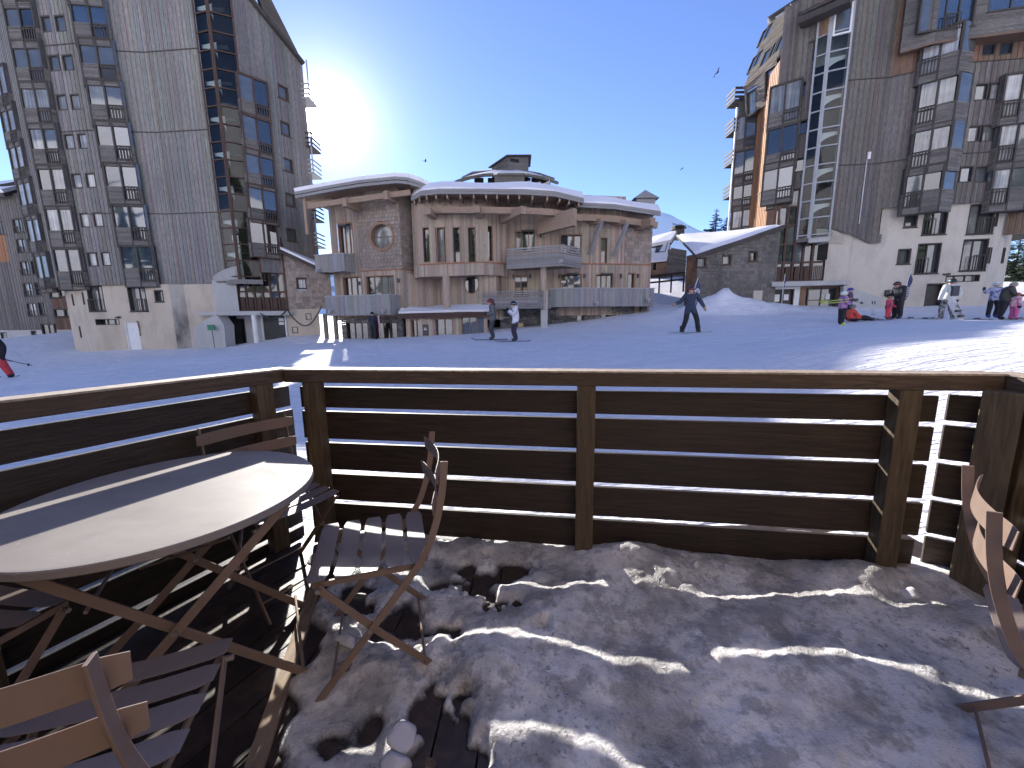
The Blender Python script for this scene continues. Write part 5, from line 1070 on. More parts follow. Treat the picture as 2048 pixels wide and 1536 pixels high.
# ================================================================== larch chalet in the middle
def chalet():
    base = at(950, 668, 26)
    T = thing('chalet', (base.x, base.y, gz(base.x, base.y)), 'wide pale larch chalet with curved snowy roofs in the middle of the picture', 'building')
    P = lambda x, y, Y: at(x, y, Y)
    # plan points, left to right
    L0, L1, L2, L3 = P(668, 560, 27.6), P(722, 560, 26.7), P(806, 560, 26.0), P(838, 560, 27.2)
    C0, C1, C2, C3 = P(838, 490, 25.6), P(968, 490, 24.9), P(992, 490, 25.3), P(1014, 490, 26.0)
    Rr0, Rr1, Rr2, Rr3, Rr4 = P(1014, 560, 26.3), P(1100, 560, 26.2), P(1166, 560, 26.1), P(1247, 560, 26.5), P(1300, 560, 26.9)
    core = [Vector((q.x, q.y+.5)) for q in (L0, L1, L2, L3, Rr0, Rr2, Rr4)]; core[0].x += .4; core[-1].x -= .4
    prism('core', core + [Vector((9.2, 38)), Vector((-12.5, 38))], -1, 9.0, M['black_void'], T)
    H = lambda: []
    # ---- left block: boards, shingles, round window
    W1, W2, W3 = Wall(L0, L1), Wall(L1, L2), Wall(L2, L3)
    zr = W2.hit(770, 540)[1]; zt = W2.hit(760, 385)[1]; zg = W2.hit(760, 640)[1]
    h1, h2 = [], []
    win_px(T, W1, 692, 478, 1.35, 2.1, h1, fr='larch_frame', panes=('g_dark', 'g_curtain', 'g_curtain'), cols=3, fw=.09, depth=.2)
    win_px(T, W1, 705, 575, 1.7, 1.5, h1, fr='larch_frame', panes=('g_dark', 'g_curtain', 'g_grey'), cols=3, fw=.08, depth=.2)
    mb = MB(); boards_v(mb, W1, [(0, zg), (W1.L, zg), (W1.L, zt+.6), (0, zt+.2)], h1, bw=.125); mb.build('board_cladding', M['larch'], T, kind='stuff')
    u, z = W2.hit(764, 473); rr_ = .86
    hs = [(u-rr_, u+rr_, z-rr_, z+rr_)]
    mb = MB(); rows_h(mb, W2, [(0, zr), (W2.L, zr), (W2.L, zt+.9), (0, zt+.6)], [(u+rr_*math.cos(math.radians(a))*-1, u+rr_*math.cos(math.radians(a)), z+rr_*math.sin(math.radians(a-9)), z+rr_*math.sin(math.radians(a+9))) for a in range(-81, 82, 18)], rh=.235, wmin=.19, wmax=.30, tilt=.05, jit=.010, gap=.014, lo=.82, hi=1.16, hue=.05)
    W3p = [(0, zr), (W3.L, zr), (W3.L, zt+.4), (0, zt+.9)]
    rows_h(mb, W3, W3p, [], rh=.235, wmin=.19, wmax=.30, tilt=.05, jit=.010, gap=.014, lo=.82, hi=1.16, hue=.05); mb.build('shingle_cladding', M['shingle'], T, kind='stuff')
    # round window: ring tunnel + two half panes
    mb = MB(); n = 40
    for k in range(n):
        a, b = 2*math.pi*k/n, 2*math.pi*(k+1)/n; q = lambda t, r, d: W2.P(u+r*math.cos(t), z+r*math.sin(t), d)
        mb.face([q(a, rr_-.10, .08), q(b, rr_-.10, .08), q(b, rr_-.10, -.35), q(a, rr_-.10, -.35)]); mb.face([q(a, rr_+.045, .085), q(b, rr_+.045, .085), q(b, rr_-.10, .085), q(a, rr_-.10, .085)]); mb.face([q(a, rr_+.045, -.05), q(b, rr_+.045, -.05), q(b, rr_+.045, .085), q(a, rr_+.045, .085)])
    wbox(mb, W2, u-rr_+.1, u+rr_-.1, z+.02, z+.05, -.3, -.25)
    rw = mb.build('round_window', M['larch_frame'], T)
    for s in (0, 1):
        mb = MB(); mb.face([W2.P(u+(rr_-.09)*math.cos(t), z+(rr_-.09)*math.sin(t), -.3) for t in np.linspace(s*math.pi, (s+1)*math.pi, 20)]); mb.build('pane', M['g_curtain'], rw)
    win_px(T, W2, 760, 573, 2.1, 1.45, h2, fr='larch_frame', panes=('g_dark', 'g_grey', 'g_curtain', 'g_curtain'), cols=4, fw=.07, depth=.2)
    mb = MB(); boards_v(mb, W2, [(0, zg+.12), (W2.L, zg+.12), (W2.L, zr), (0, zr)], h2, bw=.125); boards_v(mb, W3, [(0, zg+.12), (W3.L, zg+.12), (W3.L, zr), (0, zr)], [], bw=.125); mb.build('board_cladding', M['larch'], T, kind='stuff')
    for W in (W2, W3): mb = MB(); wbox(mb, W, 0, W.L, zr-.03, zr+.03, .02, .08); mb.build('flashing', M['copper'], T)
    # stone foot with doors
    S0, S1, S2 = P(684, 660, 26.6), P(806, 660, 25.9), P(812, 660, 27.0); WS = Wall(S0, S1); hs = []
    for cx, cols in ((722, 4), (780, 4)):
        u, z = WS.hit(cx-7, 660); window(T, WS, u-.82, u+.82, z-1.3, z+.52, fr='brown_frame', panes=('g_dark', 'g_grey', 'g_dark') if cx < 750 else ('g_dark',), cols=3, holes=hs, depth=.18, fw=.07, name='glass_door', sill=False)
    mb = MB(); rows_h(mb, WS, [(0, -1), (WS.L, -1), (WS.L, zg+.15), (0, zg+.15)], hs, rh=.13, wmin=.15, wmax=.6, tilt=.004, jit=.06, gap=.02, lo=.6, hi=1.7); WSb = Wall(S1, S2); rows_h(mb, WSb, [(0, -1), (WSb.L, -1), (WSb.L, zg), (0, zg)], [], rh=.13, wmin=.15, wmax=.6, tilt=.004, jit=.06, gap=.02, lo=.6, hi=1.7); mb.build('stone_base', M['stone'], T, kind='stuff')
    # balconies with silvered vertical boards
    def balcony(A, B, y0, y1, side, label=None, capt=True, back=1.3, side2=None):
        W = Wall(A, B); z0 = W.hit(side[0], y1)[1]; z1 = W.hit(side[0], y0)[1]; mb = MB()
        boards_v(mb, W, [(0, z0), (W.L, z0), (W.L, z1), (0, z1)], bw=.17, lo=.85, hi=1.15, dj=.012)
        SR = Wall(B, B + (-W.n)*back + W.u*side[1]); boards_v(mb, SR, [(0, z0), (SR.L, z0), (SR.L, z1), (0, z1)], bw=.17, lo=.85, hi=1.15, dj=.012)
        SLf = Wall(A + (-W.n)*back, A); boards_v(mb, SLf, [(0, z0), (SLf.L, z0), (SLf.L, z1), (0, z1)], bw=.17, lo=.85, hi=1.15, dj=.012)
        o = mb.build('balcony', M['grey_larch'], T, kind='stuff'); mb = MB()
        for Q in (W, SR, SLf): wbox(mb, Q, -.04, Q.L+.04, z1, z1+.05, -.08, .06)
        mb.build('coping', M['zinc'], o); mb = MB(); mb.face([W.P(0, z0+.15, 0), W.P(W.L, z0+.15, 0), W.P(W.L, z0+.15, -back), W.P(0, z0+.15, -back)]); mb.build('balcony_floor', M['larch_beam'], o)
        return W, z0
    balcony(P(632, 540, 26.6), P(690, 540, 26.0), 508, 543, (680, .1), back=1.2)
    Wlb, zlb = balcony(P(652, 620, 26.3), P(781, 620, 25.2), 590, 630, (760, .25), back=1.2)
    # floodlights on the balcony
    def flood(W, cx, cy):
        u, z = W.hit(cx, cy, .1); mb = MB(); wbox(mb, W, u-.13, u+.13, z-.10, z+.10, .05, .2); mb.lathe([(.05, -.16), (.09, -.02), (.05, .06)], W.P(u, z, .26), 10); mb.build('floodlight', M['zinc'], T)
    flood(Wlb, 768, 622); flood(Wlb, 662, 622); flood(Wall(P(632, 540, 26.6), P(690, 540, 26.0)), 637, 540)
    for cx in (652, 672): q = P(cx, 655, 26.6); mb = MB(); mb.box((q.x, q.y, (zlb+gz(q.x, q.y))/2), .22, .22, zlb-gz(q.x, q.y)+.3); mb.build('balcony_post', M['grey_wood'], T)
    # ---- left roof: thick curved snowy plane with beams
    pts = [(588, 383, 25.2), (650, 371, 25.4), (720, 359, 25.0), (790, 352, 24.8), (815, 354, 24.7), (840, 362, 24.9), (864, 374, 25.3)]
    front = [P(*q) for q in pts]; mbw, mbs = MB(), MB()
    back = [q + Vector((.5, 7.5, .6)) for q in front]
    for i in range(len(front)-1):
        slab_quad(mbw, [front[i], front[i+1], back[i+1], back[i]], .16, lift=-.02); slab_quad(mbs, [front[i]+Vector((0, .08, 0)), front[i+1]+Vector((0, .08, 0)), back[i+1], back[i]], .22, lift=.22)
    for i in range(len(front)-1): mbw.beam(front[i]+Vector((0, .12, -.29)), front[i+1]+Vector((0, .12, -.29)), .12, .16)
    mbw.build('left_roof', M['grey_larch'], T); mbs.build('roof_snow', M['roof_snow'], T)
    mb = MB()
    for i in range(len(front)-2): mb.face([front[i]+Vector((0, .1, -.33)), front[i+1]+Vector((0, .1, -.33)), back[i+1]+Vector((0, 0, -.3)), back[i]+Vector((0, 0, -.3))])
    mb.beam(front[0]+Vector((.4, .5, -.75)), front[4]+Vector((0, .6, -.68)), .18, .32)
    mb.build('roof_soffit', M['larch_beam'], T)
    for cx, cy, Y in ((688, 404, 25.3), (771, 390, 25.1)):
        a = P(cx, cy, Y); mb = MB(); mb.beam(a, a+Vector((.9, 3.0, .0)), .30, .5); mb.build('roof_beam', M['larch_beam'], T)
    # open corner terrace frame at the far left
    mb = MB(); a = P(608, 390, 25.6); mb.beam((a.x, a.y, a.z), (a.x, a.y, 7.0), .16, .16); mb.beam(P(612, 408, 25.6), P(665, 402, 26.6), .14, .3); mb.build('corner_post', M['larch_beam'], T)
    # ---- centre: polygonal bay, overhanging, on a post
    D0 = P(826, 490, 26.4)
    Wa, Wb, Wc_ = Wall(C0, C1), Wall(C1, C2), Wall(C2, C3); Wl = Wall(D0, C0)
    zc0 = Wa.hit(900, 552)[1]; zc1 = Wa.hit(900, 527)[1]; zct = Wa.hit(900, 405)[1]; ha, hb_, hc = [], [], []
    for cx in (852, 881, 913, 943): win_px(T, Wa, cx, 490, .52, 2.15, ha, fr='larch_frame', panes=('g_dark',) if cx != 881 else ('g_curtain',), fw=.05, depth=.22, sill=False)
    win_px(T, Wb, 980, 487, .42, 2.15, hb_, fr='larch_frame', panes=('g_dark',), fw=.05, depth=.2, sill=False)
    mb = MB()
    for W, hh_ in ((Wl, []), (Wa, ha), (Wb, hb_), (Wc_, [])): boards_v(mb, W, [(0, zc1), (W.L, zc1), (W.L, zct+.3), (0, zct+.3)], hh_, bw=.125); boards_v(mb, W, [(0, zc0), (W.L, zc0), (W.L, zc1), (0, zc1)], [], bw=.125, d=.02)
    mb.build('board_cladding', M['larch'], T, kind='stuff')
    for W in (Wa, Wb, Wc_): mb = MB(); wbox(mb, W, 0, W.L, zc1-.03, zc1+.03, .03, .1); mb.build('flashing', M['copper'], T)
    mb = MB(); mb.face([D0.xy.to_3d()+Vector((0, 0, zc0+.02)), C0.xy.to_3d()+Vector((0, 0, zc0+.02)), C1.xy.to_3d()+Vector((0, 0, zc0+.02)), C2.xy.to_3d()+Vector((0, 0, zc0+.02)), C3.xy.to_3d()+Vector((0, 1.5, zc0+.02)), D0.xy.to_3d()+Vector((0, 1.5, zc0+.02))]); mb.build('bay_underside', M['larch_beam'], T)
    q = P(893, 580, 25.3); mb = MB(); zf = Wa.hit(893, 606)[1]; mb.tube([(q.x, q.y, zf-.5), (q.x, q.y, zc0+.02)], .24, 16); mb.build('round_post', M['larch'], T)
    # recessed wall below with oval window
    U0, U1, U2 = P(806, 580, 26.1), P(880, 580, 27.4), P(968, 580, 25.4); Wu1, Wu2 = Wall(U0, U1), Wall(U1, U2); hu = []; zlo = Wu2.hit(940, 640)[1]
    u, z = Wu2.hit(944, 569); mb = MB(); r = .55
    for k in range(28):
        a, b = 2*math.pi*k/28, 2*math.pi*(k+1)/28; f = lambda t, r, d: Wu2.P(u+r*math.cos(t), z+r*math.sin(t), d)
        mb.face([f(a, r+.06, .05), f(b, r+.06, .05), f(b, r, .05), f(a, r, .05)]); mb.face([f(a, r, .05), f(b, r, .05), f(b, r, .028), f(a, r, .028)])
    ow = mb.build('round_window', M['larch_frame'], T); mb = MB(); mb.face([Wu2.P(u+r*math.cos(t), z+r*math.sin(t), .035) for t in np.linspace(0, 2*math.pi, 28, endpoint=False)]); mb.build('pane', M['g_dark'], ow)
    mb = MB(); boards_v(mb, Wu1, [(0, zlo), (Wu1.L, zlo), (Wu1.L, zc0+.3), (0, zc0+.3)], bw=.125); boards_v(mb, Wu2, [(0, zlo), (Wu2.L, zlo), (Wu2.L, zc0+.3), (0, zc0+.3)], bw=.125); Wu3 = Wall(U2, P(996, 580, 25.5)); Wu4 = Wall(P(996, 580, 25.5), Rr0)
    hu4 = []; win_px(T, Wu4, 999, 570, .5, 1.3, hu4, fr='larch_frame', panes=('g_curtain',), fw=.05, depth=.15, sill=False)
    boards_v(mb, Wu3, [(0, zlo), (Wu3.L, zlo), (Wu3.L, zc0+.1), (0, zc0+.1)], bw=.125); boards_v(mb, Wu4, [(0, zlo), (Wu4.L, zlo), (Wu4.L, zc0+.1), (0, zc0+.1)], hu4, bw=.125); mb.build('board_cladding', M['larch'], T, kind='stuff')
    # ---- small glazed porch below
    K0, K1, K2 = P(812, 650, 25.5), P(912, 650, 23.9), P(975, 650, 23.7); Wk1, Wk2 = Wall(K0, K1), Wall(K1, K2); hk1, hk2 = [], []; zk = Wk1.hit(870, 628)[1]
    u, z = Wk1.hit(832, 658); window(T, Wk1, u-.42, u+.42, z-1.2, z+.62, fr='larch_frame', panes=('g_dark', 'g_grey'), cols=2, holes=hk1, name='door', depth=.12, sill=False)
    win_px(T, Wk1, 888, 656, 1.35, 1.2, hk1, fr='larch_frame', panes=('g_grey',), cols=2, depth=.12, sill=False)
    win_px(T, Wk2, 946, 652, 1.5, 1.3, hk2, fr='larch_frame', panes=('g_grey',), cols=3, depth=.12, sill=False)
    mb = MB(); boards_v(mb, Wk1, [(0, -1), (Wk1.L, -1), (Wk1.L, zk), (0, zk)], hk1, bw=.16, hi=1.3); boards_v(mb, Wk2, [(0, -1), (Wk2.L, -1), (Wk2.L, zk), (0, zk)], hk2, bw=.16, hi=1.3); mb.build('board_cladding', M['larch'], T, kind='stuff')
    mb = MB(); u, z = Wk1.hit(852, 660); wbox(mb, Wk1, u-.22, u+.22, z-.35, z+.35, .03, .06); mb.build('menu_board', M['dark_metal'], T); mb = MB(); wbox(mb, Wk1, u-.12, u+.12, z+.0, z+.06, .062, .066); wbox(mb, Wk1, u-.10, u+.08, z+.1, z+.14, .062, .066); mb.build('chalk_text', M['paper'], T, kind='stuff')
    eav = [Wk1.P(-.3, zk, .35), K1 + Vector((0, -.4, zk-K1.z)), Wk2.P(Wk2.L+.2, zk, .35)]
    eav = [Vector((q.x, q.y, zk)) for q in eav]; bk = [P(808, 610, 26.6), P(880, 610, 27.6), P(985, 610, 25.6)]; bk = [Vector((q.x, q.y, zk+.55)) for q in bk]
    mb, ms = MB(), MB()
    for i in range(2): slab_quad(mb, [eav[i], eav[i+1], bk[i+1], bk[i]], .18, lift=.05); mb.beam(eav[i]+Vector((0, .12, -.16)), eav[i+1]+Vector((0, .12, -.16)), .1, .2); slab_quad(ms, [eav[i].lerp(bk[i], .05), eav[i+1].lerp(bk[i+1], .05), bk[i+1], bk[i]], .12, lift=.17)
    mb.build('porch_roof', M['brown_frame'], T); ms.build('roof_snow', M['roof_snow'], T)
    # ---- right wing
    Wr0, Wr1, Wr2, Wr3 = Wall(Rr0, Rr1), Wall(Rr1, Rr2), Wall(Rr2, Rr3), Wall(Rr3, Rr4); h0, h1, h2, h3 = [], [], [], []
    zR = Wr2.hit(1220, 528)[1]; zRt = Wr2.hit(1220, 425)[1]; zG = Wr2.hit(1220, 618)[1]
    kw = dict(fr='larch_frame', fw=.08, depth=.18)
    win_px(T, Wr0, 1051, 483, 1.35, 1.35, h0, panes=('g_curtain', 'g_dark', 'g_grey'), cols=3, **kw); win_px(T, Wr0, 1042, 572, .95, 1.35, h0, panes=('g_grey', 'g_dark'), cols=2, **kw)
    win_px(T, Wr1, 1142, 488, 1.45, 1.25, h1, panes=('g_blue', 'g_blue', 'g_dark'), cols=3, **kw); win_px(T, Wr1, 1142, 568, 1.45, 1.3, h1, panes=('g_dark', 'g_grey', 'g_dark'), cols=3, **kw)
    win_px(T, Wr2, 1208, 501, .55, 1.7, h2, panes=('g_grey', 'g_grey'), rows=2, sill=False, **kw); win_px(T, Wr2, 1209, 568, 1.25, 1.3, h2, panes=('g_dark', 'g_grey', 'g_dark'), cols=3, **kw)
    win_px(T, Wr3, 1262, 565, .6, 1.3, h3, panes=('g_dark',), **kw)
    mb = MB()
    for W, hh_ in ((Wr0, h0), (Wr1, h1), (Wr2, h2)): boards_v(mb, W, [(0, zR), (W.L, zR), (W.L, zRt+1.0), (0, zRt+1.0)], hh_, bw=.125)
    for W, hh_ in ((Wr0, h0), (Wr1, h1), (Wr2, h2), (Wr3, h3)): boards_v(mb, W, [(0, zG-.4), (W.L, zG-.4), (W.L, zR), (0, zR)], hh_, bw=.125)
    mb.build('board_cladding', M['larch'], T, kind='stuff')
    WrS = Wall(Rr4, Rr4+Vector((.3, 6, 0)))
    mb = MB(); rows_h(mb, Wr3, [(0, zR), (Wr3.L, zR), (Wr3.L, zRt+.3), (0, zRt+.5)], [], rh=.25, wmin=.2, wmax=.4, tilt=.035, jit=.012, gap=.012, lo=.75, hi=1.25, hue=.06); rows_h(mb, WrS, [(0, zR), (WrS.L, zR), (WrS.L, zRt+.3), (0, zRt+.3)], [], rh=.25, wmin=.2, wmax=.4, tilt=.035, jit=.012); mb.build('shingle_cladding', M['shingle'], T, kind='stuff')
    mb = MB(); boards_v(mb, WrS, [(0, zG-1), (WrS.L, zG-1), (WrS.L, zR), (0, zR)], bw=.2); mb.build('board_cladding', M['larch'], T, kind='stuff')
    for W in (Wr1, Wr2, Wr3): mb = MB(); wbox(mb, W, 0, W.L, zR-.03, zR+.03, .02, .08); mb.build('flashing', M['copper'], T)
    for cx, cy in ((1055, 463), (1145, 548), (1212, 548), (690, 452)):
        W = Wr0 if cx == 1055 else (Wr1 if cx == 1145 else (Wr2 if cx == 1212 else W1)); u, z = W.hit(cx, cy); mb = MB(); wbox(mb, W, u-.38, u+.38, z-.06, z+.04, .02, .3); mb.build('window_hood', M['dark_metal'], T)
    for cx, cy in ((1027, 553), (1060, 553), (1118, 553), (1168, 552), (1241, 552), (1275, 552), (1081, 471), (720, 567), (798, 561)):
        W = Wr0 if cx < 1100 and cx > 1000 else (Wr2 if 1166 < cx < 1247 else (Wr1 if 1100 <= cx <= 1166 else (Wr3 if cx > 1247 else W2))); u, z = W.hit(cx, cy); mb = MB(); wbox(mb, W, u-.06, u+.06, z-.13, z+.13, .03, .15); mb.build('wall_lamp', M['dark_metal'], T)
    # stone base and boarded terrace parapet
    WQ = Wall(P(1000, 630, 25.9), P(1294, 600, 26.6)); hq = []
    for cx, cy in ((1042, 655), (1160, 634), (1209, 628), (1275, 622)): win_px(T, WQ, cx, cy, .5, .75, hq, panes=('g_dark',), fr='dark_wood', sill=False, depth=.2, fw=.05)
    zq = WQ.hit(1200, 608)[1]; mb = MB(); rows_h(mb, WQ, [(0, -.5), (WQ.L, -.5), (WQ.L, zq+.1), (0, zq+.1)], hq, rh=.13, wmin=.15, wmax=.6, tilt=.004, jit=.06, gap=.02, lo=.6, hi=1.7); mb.build('stone_base', M['stone'], T, kind='stuff')
    V0, V1, V2 = P(1101, 600, 25.3), P(1150, 600, 24.9), P(1307, 600, 25.9); mb = MB(); WV1, WV2 = Wall(V0, V1), Wall(V1, V2); zv1, zv0 = WV2.hit(1200, 577)[1], WV2.hit(1200, 613)[1]
    for W in (WV1, WV2): boards_v(mb, W, [(0, zv0), (W.L, zv0), (W.L, zv1), (0, zv1)], bw=.12, lo=.8, hi=1.15, dj=.012)
    WV3 = Wall(V2, V2+Vector((.2, 1.5, 0))); boards_v(mb, WV3, [(0, zv0), (WV3.L, zv0), (WV3.L, zv1), (0, zv1)], bw=.12, dj=.012)
    pb = mb.build('parapet', M['grey_larch'], T, kind='stuff'); mb = MB()
    for W in (WV1, WV2, WV3): wbox(mb, W, -.03, W.L+.03, zv1, zv1+.05, -.08, .06)
    mb.build('coping', M['zinc'], pb); mb = MB(); mb.face([WV1.P(0, zv0+.1, -.02), WV2.P(0, zv0+.1, -.02), WV2.P(WV2.L, zv0+.1, -.02), WV2.P(WV2.L, zv0+.1, -1.3), WV1.P(0, zv0+.1, -1.3)]); mb.build('terrace_floor', M['concrete'], pb)
    flood(WV2, 1192, 606); flood(WV2, 1296, 600)
    q = P(1088, 640, 25.0); mb = MB(); mb.box((q.x, q.y, 1.8), .42, .42, 3.0); mb.build('concrete_pillar', M['concrete'], T)
    # slatted balconies (each slat its own piece)
    def slat_balcony(A, B, C, y0, y1, yx, n, floor_d):
        W = Wall(A, B); Wn = Wall(B, C); z0, z1 = W.hit(yx, y1)[1], W.hit(yx, y0)[1]; sh = (z1-z0)/n
        mb = MB()
        for Q in (W, Wn):
            for k in range(5): x = .05+(Q.L-.1)*k/4; wbox(mb, Q, x-.03, x+.03, z0, z1-.02, -.10, -.03)
        mb.face([W.P(0, z0+.05, -.03), W.P(W.L, z0+.05, -.03), Wn.P(Wn.L, z0+.05, -.05), W.P(W.L*.6, z0+.05, -floor_d), W.P(0, z0+.05, -floor_d)])
        b = mb.build('slatted_balcony', M['larch_beam'], T)
        for k in range(n):
            for Q in (W, Wn):
                mb = MB(); g = .062 if k > n*.45 else .026; wbox(mb, Q, -.02, Q.L+.02, z0+k*sh, z0+(k+1)*sh-g, -.03, .015+.006*(k % 2), col=tone(.8, 1.15)); mb.build('slat', M['grey_larch'], b)
        return W
    WB_ = slat_balcony(P(1014, 500, 25.2), P(1127, 500, 24.0), P(1163, 500, 25.4), 489, 533, 1100, 9, 1.8)
    flood(WB_, 1122, 522); slat_balcony(P(965, 600, 25.0), P(1078, 600, 24.4), P(1101, 600, 25.2), 579, 617, 1060, 9, 1.5)
    q = P(1087, 555, 24.9); mb = MB(); mb.tube([(q.x, q.y, zv0-.2), (q.x, q.y, WB_.hit(1100, 533)[1]+.1)], .2, 14); mb.build('round_post', M['larch'], T)
    # ---- centre + right roofs
    fr = [P(822, 392, 25.4), P(842, 381, 24.6), P(880, 377, 24.0), P(960, 377, 23.5), P(1050, 378, 23.4), P(1110, 382, 23.6), P(1168, 396, 24.3)]
    fr2 = [P(1150, 404, 24.9), P(1230, 408, 25.1), P(1322, 422, 25.7)]
    def roof(front, dz, dy, bot, mats=('grey_larch', 'roof_snow'), snow=.55, raft=True):
        mw, mo_ = MB(), MB(); back = [q + Vector((0, dy, dz)) for q in front]
        for i in range(len(front)-1):
            slab_quad(mw, [front[i], front[i+1], back[i+1], back[i]], .14, lift=0.0); mw.beam(front[i]+Vector((0, .10, -.17)), front[i+1]+Vector((0, .10, -.17)), .08, .20)
        r = mw.build('roof', M[mats[0]], T)
        n = len(front); NJ = 10
        def pt(i, s, j):
            f = front[i].lerp(front[i+1], s) if i < n-1 else front[-1]; t2 = j/NJ; b = f + Vector((0, dy*t2, dz*t2)); return b + Vector((0, 0, .06+snow*(1-math.exp(-(t2*NJ)*1.6)) + .05*math.sin(b.x*1.3+t2*4)))
        for i in range(n-1):
            for k in range(4):
                for j in range(NJ): mo_.face([pt(i, k/4, j), pt(i, (k+1)/4, j), pt(i, (k+1)/4, j+1), pt(i, k/4, j+1)])
                a, b = front[i].lerp(front[i+1], k/4), front[i].lerp(front[i+1], (k+1)/4); mo_.face([a, b, pt(i, (k+1)/4, 0), pt(i, k/4, 0)])
        for e, i, s in ((0, 0, 0), (1, n-2, 1.0)):
            mo_.face([pt(i, s, j) for j in range(NJ+1)] + [front[i+e] + Vector((0, dy, dz)), front[i+e]])
        mo_.build('roof_snow', M[mats[1]], T, smooth=False)
        if raft:
            for i in range(len(front)-1):
                m_ = max(2, int((front[i+1]-front[i]).length/.62))
                for k in range(m_):
                    a = front[i].lerp(front[i+1], (k+.5)/m_) + Vector((0, .15, -.36)); mb = MB(); mb.beam(a, a+Vector((0, 1.6, .05)), .09, .26); mb.build('rafter', M['larch_beam'], r)
        return r
    roof(fr, 1.1, 7.5, .3); roof(fr2, 1.0, 7.0, .3, raft=False)
    mb = MB(); pa = [q + Vector((0, .75, -.98)) for q in fr[1:]]
    for i in range(len(pa)-1): mb.beam(pa[i], pa[i+1], .2, .36)
    mb.build('wall_plate', M['larch_beam'], T)
    mb = MB(); pa = [q + Vector((0, .6, -.72)) for q in fr2]
    for i in range(len(pa)-1): mb.beam(pa[i], pa[i+1], .2, .38)
    for a, b, c, d in zip(fr[:-1], fr[1:], fr[1:], fr[:-1]): mb.face([a+Vector((0, .1, -.25)), b+Vector((0, .1, -.25)), b+Vector((0, 3.5, .1)), a+Vector((0, 3.5, .1))])
    mb.build('wall_plate', M['larch_beam'], T)
    for cx, cy, Y, wd, ht, dx in ((855, 422, 24.2, .36, .36, .3), (953, 418, 23.4, .36, .36, .15), (1047, 420, 23.3, .34, .42, -1.3), (1150, 434, 23.4, .30, .95, -1.9), (1306, 443, 25.2, .34, .46, -.8)):
        a = P(cx, cy, Y); mb = MB(); mb.beam(a, a+Vector((dx, 2.2, 0)), wd, ht); mb.build('roof_beam', M['larch_beam'], T)
    for (x0, y0), (x1, y1) in (((1203, 443), (1179, 508)), ((1255, 445), (1227, 513))):
        mb = MB(); mb.beam(P(x0, y0, 25.3), P(x1, y1, 26.1), .2, .2); mb.build('brace', M['grey_larch'], T); mb = MB(); mb.beam(P(x0, y0, 25.3)+Vector((0, 0, .05)), P(x0-28, y0+3, 26.3), .2, .24); mb.build('brace_arm', M['larch_beam'], T)
    # dormer cap at the far right of the roof
    q = P(1288, 398, 29); mb = MB(); pk = q+Vector((0, -.2, .55)); mb.face([q+Vector((-.9, -.6, -.1)), q+Vector((.9, -.6, -.1)), pk]); mb.face([q+Vector((.9, -.6, -.1)), q+Vector((.9, .9, -.1)), pk]); mb.face([q+Vector((.9, .9, -.1)), q+Vector((-.9, .9, -.1)), pk]); mb.face([q+Vector((-.9, .9, -.1)), q+Vector((-.9, -.6, -.1)), pk]); mb.box(q+Vector((0, .1, -.5)), 1.3, 1.1, .8); mb.build('roof_vent', M['grey_larch'], T)
    return T
CH = chalet()

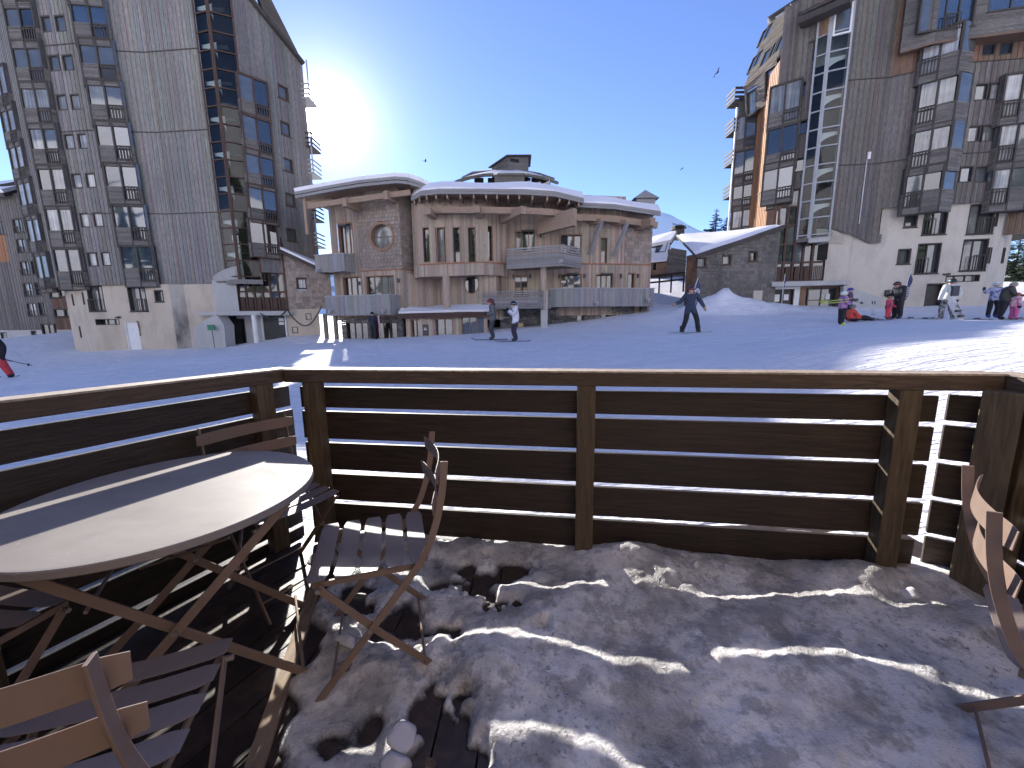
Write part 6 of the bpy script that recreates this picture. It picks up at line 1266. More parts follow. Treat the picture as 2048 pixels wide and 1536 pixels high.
# ================================================================== buildings farther off
def far_left_block():
    b = at(70, 680, 38); T = thing('apartment_block', (b.x, b.y, gz(b.x, b.y)), 'farther apartment block with orange boards behind the left tower, at the left edge', 'building')
    A0, A1, A2, A3 = at(-120, 560, 42), at(28, 560, 40), at(95, 560, 38.5), at(175, 560, 39.5)
    core = [Vector((p.x, p.y+.7)) for p in (A0, A1, A2, A3)]; prism('core', core+[Vector((-42, 52)), Vector((-75, 52))], -1, 15.5, M['black_void'], T)
    W0, W1, W2 = Wall(A0, A1), Wall(A1, A2), Wall(A2, A3); h0, h1, h2 = [], [], []
    zf = W1.hit(60, 660)[1]; zt = W1.hit(40, 385)[1]; zo = W0.hit(10, 490)[1]
    for i, cy in enumerate((460, 500, 545, 588, 628)):
        win_px(T, W1, 36+i*7, cy-9, 1.5, 1.35, h1, panes=('g_white', 'g_curtain'), cols=2, fw=.1, balus=(0, .5, .6)); win_px(T, W1, 56+i*7.2, cy-10, 1.2, 1.35, h1, panes=('g_grey', 'g_curtain'), cols=2, fw=.1)
    for cx, cy in ((8, 672), ): win_px(T, W0, cx, cy, .9, .8, h0, panes=('g_white',), fw=.1)
    win_px(T, W1, 68, 669, .9, .8, h1, panes=('g_grey',), fw=.1); win_px(T, W2, 98, 664, 1.0, 1.6, h2, panes=('g_dark', 'g_grey'), cols=2, fw=.1, sill=False)
    for cx, cy in ((109, 588), (119, 626), (140, 626), (128, 586)): win_px(T, W2, cx, cy, .85, .8, h2, panes=('g_grey',), fw=.1)
    for i, cx in enumerate((2, 18)): win_px(T, W0, cx, 455, 1.1, 1.3, h0, panes=('g_curtain', 'g_grey'), cols=2, fw=.1)
    u0 = lambda W: [(0, zf), (W.L, zf), (W.L, zt), (0, zt)]
    mb = MB(); boards_v(mb, W0, [(0, zf), (W0.L, zf), (W0.L, zo-1.6), (0, zo-1.6)], h0, bw=.2); boards_v(mb, W1, u0(W1), h1, bw=.2); mb.build('board_cladding', M['grey_wood'], T, kind='stuff')
    mb = MB(); boards_v(mb, W0, [(0, zo-1.6), (W0.L, zo-1.6), (W0.L, zo+2.4), (0, zo+2.4)], h0, bw=.2); mb.build('board_cladding', M['orange_wood'], T, kind='stuff'); mb = MB(); boards_v(mb, W2, [(0, zf), (W2.L, zf), (W2.L, zt-4), (0, zt-4)], h2, bw=.2); mb.build('board_cladding', M['rust_wood'], T, kind='stuff')
    mb = MB(); boards_v(mb, W0, [(0, zo+2.4), (W0.L, zo+2.4), (W0.L, zt), (0, zt)], h0, bw=.2, lo=.6, hi=.9); mb.build('board_cladding', M['rust_wood'], T, kind='stuff')
    mb = MB()
    for W, hh in ((W0, h0), (W1, h1), (W2, h2)): boards_v(mb, W, [(0, -1.5), (W.L, -1.5), (W.L, zf), (0, zf)], hh, plainwall=True)
    mb.build('concrete_base', M['concrete'], T)
    f = [W0.P(-2, zt, .8), W0.P(W0.L, zt, .8), W1.P(W1.L*.55, zt-.2, .8)]; bk = [q+Vector((-2, 8, 4.2)) for q in f]; mb, ms = MB(), MB()
    for i in range(2): slab_quad(mb, [f[i], f[i+1], bk[i+1], bk[i]], .3); slab_quad(ms, [f[i].lerp(bk[i], .02), f[i+1].lerp(bk[i+1], .02), bk[i+1], bk[i]], .3, lift=.3)
    mb.build('roof', M['dark_wood'], T); ms.build('roof_snow', M['roof_snow'], T)
    return T
far_left_block()
def back_block():
    b = at(1010, 640, 44); T = thing('roof_block', (b.x, b.y, gz(b.x, b.y)), 'timber building behind the chalet with layered snowy roofs and a big boxy chimney', 'building')
    c = at(1012, 400, 47); z0 = c.z-5
    prism('wall', [(c.x-5.0, c.y-1), (c.x+5.0, c.y-1), (c.x+5.0, c.y+8), (c.x-5.0, c.y+8)], 1, at(1010, 372, 47).z, M['grey_wood'], T)
    # two tiers of faceted roof, each facet a plate with snow
    def tier(px, Y, dz, dy, name):
        f = [at(x, y, Y+o) for x, y, o in px]; mb, ms = MB(), MB(); ap = at(1015, 335, Y+5)
        for i in range(len(f)-1):
            bk = [f[i].lerp(ap, .42)+Vector((0, dy, dz)), f[i+1].lerp(ap, .42)+Vector((0, dy, dz))]
            slab_quad(mb, [f[i], f[i+1], bk[1], bk[0]], .18); slab_quad(ms, [f[i].lerp(bk[0], .06), f[i+1].lerp(bk[1], .06), bk[1], bk[0]], .16, lift=.16); mb.beam(f[i], f[i+1], .2, .22)
        mb.build(name, M['grey_wood_h'], T); ms.build('roof_snow', M['roof_snow'], T)
    tier([(905, 366, 2), (930, 357, 0), (968, 350, -1), (1000, 349, -1.5), (1048, 349, -1.5), (1085, 355, -.5), (1116, 366, 2)], 44, .6, 1.5, 'lower_roof')
    tier([(925, 356, 4), (945, 346, 2), (985, 343, 1), (1042, 343, 1), (1078, 348, 2), (1108, 358, 4)], 45, .5, 1.5, 'upper_roof')
    for i, x in enumerate((958, 985, 1052, 1072, 1090)):
        a = at(x, 362, 43.4+abs(i-2)*.5); mb = MB(); mb.box(a, 1.0, .1, .6); mb.build('clerestory_window', M['g_dark'], T)
    mb = MB(); a = at(1020, 362, 42.6); W = Wall(a+Vector((-1.6, 0, 0)), a+Vector((1.5, 0, 0))); wbox(mb, W, 0, 3.1, a.z-.2, a.z+.6, -1, 0); mb.build('dormer', M['grey_wood_h'], T); mb = MB(); slab_quad(mb, [a+Vector((-1.7, -.1, .6)), a+Vector((1.7, -.1, .6)), a+Vector((1.5, 2.2, 1.5)), a+Vector((-1.4, 2.2, 1.5))], .2, lift=.2); mb.build('roof_snow', M['roof_snow'], T)
    # boxy chimney: hexagonal, slatted, sloping flat cap
    q = [at(984, 350, 46.5), at(1016, 350, 45.2), at(1057, 350, 46.0), at(1057, 350, 49), at(1000, 350, 50)]; zb = at(1016, 352, 45.2).z; tops = [at(984, 335, 46.5).z, at(1016, 313, 45.2).z, at(1057, 312, 46.0).z, at(1057, 312, 46).z, at(984, 330, 46.5).z]
    for i in range(2):
        W = Wall(q[i], q[i+1]); mb = MB(); rows_h(mb, W, [(0, zb-2), (W.L, zb-2), (W.L, tops[i+1]), (0, tops[i])], rh=.17, tilt=.02); mb.build('chimney_face', M['grey_wood_h'], T, kind='stuff')
    prism('chimney', [(p.x*1.0, p.y+.08) for p in q], zb-2, [t-.02 for t in tops], M['grey_wood_h'], T)
    mb = MB(); slab_quad(mb, [Vector((q[0].x-.4, q[0].y, tops[0]+.05)), Vector((q[1].x-.1, q[1].y-.3, tops[1]+.08)), Vector((q[2].x+.3, q[2].y-.2, tops[2]+.08)), Vector((q[3].x+.2, q[3].y, tops[3]+.1))], .14); mb.build('chimney_cap', M['dark_wood'], T)
    W = Wall(q[1], q[2]); mb = MB(); wbox(mb, W, .3, 1.3, tops[1]-.5, tops[1]-.15, -.1, .035); mb.build('vent_slot', M['black_void'], T)
back_block()
def cabin():
    b = at(1330, 560, 42); T = thing('cabin', (b.x, b.y, b.z), 'small timber cabin with steep snowy roof in the gap right of the chalet', 'house')
    A0, A1, A2 = at(1292, 520, 43), at(1335, 520, 41.5), at(1372, 520, 43.5); z0 = at(1330, 555, 42).z-1; W0, W1 = Wall(A0, A1), Wall(A1, A2); zm = W0.hit(1315, 524)[1]; zt = W1.hit(1350, 497)[1]; hs = []
    win_px(T, W0, 1309, 533, .5, .9, hs, panes=('g_dark',), fr='larch_frame', sill=False)
    mb = MB(); rows_h(mb, W0, [(0, z0), (W0.L, z0), (W0.L, zm+.2), (0, zm+.2)], hs, rh=.2); mb.build('slat_cladding', M['rust_wood'], T, kind='stuff'); mb = MB(); rows_h(mb, W1, [(0, z0), (W1.L, z0), (W1.L, zt), (0, W1.hit(1338, 497)[1])], [], rh=.2); mb.build('slat_cladding', M['pale_wood_h'], T, kind='stuff')
    prism('core', [(A0.x, A0.y+.3), (A1.x, A1.y+.3), (A2.x, A2.y+.3), (A2.x, A2.y+6), (A0.x, A0.y+6)], z0, zm, M['black_void'], T)
    mb = MB(); e0, e1, t1, t0 = at(1292, 526, 42.6), at(1334, 522, 41.2), at(1340, 488, 42.2), at(1312, 491, 43.2); slab_quad(mb, [e0, e1, t1, t0], .2); u1, u0 = at(1356, 466, 45), at(1300, 480, 46.5); slab_quad(mb, [at(1296, 494, 43), t1+Vector((.1, 0, .1)), u1, u0], .2); mb.build('roof', M['dark_wood'], T)
    ms = MB(); slab_quad(ms, [e0, e1, t1, t0], .15, lift=.15); slab_quad(ms, [at(1296, 495, 42.9), t1+Vector((.1, 0, .1)), u1, u0], .35, lift=.35); ms.build('roof_snow', M['roof_snow'], T)
    W = Wall(e0, e1, t0); u, z = W.hit(1324, 497); window(T, W.off(.2), u-.55, u+.55, z-.65, z+.65, panes=('g_blue',), depth=.03, name='skylight', sill=False)
    c = at(1352, 470, 45); mb = MB(); mb.box(c+Vector((.2, 0, .0)), 1.0, 1.0, 1.0); mb.build('chimney', M['grey_wood_h'], T); mb = MB(); mb.box(c+Vector((.2, 0, .62)), 1.3, 1.3, .10); mb.box(c+Vector((.2, 0, .85)), 1.15, 1.15, .08); mb.build('chimney_cap', M['dark_wood'], T)
cabin()
# rail fence on the bank under the cabin
f0, f1 = at(1296, 560, 33), at(1368, 552, 31); ft = thing('rail_fence', (f0.x, f0.y, gz(f0.x, f0.y)), 'dark wooden post and rail fence on the snow bank below the cabin', 'fence')
for k in range(4):
    p = f0.lerp(f1, k/3); mb = MB(); zg = gz(p.x, p.y); mb.box((p.x, p.y, p.z-.45), .10, .10, 1.5); mb.build('post', M['dark_wood'], ft)
for dz in (.25, -.25): mb = MB(); mb.beam(f0+Vector((0, -.1, dz)), f1+Vector((0, -.1, dz)), .08, .14); mb.build('rail', M['dark_wood'], ft)

# ================================================================== trees
M['needle'] = plain('dark_spruce_needles', (0.045, 0.065, 0.035), 0.8, 0.35, 4, colattr_=True); M['bark'] = plain('spruce_bark', (0.09, 0.065, 0.05), 0.9, 0.3, 8)
def conifer(px, py, Y, top, label, width=0.30, seed=0, trunk_bare=.12, dens=1.0):
    r = random.Random(seed); b = at(px, py, Y); zt = at(px, top, Y).z; z0 = gz(b.x, b.y)-.2; Hh = zt-z0
    T = thing('conifer_tree', (b.x, b.y, z0), label, 'tree', 'conifers among the buildings')
    mb = MB(); lean = r.uniform(-.02, .02)*Hh; mb.tube([(b.x, b.y, z0), (b.x+lean*.5, b.y, z0+Hh*.55), (b.x+lean, b.y, zt)], [Hh*.022, Hh*.013, .02], 8); mb.build('trunk', M['bark'], T)
    mb = MB(); lv = int(20*dens+Hh*1.6)
    for k in range(lv):
        t = trunk_bare + (1-trunk_bare)*(k/lv)**.92; z = z0+Hh*t; L = Hh*width*(1-t)**.85*r.uniform(.65, 1.15)+.12
        nb = r.randint(5, 8)
        for j in range(nb):
            if r.random() < .13: continue
            a = r.uniform(0, 6.283); l = L*r.uniform(.6, 1.12); dirv = Vector((math.cos(a), math.sin(a), 0)); c0 = Vector((b.x+lean*t, b.y, z)); droop = r.uniform(-.34, -.08); tip = c0+dirv*l+Vector((0, 0, droop*l + .10*l)); side = Vector((-dirv.y, dirv.x, 0))
            n = max(5, int(l*7)); sh = r.uniform(.6, 1.5)
            for i in range(n):
                s = (i+.5+r.uniform(-.3, .3))/n; p = c0.lerp(tip, s)+Vector((0, 0, -.10*l*math.sin(s*3))); w_ = (.10+.30*l*(1-s)*(.3+s))*r.uniform(.6, 1.2); ln = .22*l*r.uniform(.6, 1.2)
                for sg in (-1, 1):
                    e = p+side*(sg*w_)+dirv*ln*.8+Vector((0, 0, r.uniform(-.16, .05)*l)); q = p+dirv*ln; col = (sh*r.uniform(.7, 1.3),)*3
                    mb.face([p, q, e], 0, col); mb.face([p+Vector((0, 0, .02)), p+side*(sg*w_*.7)+Vector((0, 0, -.12*l*r.random())), e], 0, col)
    mb.build('crown', M['needle'], T)
    return T
conifer(1432, 470, 46, 417, 'dark conifer behind the snowy annex roof, left of the other one', .34, 1, dens=1.4)
conifer(1450, 470, 45, 433, 'short bushy conifer low behind the snowy annex roof', .42, 6, dens=1.2)
conifer(1464, 460, 44, 378, 'slim conifer rising along the left edge of the right tower', .17, 2, dens=1.0)
conifer(2030, 545, 42, 465, 'conifer on the sunny bank at the right edge beyond the tower', .36, 3, dens=1.2)
conifer(2052, 548, 40, 472, 'second conifer on the sunny bank, cut by the right edge', .36, 4, dens=1.2)
conifer(2008, 545, 47, 480, 'conifer half hidden by the white base of the right tower', .34, 5)

# wooded slope behind the photographer, seen only as reflections in the windows
mb = MB(); rr = random.Random(99)
for k in range(170):
    x, y = rr.uniform(-130, 130), rr.uniform(-130, -34); zz = gz(x, y); hh = rr.uniform(7, 15)
    for j in range(4): mb.lathe([(hh*.20*(1-j*.22), hh*(.12+j*.2)), (hh*.03, hh*(.42+j*.19)+.4)], (x, y, zz), 7, col=(.8, .8, .8))
fo = mb.build('forest', M['needle']); tag(fo, 'dark conifer wood on the slope behind the viewer', None, None, 'stuff')
# ================================================================== birds
M['bird'] = plain('black_feathers', (0.012, 0.012, 0.014), 0.6, 0.2)
def bird(px, py, Y, s, label, bank):
    c = at(px, py, Y); mb = MB(); d = Vector((math.cos(bank), .3, math.sin(bank)*.5)).normalized(); up = Vector((-math.sin(bank), .2, math.cos(bank))).normalized(); sd = d.cross(up).normalized()
    pts = [c-d*s*.55, c-d*s*.35, c, c+d*s*.25, c+d*s*.4]; mb.tube(pts, [.03*s, .07*s, .12*s, .09*s, .02*s], 8)
    for sg in (-1, 1):
        r = c+sd*(sg*.08*s); m_ = c+sd*(sg*.55*s)+up*.18*s+d*.12*s; t = c+sd*(sg*1.0*s)+up*.05*s-d*.12*s
        mb.face([r+d*.18*s, m_+d*.1*s, m_-d*.28*s, r-d*.22*s]); mb.face([m_+d*.1*s, t, m_-d*.28*s])
    mb.face([c-d*.45*s-sd*.04*s, c-d*.85*s-sd*.14*s, c-d*.85*s+sd*.14*s, c-d*.45*s+sd*.04*s])
    return tag(mb.build('bird', M['bird']), label, 'bird', 'black birds in the sky')
bird(1435, 145, 30, .42, 'largest black bird gliding high left of the right tower', 1.0); bird(1364, 338, 45, .3, 'tiny black bird low over the chalet roof end', .2); bird(851, 322, 40, .32, 'tiny black bird above the left roof of the chalet', .05)

# ================================================================== feather flags
M['flag'] = plain('navy_flag_cloth', (0.055, 0.055, 0.13), 0.8, 0.15); M['flag_print'] = plain('white_flag_print', (0.62, 0.62, 0.66), 0.8, 0.03)
def flag(px, yb, yt, Y, label, lean=0.0, thin=1.0, roundel=True):
    b = at(px, yb, Y); Hh = at(px, yt, Y).z-b.z; T = thing('feather_flag', (b.x, b.y, b.z), label, 'flag', 'navy feather flags')
    x0 = b.x; mb = MB(); n = 16
    pole = [Vector((x0+lean*(k/n)**1.5*Hh+.10*Hh*max(0, k/n-.72)**1.2*3*thin, b.y, b.z+Hh*k/n)) for k in range(n+1)]; mb.tube(pole, .016, 6); mb.build('pole', M['white_paint'], T)
    w_ = lambda t: thin*Hh*.20*math.sin(math.pi*min(1, max(0, (1-t)*1.25+.02))**.8)*(1 if t > .1 else t*10)
    mb = MB()
    R2 = []
    for k in range(2, n+1): t = k/n; p = pole[k]; wv = .03*math.sin(k*.9); R2.append((p, p+Vector((max(.015, w_(t)*(.55+.45*(1-t))), wv*2, -.02))))
    for a, c in zip(R2[:-1], R2[1:]): mb.face([a[0], a[1], c[1], c[0]]); mb.face([a[0]+Vector((0, .006, 0)), c[0]+Vector((0, .006, 0)), c[1]+Vector((0, .006, 0)), a[1]+Vector((0, .006, 0))])
    cl = mb.build('cloth', M['flag'], T)
    mb = MB()
    if roundel:
        t = .70; k = int(n*t); c = (R2[k-2][0]+R2[k-2][1])/2+Vector((0, -.03, 0)); r = .075*Hh*thin*.8; ring = 18
        for i in range(ring):
            a, q = 6.2832*i/ring, 6.2832*(i+1)/ring; f = lambda an, rr: c+Vector((rr*math.cos(an), 0, rr*math.sin(an)*1.15)); mb.face([f(a, r*.62), f(q, r*.62), f(q, r), f(a, r)])
        for sg in (-1, 1): mb.face([c+Vector((sg*.05*r, 0, -.55*r)), c+Vector((sg*.5*r, 0, .5*r)), c+Vector((sg*.28*r, 0, .55*r)), c+Vector((0, 0, -.1*r))])
    # column of letters, blurred beyond reading in the photo: short bars of type
    for i in range(5):
        k = 5+i; p = (R2[k-2][0]*.6+R2[k-2][1]*.4)+Vector((0, -.03, 0)); s = .030*Hh*thin
        mb.face([p+Vector((-s, 0, -s*.7)), p+Vector((s, 0, -s*.7)), p+Vector((s, 0, -s*.25)), p+Vector((-s, 0, -s*.25))]); mb.face([p+Vector((-s, 0, s*.2)), p+Vector((s, 0, s*.2)), p+Vector((s, 0, s*.65)), p+Vector((-s, 0, s*.65))]); mb.face([p+Vector((-s, 0, -s*.25)), p+Vector((-s*.5, 0, -s*.25)), p+Vector((-s*.5, 0, s*.2)), p+Vector((-s, 0, s*.2))])
    mb.build('print', M['flag_print'], T, kind='stuff')
flag(1384, 640, 556, 20, 'navy feather flag with white roundel behind the snowboarder', .02); flag(1563, 612, 548, 24.5, 'narrow navy feather flag edge-on before the brown entrance doors', .0, .35); flag(1806, 618, 542, 20, 'navy feather flag with white letters against the white wall', .02, .8, False)

# ================================================================== people
M['skin'] = plain('skin', (0.50, 0.30, 0.22), 0.55, 0.08); M['hair'] = plain('brown_hair', (0.06, 0.035, 0.02), 0.6, 0.2)
def cloth(name, c, var=0.12, scale=6.0, rough=0.8): 
    if name not in M: M[name] = plain(name, c, rough, var, scale, bmp=0.2)
    return M[name]
J0 = dict(pelvis=(0, 0, .96), spine=(0, .01, 1.14), chest=(0, 0, 1.34), neck=(0, 0, 1.47), head=(0, -.01, 1.58), crown=(0, 0, 1.70),
          lsh=(.19, 0, 1.41), lel=(.26, .03, 1.13), lwr=(.26, -.05, .90), lha=(.26, -.08, .80), rsh=(-.19, 0, 1.41), rel=(-.26, .03, 1.13), rwr=(-.26, -.05, .90), rha=(-.26, -.08, .80),
          lhip=(.10, 0, .90), lkn=(.12, -.02, .50), lan=(.13, .02, .11), lto=(.14, -.15, .05), rhip=(-.10, 0, .90), rkn=(-.12, -.02, .50), ran=(-.13, .02, .11), rto=(-.14, -.15, .05))
RAD = dict(pelvis=.165, spine=.16, chest=.175, neck=.085, head=.098, crown=.085, lsh=.10, lel=.080, lwr=.062, lha=.055, lhip=.125, lkn=.098, lan=.085, lto=.055)
BON = [('pelvis', 'spine', 'T'), ('spine', 'chest', 'J'), ('chest', 'neck', 'J'), ('neck', 'head', 'H'), ('head', 'crown', 'H'),
       ('chest', 'lsh', 'J'), ('lsh', 'lel', 'J'), ('lel', 'lwr', 'J'), ('lwr', 'lha', 'G'), ('chest', 'rsh', 'J'), ('rsh', 'rel', 'J'), ('rel', 'rwr', 'J'), ('rwr', 'rha', 'G'),
       ('pelvis', 'lhip', 'T'), ('lhip', 'lkn', 'T'), ('lkn', 'lan', 'T'), ('lan', 'lto', 'B'), ('pelvis', 'rhip', 'T'), ('rhip', 'rkn', 'T'), ('rkn', 'ran', 'T'), ('ran', 'rto', 'B')]
def person(px, yfoot, Y, height, yaw, label, jacket, trousers, glove, boot, head='helmet', headcol=None, goggles=None, pose=None, bulk=1.0, hood=None, extra=None, jacket_low=.86, z=None):
    b = at(px, yfoot, Y); zz = gz(b.x, b.y) if z is None else z
    b = Vector((b.x, b.y, zz)); s = height/1.75
    T = thing('person', b, label, 'person'); T.rotation_euler.z = yaw
    J = dict(J0); J.update(pose or {}); J = {k: Vector(v) for k, v in J.items()}
    names = list(J); idx = {n: i for i, n in enumerate(names)}; verts = [tuple(J[n]*s) for n in names]; edges = [(idx[a], idx[c]) for a, c, _ in BON]
    rad = [RAD.get(n, RAD.get('l'+n[1:], .08))*s*(bulk if n not in ('head', 'crown', 'neck') else 1) for n in names]
    for S in 'lr': # thumbs and a mitten tip
        h = J[S+'ha']; wv = J[S+'wr']; d = (h-wv).normalized(); inn = Vector((-1 if S == 'l' else 1, -.3, 0)).normalized()
        for off, r in ((d*.07, .035), (inn*.045+d*.02, .020)): edges.append((idx[S+'ha'], len(verts))); verts.append(tuple((h+off)*s)); rad.append(r*s)
    f = (J['head']-J['neck']).normalized(); nose = J['head']+Vector((0, -.105, -.0)); edges.append((idx['head'], len(verts))); verts.append(tuple(nose*s)); rad.append(.022*s)
    me = bpy.data.meshes.new('sk'); me.from_pydata(verts, edges, []); o = bpy.data.objects.new('sk', me); COLL.objects.link(o)
    sk = o.modifiers.new('s', 'SKIN'); sk.use_smooth_shade = True
    lay = me.skin_vertices[0].data if me.skin_vertices else None
    if lay is None: me.attributes.new  # never reached in 4.5
    for i, r in enumerate(rad): lay[i].radius = (r, r)
    lay[0].use_root = True; sub = o.modifiers.new('u', 'SUBSURF'); sub.levels = 2; sub.render_levels = 2
    dg = bpy.context.evaluated_depsgraph_get(); ev = o.evaluated_get(dg); m2 = bpy.data.meshes.new_from_object(ev); bpy.data.objects.remove(o); m2.name = 'body'
    mats = [M['skin'], jacket, trousers, glove, boot]; m2.materials.clear()
    for m in mats: m2.materials.append(m)
    key = {'H': 0, 'J': 1, 'T': 2, 'G': 3, 'B': 4}; segs = [(J[a]*s, J[c]*s, key[k]) for a, c, k in BON]
    lowz = J['pelvis']*s - (J['chest']-J['pelvis']).normalized()*(.96-jacket_low)*s; axis = (J['chest']-J['pelvis']).normalized()
    for p in m2.polygons:
        c = p.center; best = None
        for A, B_, k in segs:
            t = max(0, min(1, (c-A).dot(B_-A)/max(1e-6, (B_-A).length_squared))); dd = (c-A.lerp(B_, t)).length
            if best is None or dd < best[0]: best = (dd, k, t)
        k = best[1]
        if k == 2 and (c-lowz).dot(axis) > 0 and (c-J['pelvis']*s).length < .34*s: k = 1
        if k == 0 and best[2] < .35 and (c-J['neck']*s).length < .10*s: k = 1
        p.material_index = k; p.use_smooth = True
    bo = bpy.data.objects.new('body', m2); COLL.objects.link(bo); bo.parent = T
    ax = (J['crown']-J['neck']).normalized(); hc = J['head']*s + ax*.035*s
    q = ax.to_track_quat('Z', 'Y').to_matrix().to_4x4(); fx = Matrix.Translation(hc)
    # keep "front" of the head along -Y of the figure unless the pose turns it
    turn = (pose or {}).get('headturn', 0.0); 
    X = Matrix.Translation(hc) @ Matrix.Rotation(turn, 4, 'Z') if False else Matrix.Translation(hc)
    def part(name, fn, mat):
        mb = MB(); fn(mb); mb.v = [tuple(X @ Vector(v)) for v in mb.v]
        me = bpy.data.meshes.new(name); me.from_pydata(mb.v, [], mb.f); me.materials.append(mat); me.polygons.foreach_set('use_smooth', [True]*len(me.polygons)); oo = bpy.data.objects.new(name, me); COLL.objects.link(oo); oo.parent = T; return oo
    def dome(r, low, back=.02):
        def fn(mb):
            n, m_ = 16, 8; i0 = len(mb.v)
            for j in range(m_+1):
                ph = j/m_*(math.pi/2+low)
                for k in range(n):
                    a = 2*math.pi*k/n; fr = -math.sin(a); rr = r*(1+.08*(fr < 0)); zq = r*1.05*math.cos(ph); 
                    if j == m_: zq += .045*s*max(0, fr)
                    mb.v.append((rr*math.sin(ph)*math.cos(a), rr*math.sin(ph)*math.sin(a)*1.1+back*s, zq))
            for j in range(m_):
                for k in range(n): a = i0+j*n; k2 = (k+1) % n; mb.f.append((a+k, a+n+k, a+n+k2, a+k2)); mb.m.append(0); mb.c.append((1, 1, 1))
        return fn
    if head == 'helmet': part('helmet', dome(.133*s, .35), headcol)
    elif head == 'hat': part('hat', dome(.120*s, .18), headcol)
    if hood is not None:
        def hoodf(mb): mb.tube([(-.12*s, .02*s, -.15*s), (-.11*s, .10*s, -.13*s), (0, .135*s, -.10*s), (.11*s, .10*s, -.13*s), (.12*s, .02*s, -.15*s)], [.045*s, .07*s, .085*s, .07*s, .045*s], 10)
        part('hood', hoodf, hood)
    if goggles is not None:
        def gog(mb):
            pts = [(math.sin(a)*.112*s, -math.cos(a)*.118*s+.01*s, .012*s) for a in np.linspace(-1.15, 1.15, 9)]
            mb.strip([Vector(p) for p in pts], lambda i: Vector((0, 0, .036*s)), lambda i: Vector((pts[i][0], pts[i][1], 0)).normalized()*.014*s)
            mb.tube([(math.sin(a)*.135*s, -math.cos(a)*.14*s+.02*s, .02*s) for a in np.linspace(1.2, 2*math.pi-1.2, 12)], .014*s, 6)
        part('goggles', gog, goggles)
    T['_h'] = s; del T['_h']
    if extra: extra(T, s, part)
    return T, b, s, yaw
def ski(T, x, s, mat, length=1.62, fwd=-.12, splay=0.0):
    mb = MB(); n = 16; L = length
    pts = [Vector((x+splay*(i/n-.5), fwd-L*(.52-i/n), .018 + (.10*max(0, 1-i/n*7)**2 + .02*max(0, i/n*8-7)**2))) for i in range(n+1)]
    mb.strip(pts, lambda i: Vector((.043+.012*abs(i/n-.5)*2, 0, 0))*(.35 if i in (0, n) else 1), lambda i: Vector((0, 0, .008)))
    me = bpy.data.meshes.new('ski'); me.from_pydata(mb.v, [], mb.f); me.materials.append(mat); o = bpy.data.objects.new('ski', me); COLL.objects.link(o); o.parent = T; return o
def skis_on(mat, w_=.14, L=1.6):
    def fn(T, s, part):
        for x in (-w_, w_): ski(T, x, s, mat, L)
    return fn
M['pole'] = plain('pale_ski_pole', (0.55, 0.55, 0.56), 0.35, 0.1, metal=.4); M['pole_dark'] = plain('dark_ski_pole', (0.05, 0.05, 0.06), 0.4, 0.1); M['pole_pink'] = plain('pink_ski_pole', (0.75, 0.12, 0.28), 0.4, 0.1); M['pole_yel'] = plain('lime_ski_paint', (0.62, 0.70, 0.06), 0.4, 0.1)
def pole(p, q, mat, label, group='ski poles'):
    p, q = Vector(p), Vector(q); o = thing('ski_pole', q, label, 'ski pole', group); mb = MB(); mb.tube([p, q], .011, 6); mb.build('shaft', mat, o)
    d = (q-p).normalized(); mb = MB(); mb.tube([p-d*.02, p+d*.13], .02, 8); mb.build('grip', M['pole_dark'], o); mb = MB(); mb.tube([q-d*.09, q-d*.075], [.05, .045], 10); mb.build('basket', M['pole_dark'], o); return o
black = cloth('black_ski_fabric', (0.018, 0.018, 0.022)); navy = cloth('navy_ski_fabric', (0.022, 0.026, 0.045)); dark = cloth('charcoal_ski_fabric', (0.05, 0.05, 0.055)); white = cloth('white_ski_jacket', (0.72, 0.71, 0.74)); blue = cloth('slate_blue_jacket', (0.035, 0.050, 0.085))
redp = cloth('bright_red_trousers', (0.62, 0.06, 0.07)); coral = cloth('coral_red_suit', (0.70, 0.09, 0.06)); pink = cloth('pink_trousers', (0.62, 0.14, 0.30)); grey = cloth('pale_grey_jacket', (0.60, 0.61, 0.60)); olive = cloth('dark_olive_jacket', (0.06, 0.06, 0.045)); yell = cloth('mustard_cloth', (0.55, 0.38, 0.05)); lime = cloth('lime_boots', (0.55, 0.62, 0.12)); tan = cloth('tan_glove_leather', (0.36, 0.24, 0.12)); greyd = cloth('mid_grey_jacket', (0.13, 0.135, 0.14))
hel_w = plain('white_helmet_shell', (0.75, 0.76, 0.74), 0.3, 0.04); hel_b = plain('black_helmet_shell', (0.02, 0.02, 0.022), 0.35, 0.1); gog_m = plain('mirror_goggle_lens', (0.55, 0.6, 0.6), 0.1, 0.1, metal=.8); gog_r = plain('red_goggle_lens', (0.45, 0.05, 0.06), 0.15, 0.1); gog_g = plain('green_goggle_band', (0.2, 0.65, 0.25), 0.4, 0.1); teal = cloth('teal_headband', (0.05, 0.30, 0.34))
def patterned(name, cols, scale, stretch=(1, 1, 1)):
    m, t, b = newmat(name, 0.8); n = noise(t, mapping(t, stretch), scale, 3, 0.6); t.links.new(ramp(t, n, [(0.36+0.28*i/(len(cols)-1), c) for i, c in enumerate(cols)]), b.inputs['Base Color']); return m
lilac = patterned('lilac_orange_print', [(0.20, 0.10, 0.42), (0.34, 0.20, 0.50), (0.55, 0.26, 0.25), (0.26, 0.14, 0.46)], 5.0, (1, 1, 1.6)); camo = patterned('grey_camouflage', [(0.03, 0.03, 0.035), (0.10, 0.10, 0.10), (0.42, 0.42, 0.42), (0.05, 0.05, 0.055)], 9.0, (1, 1, 1.4))
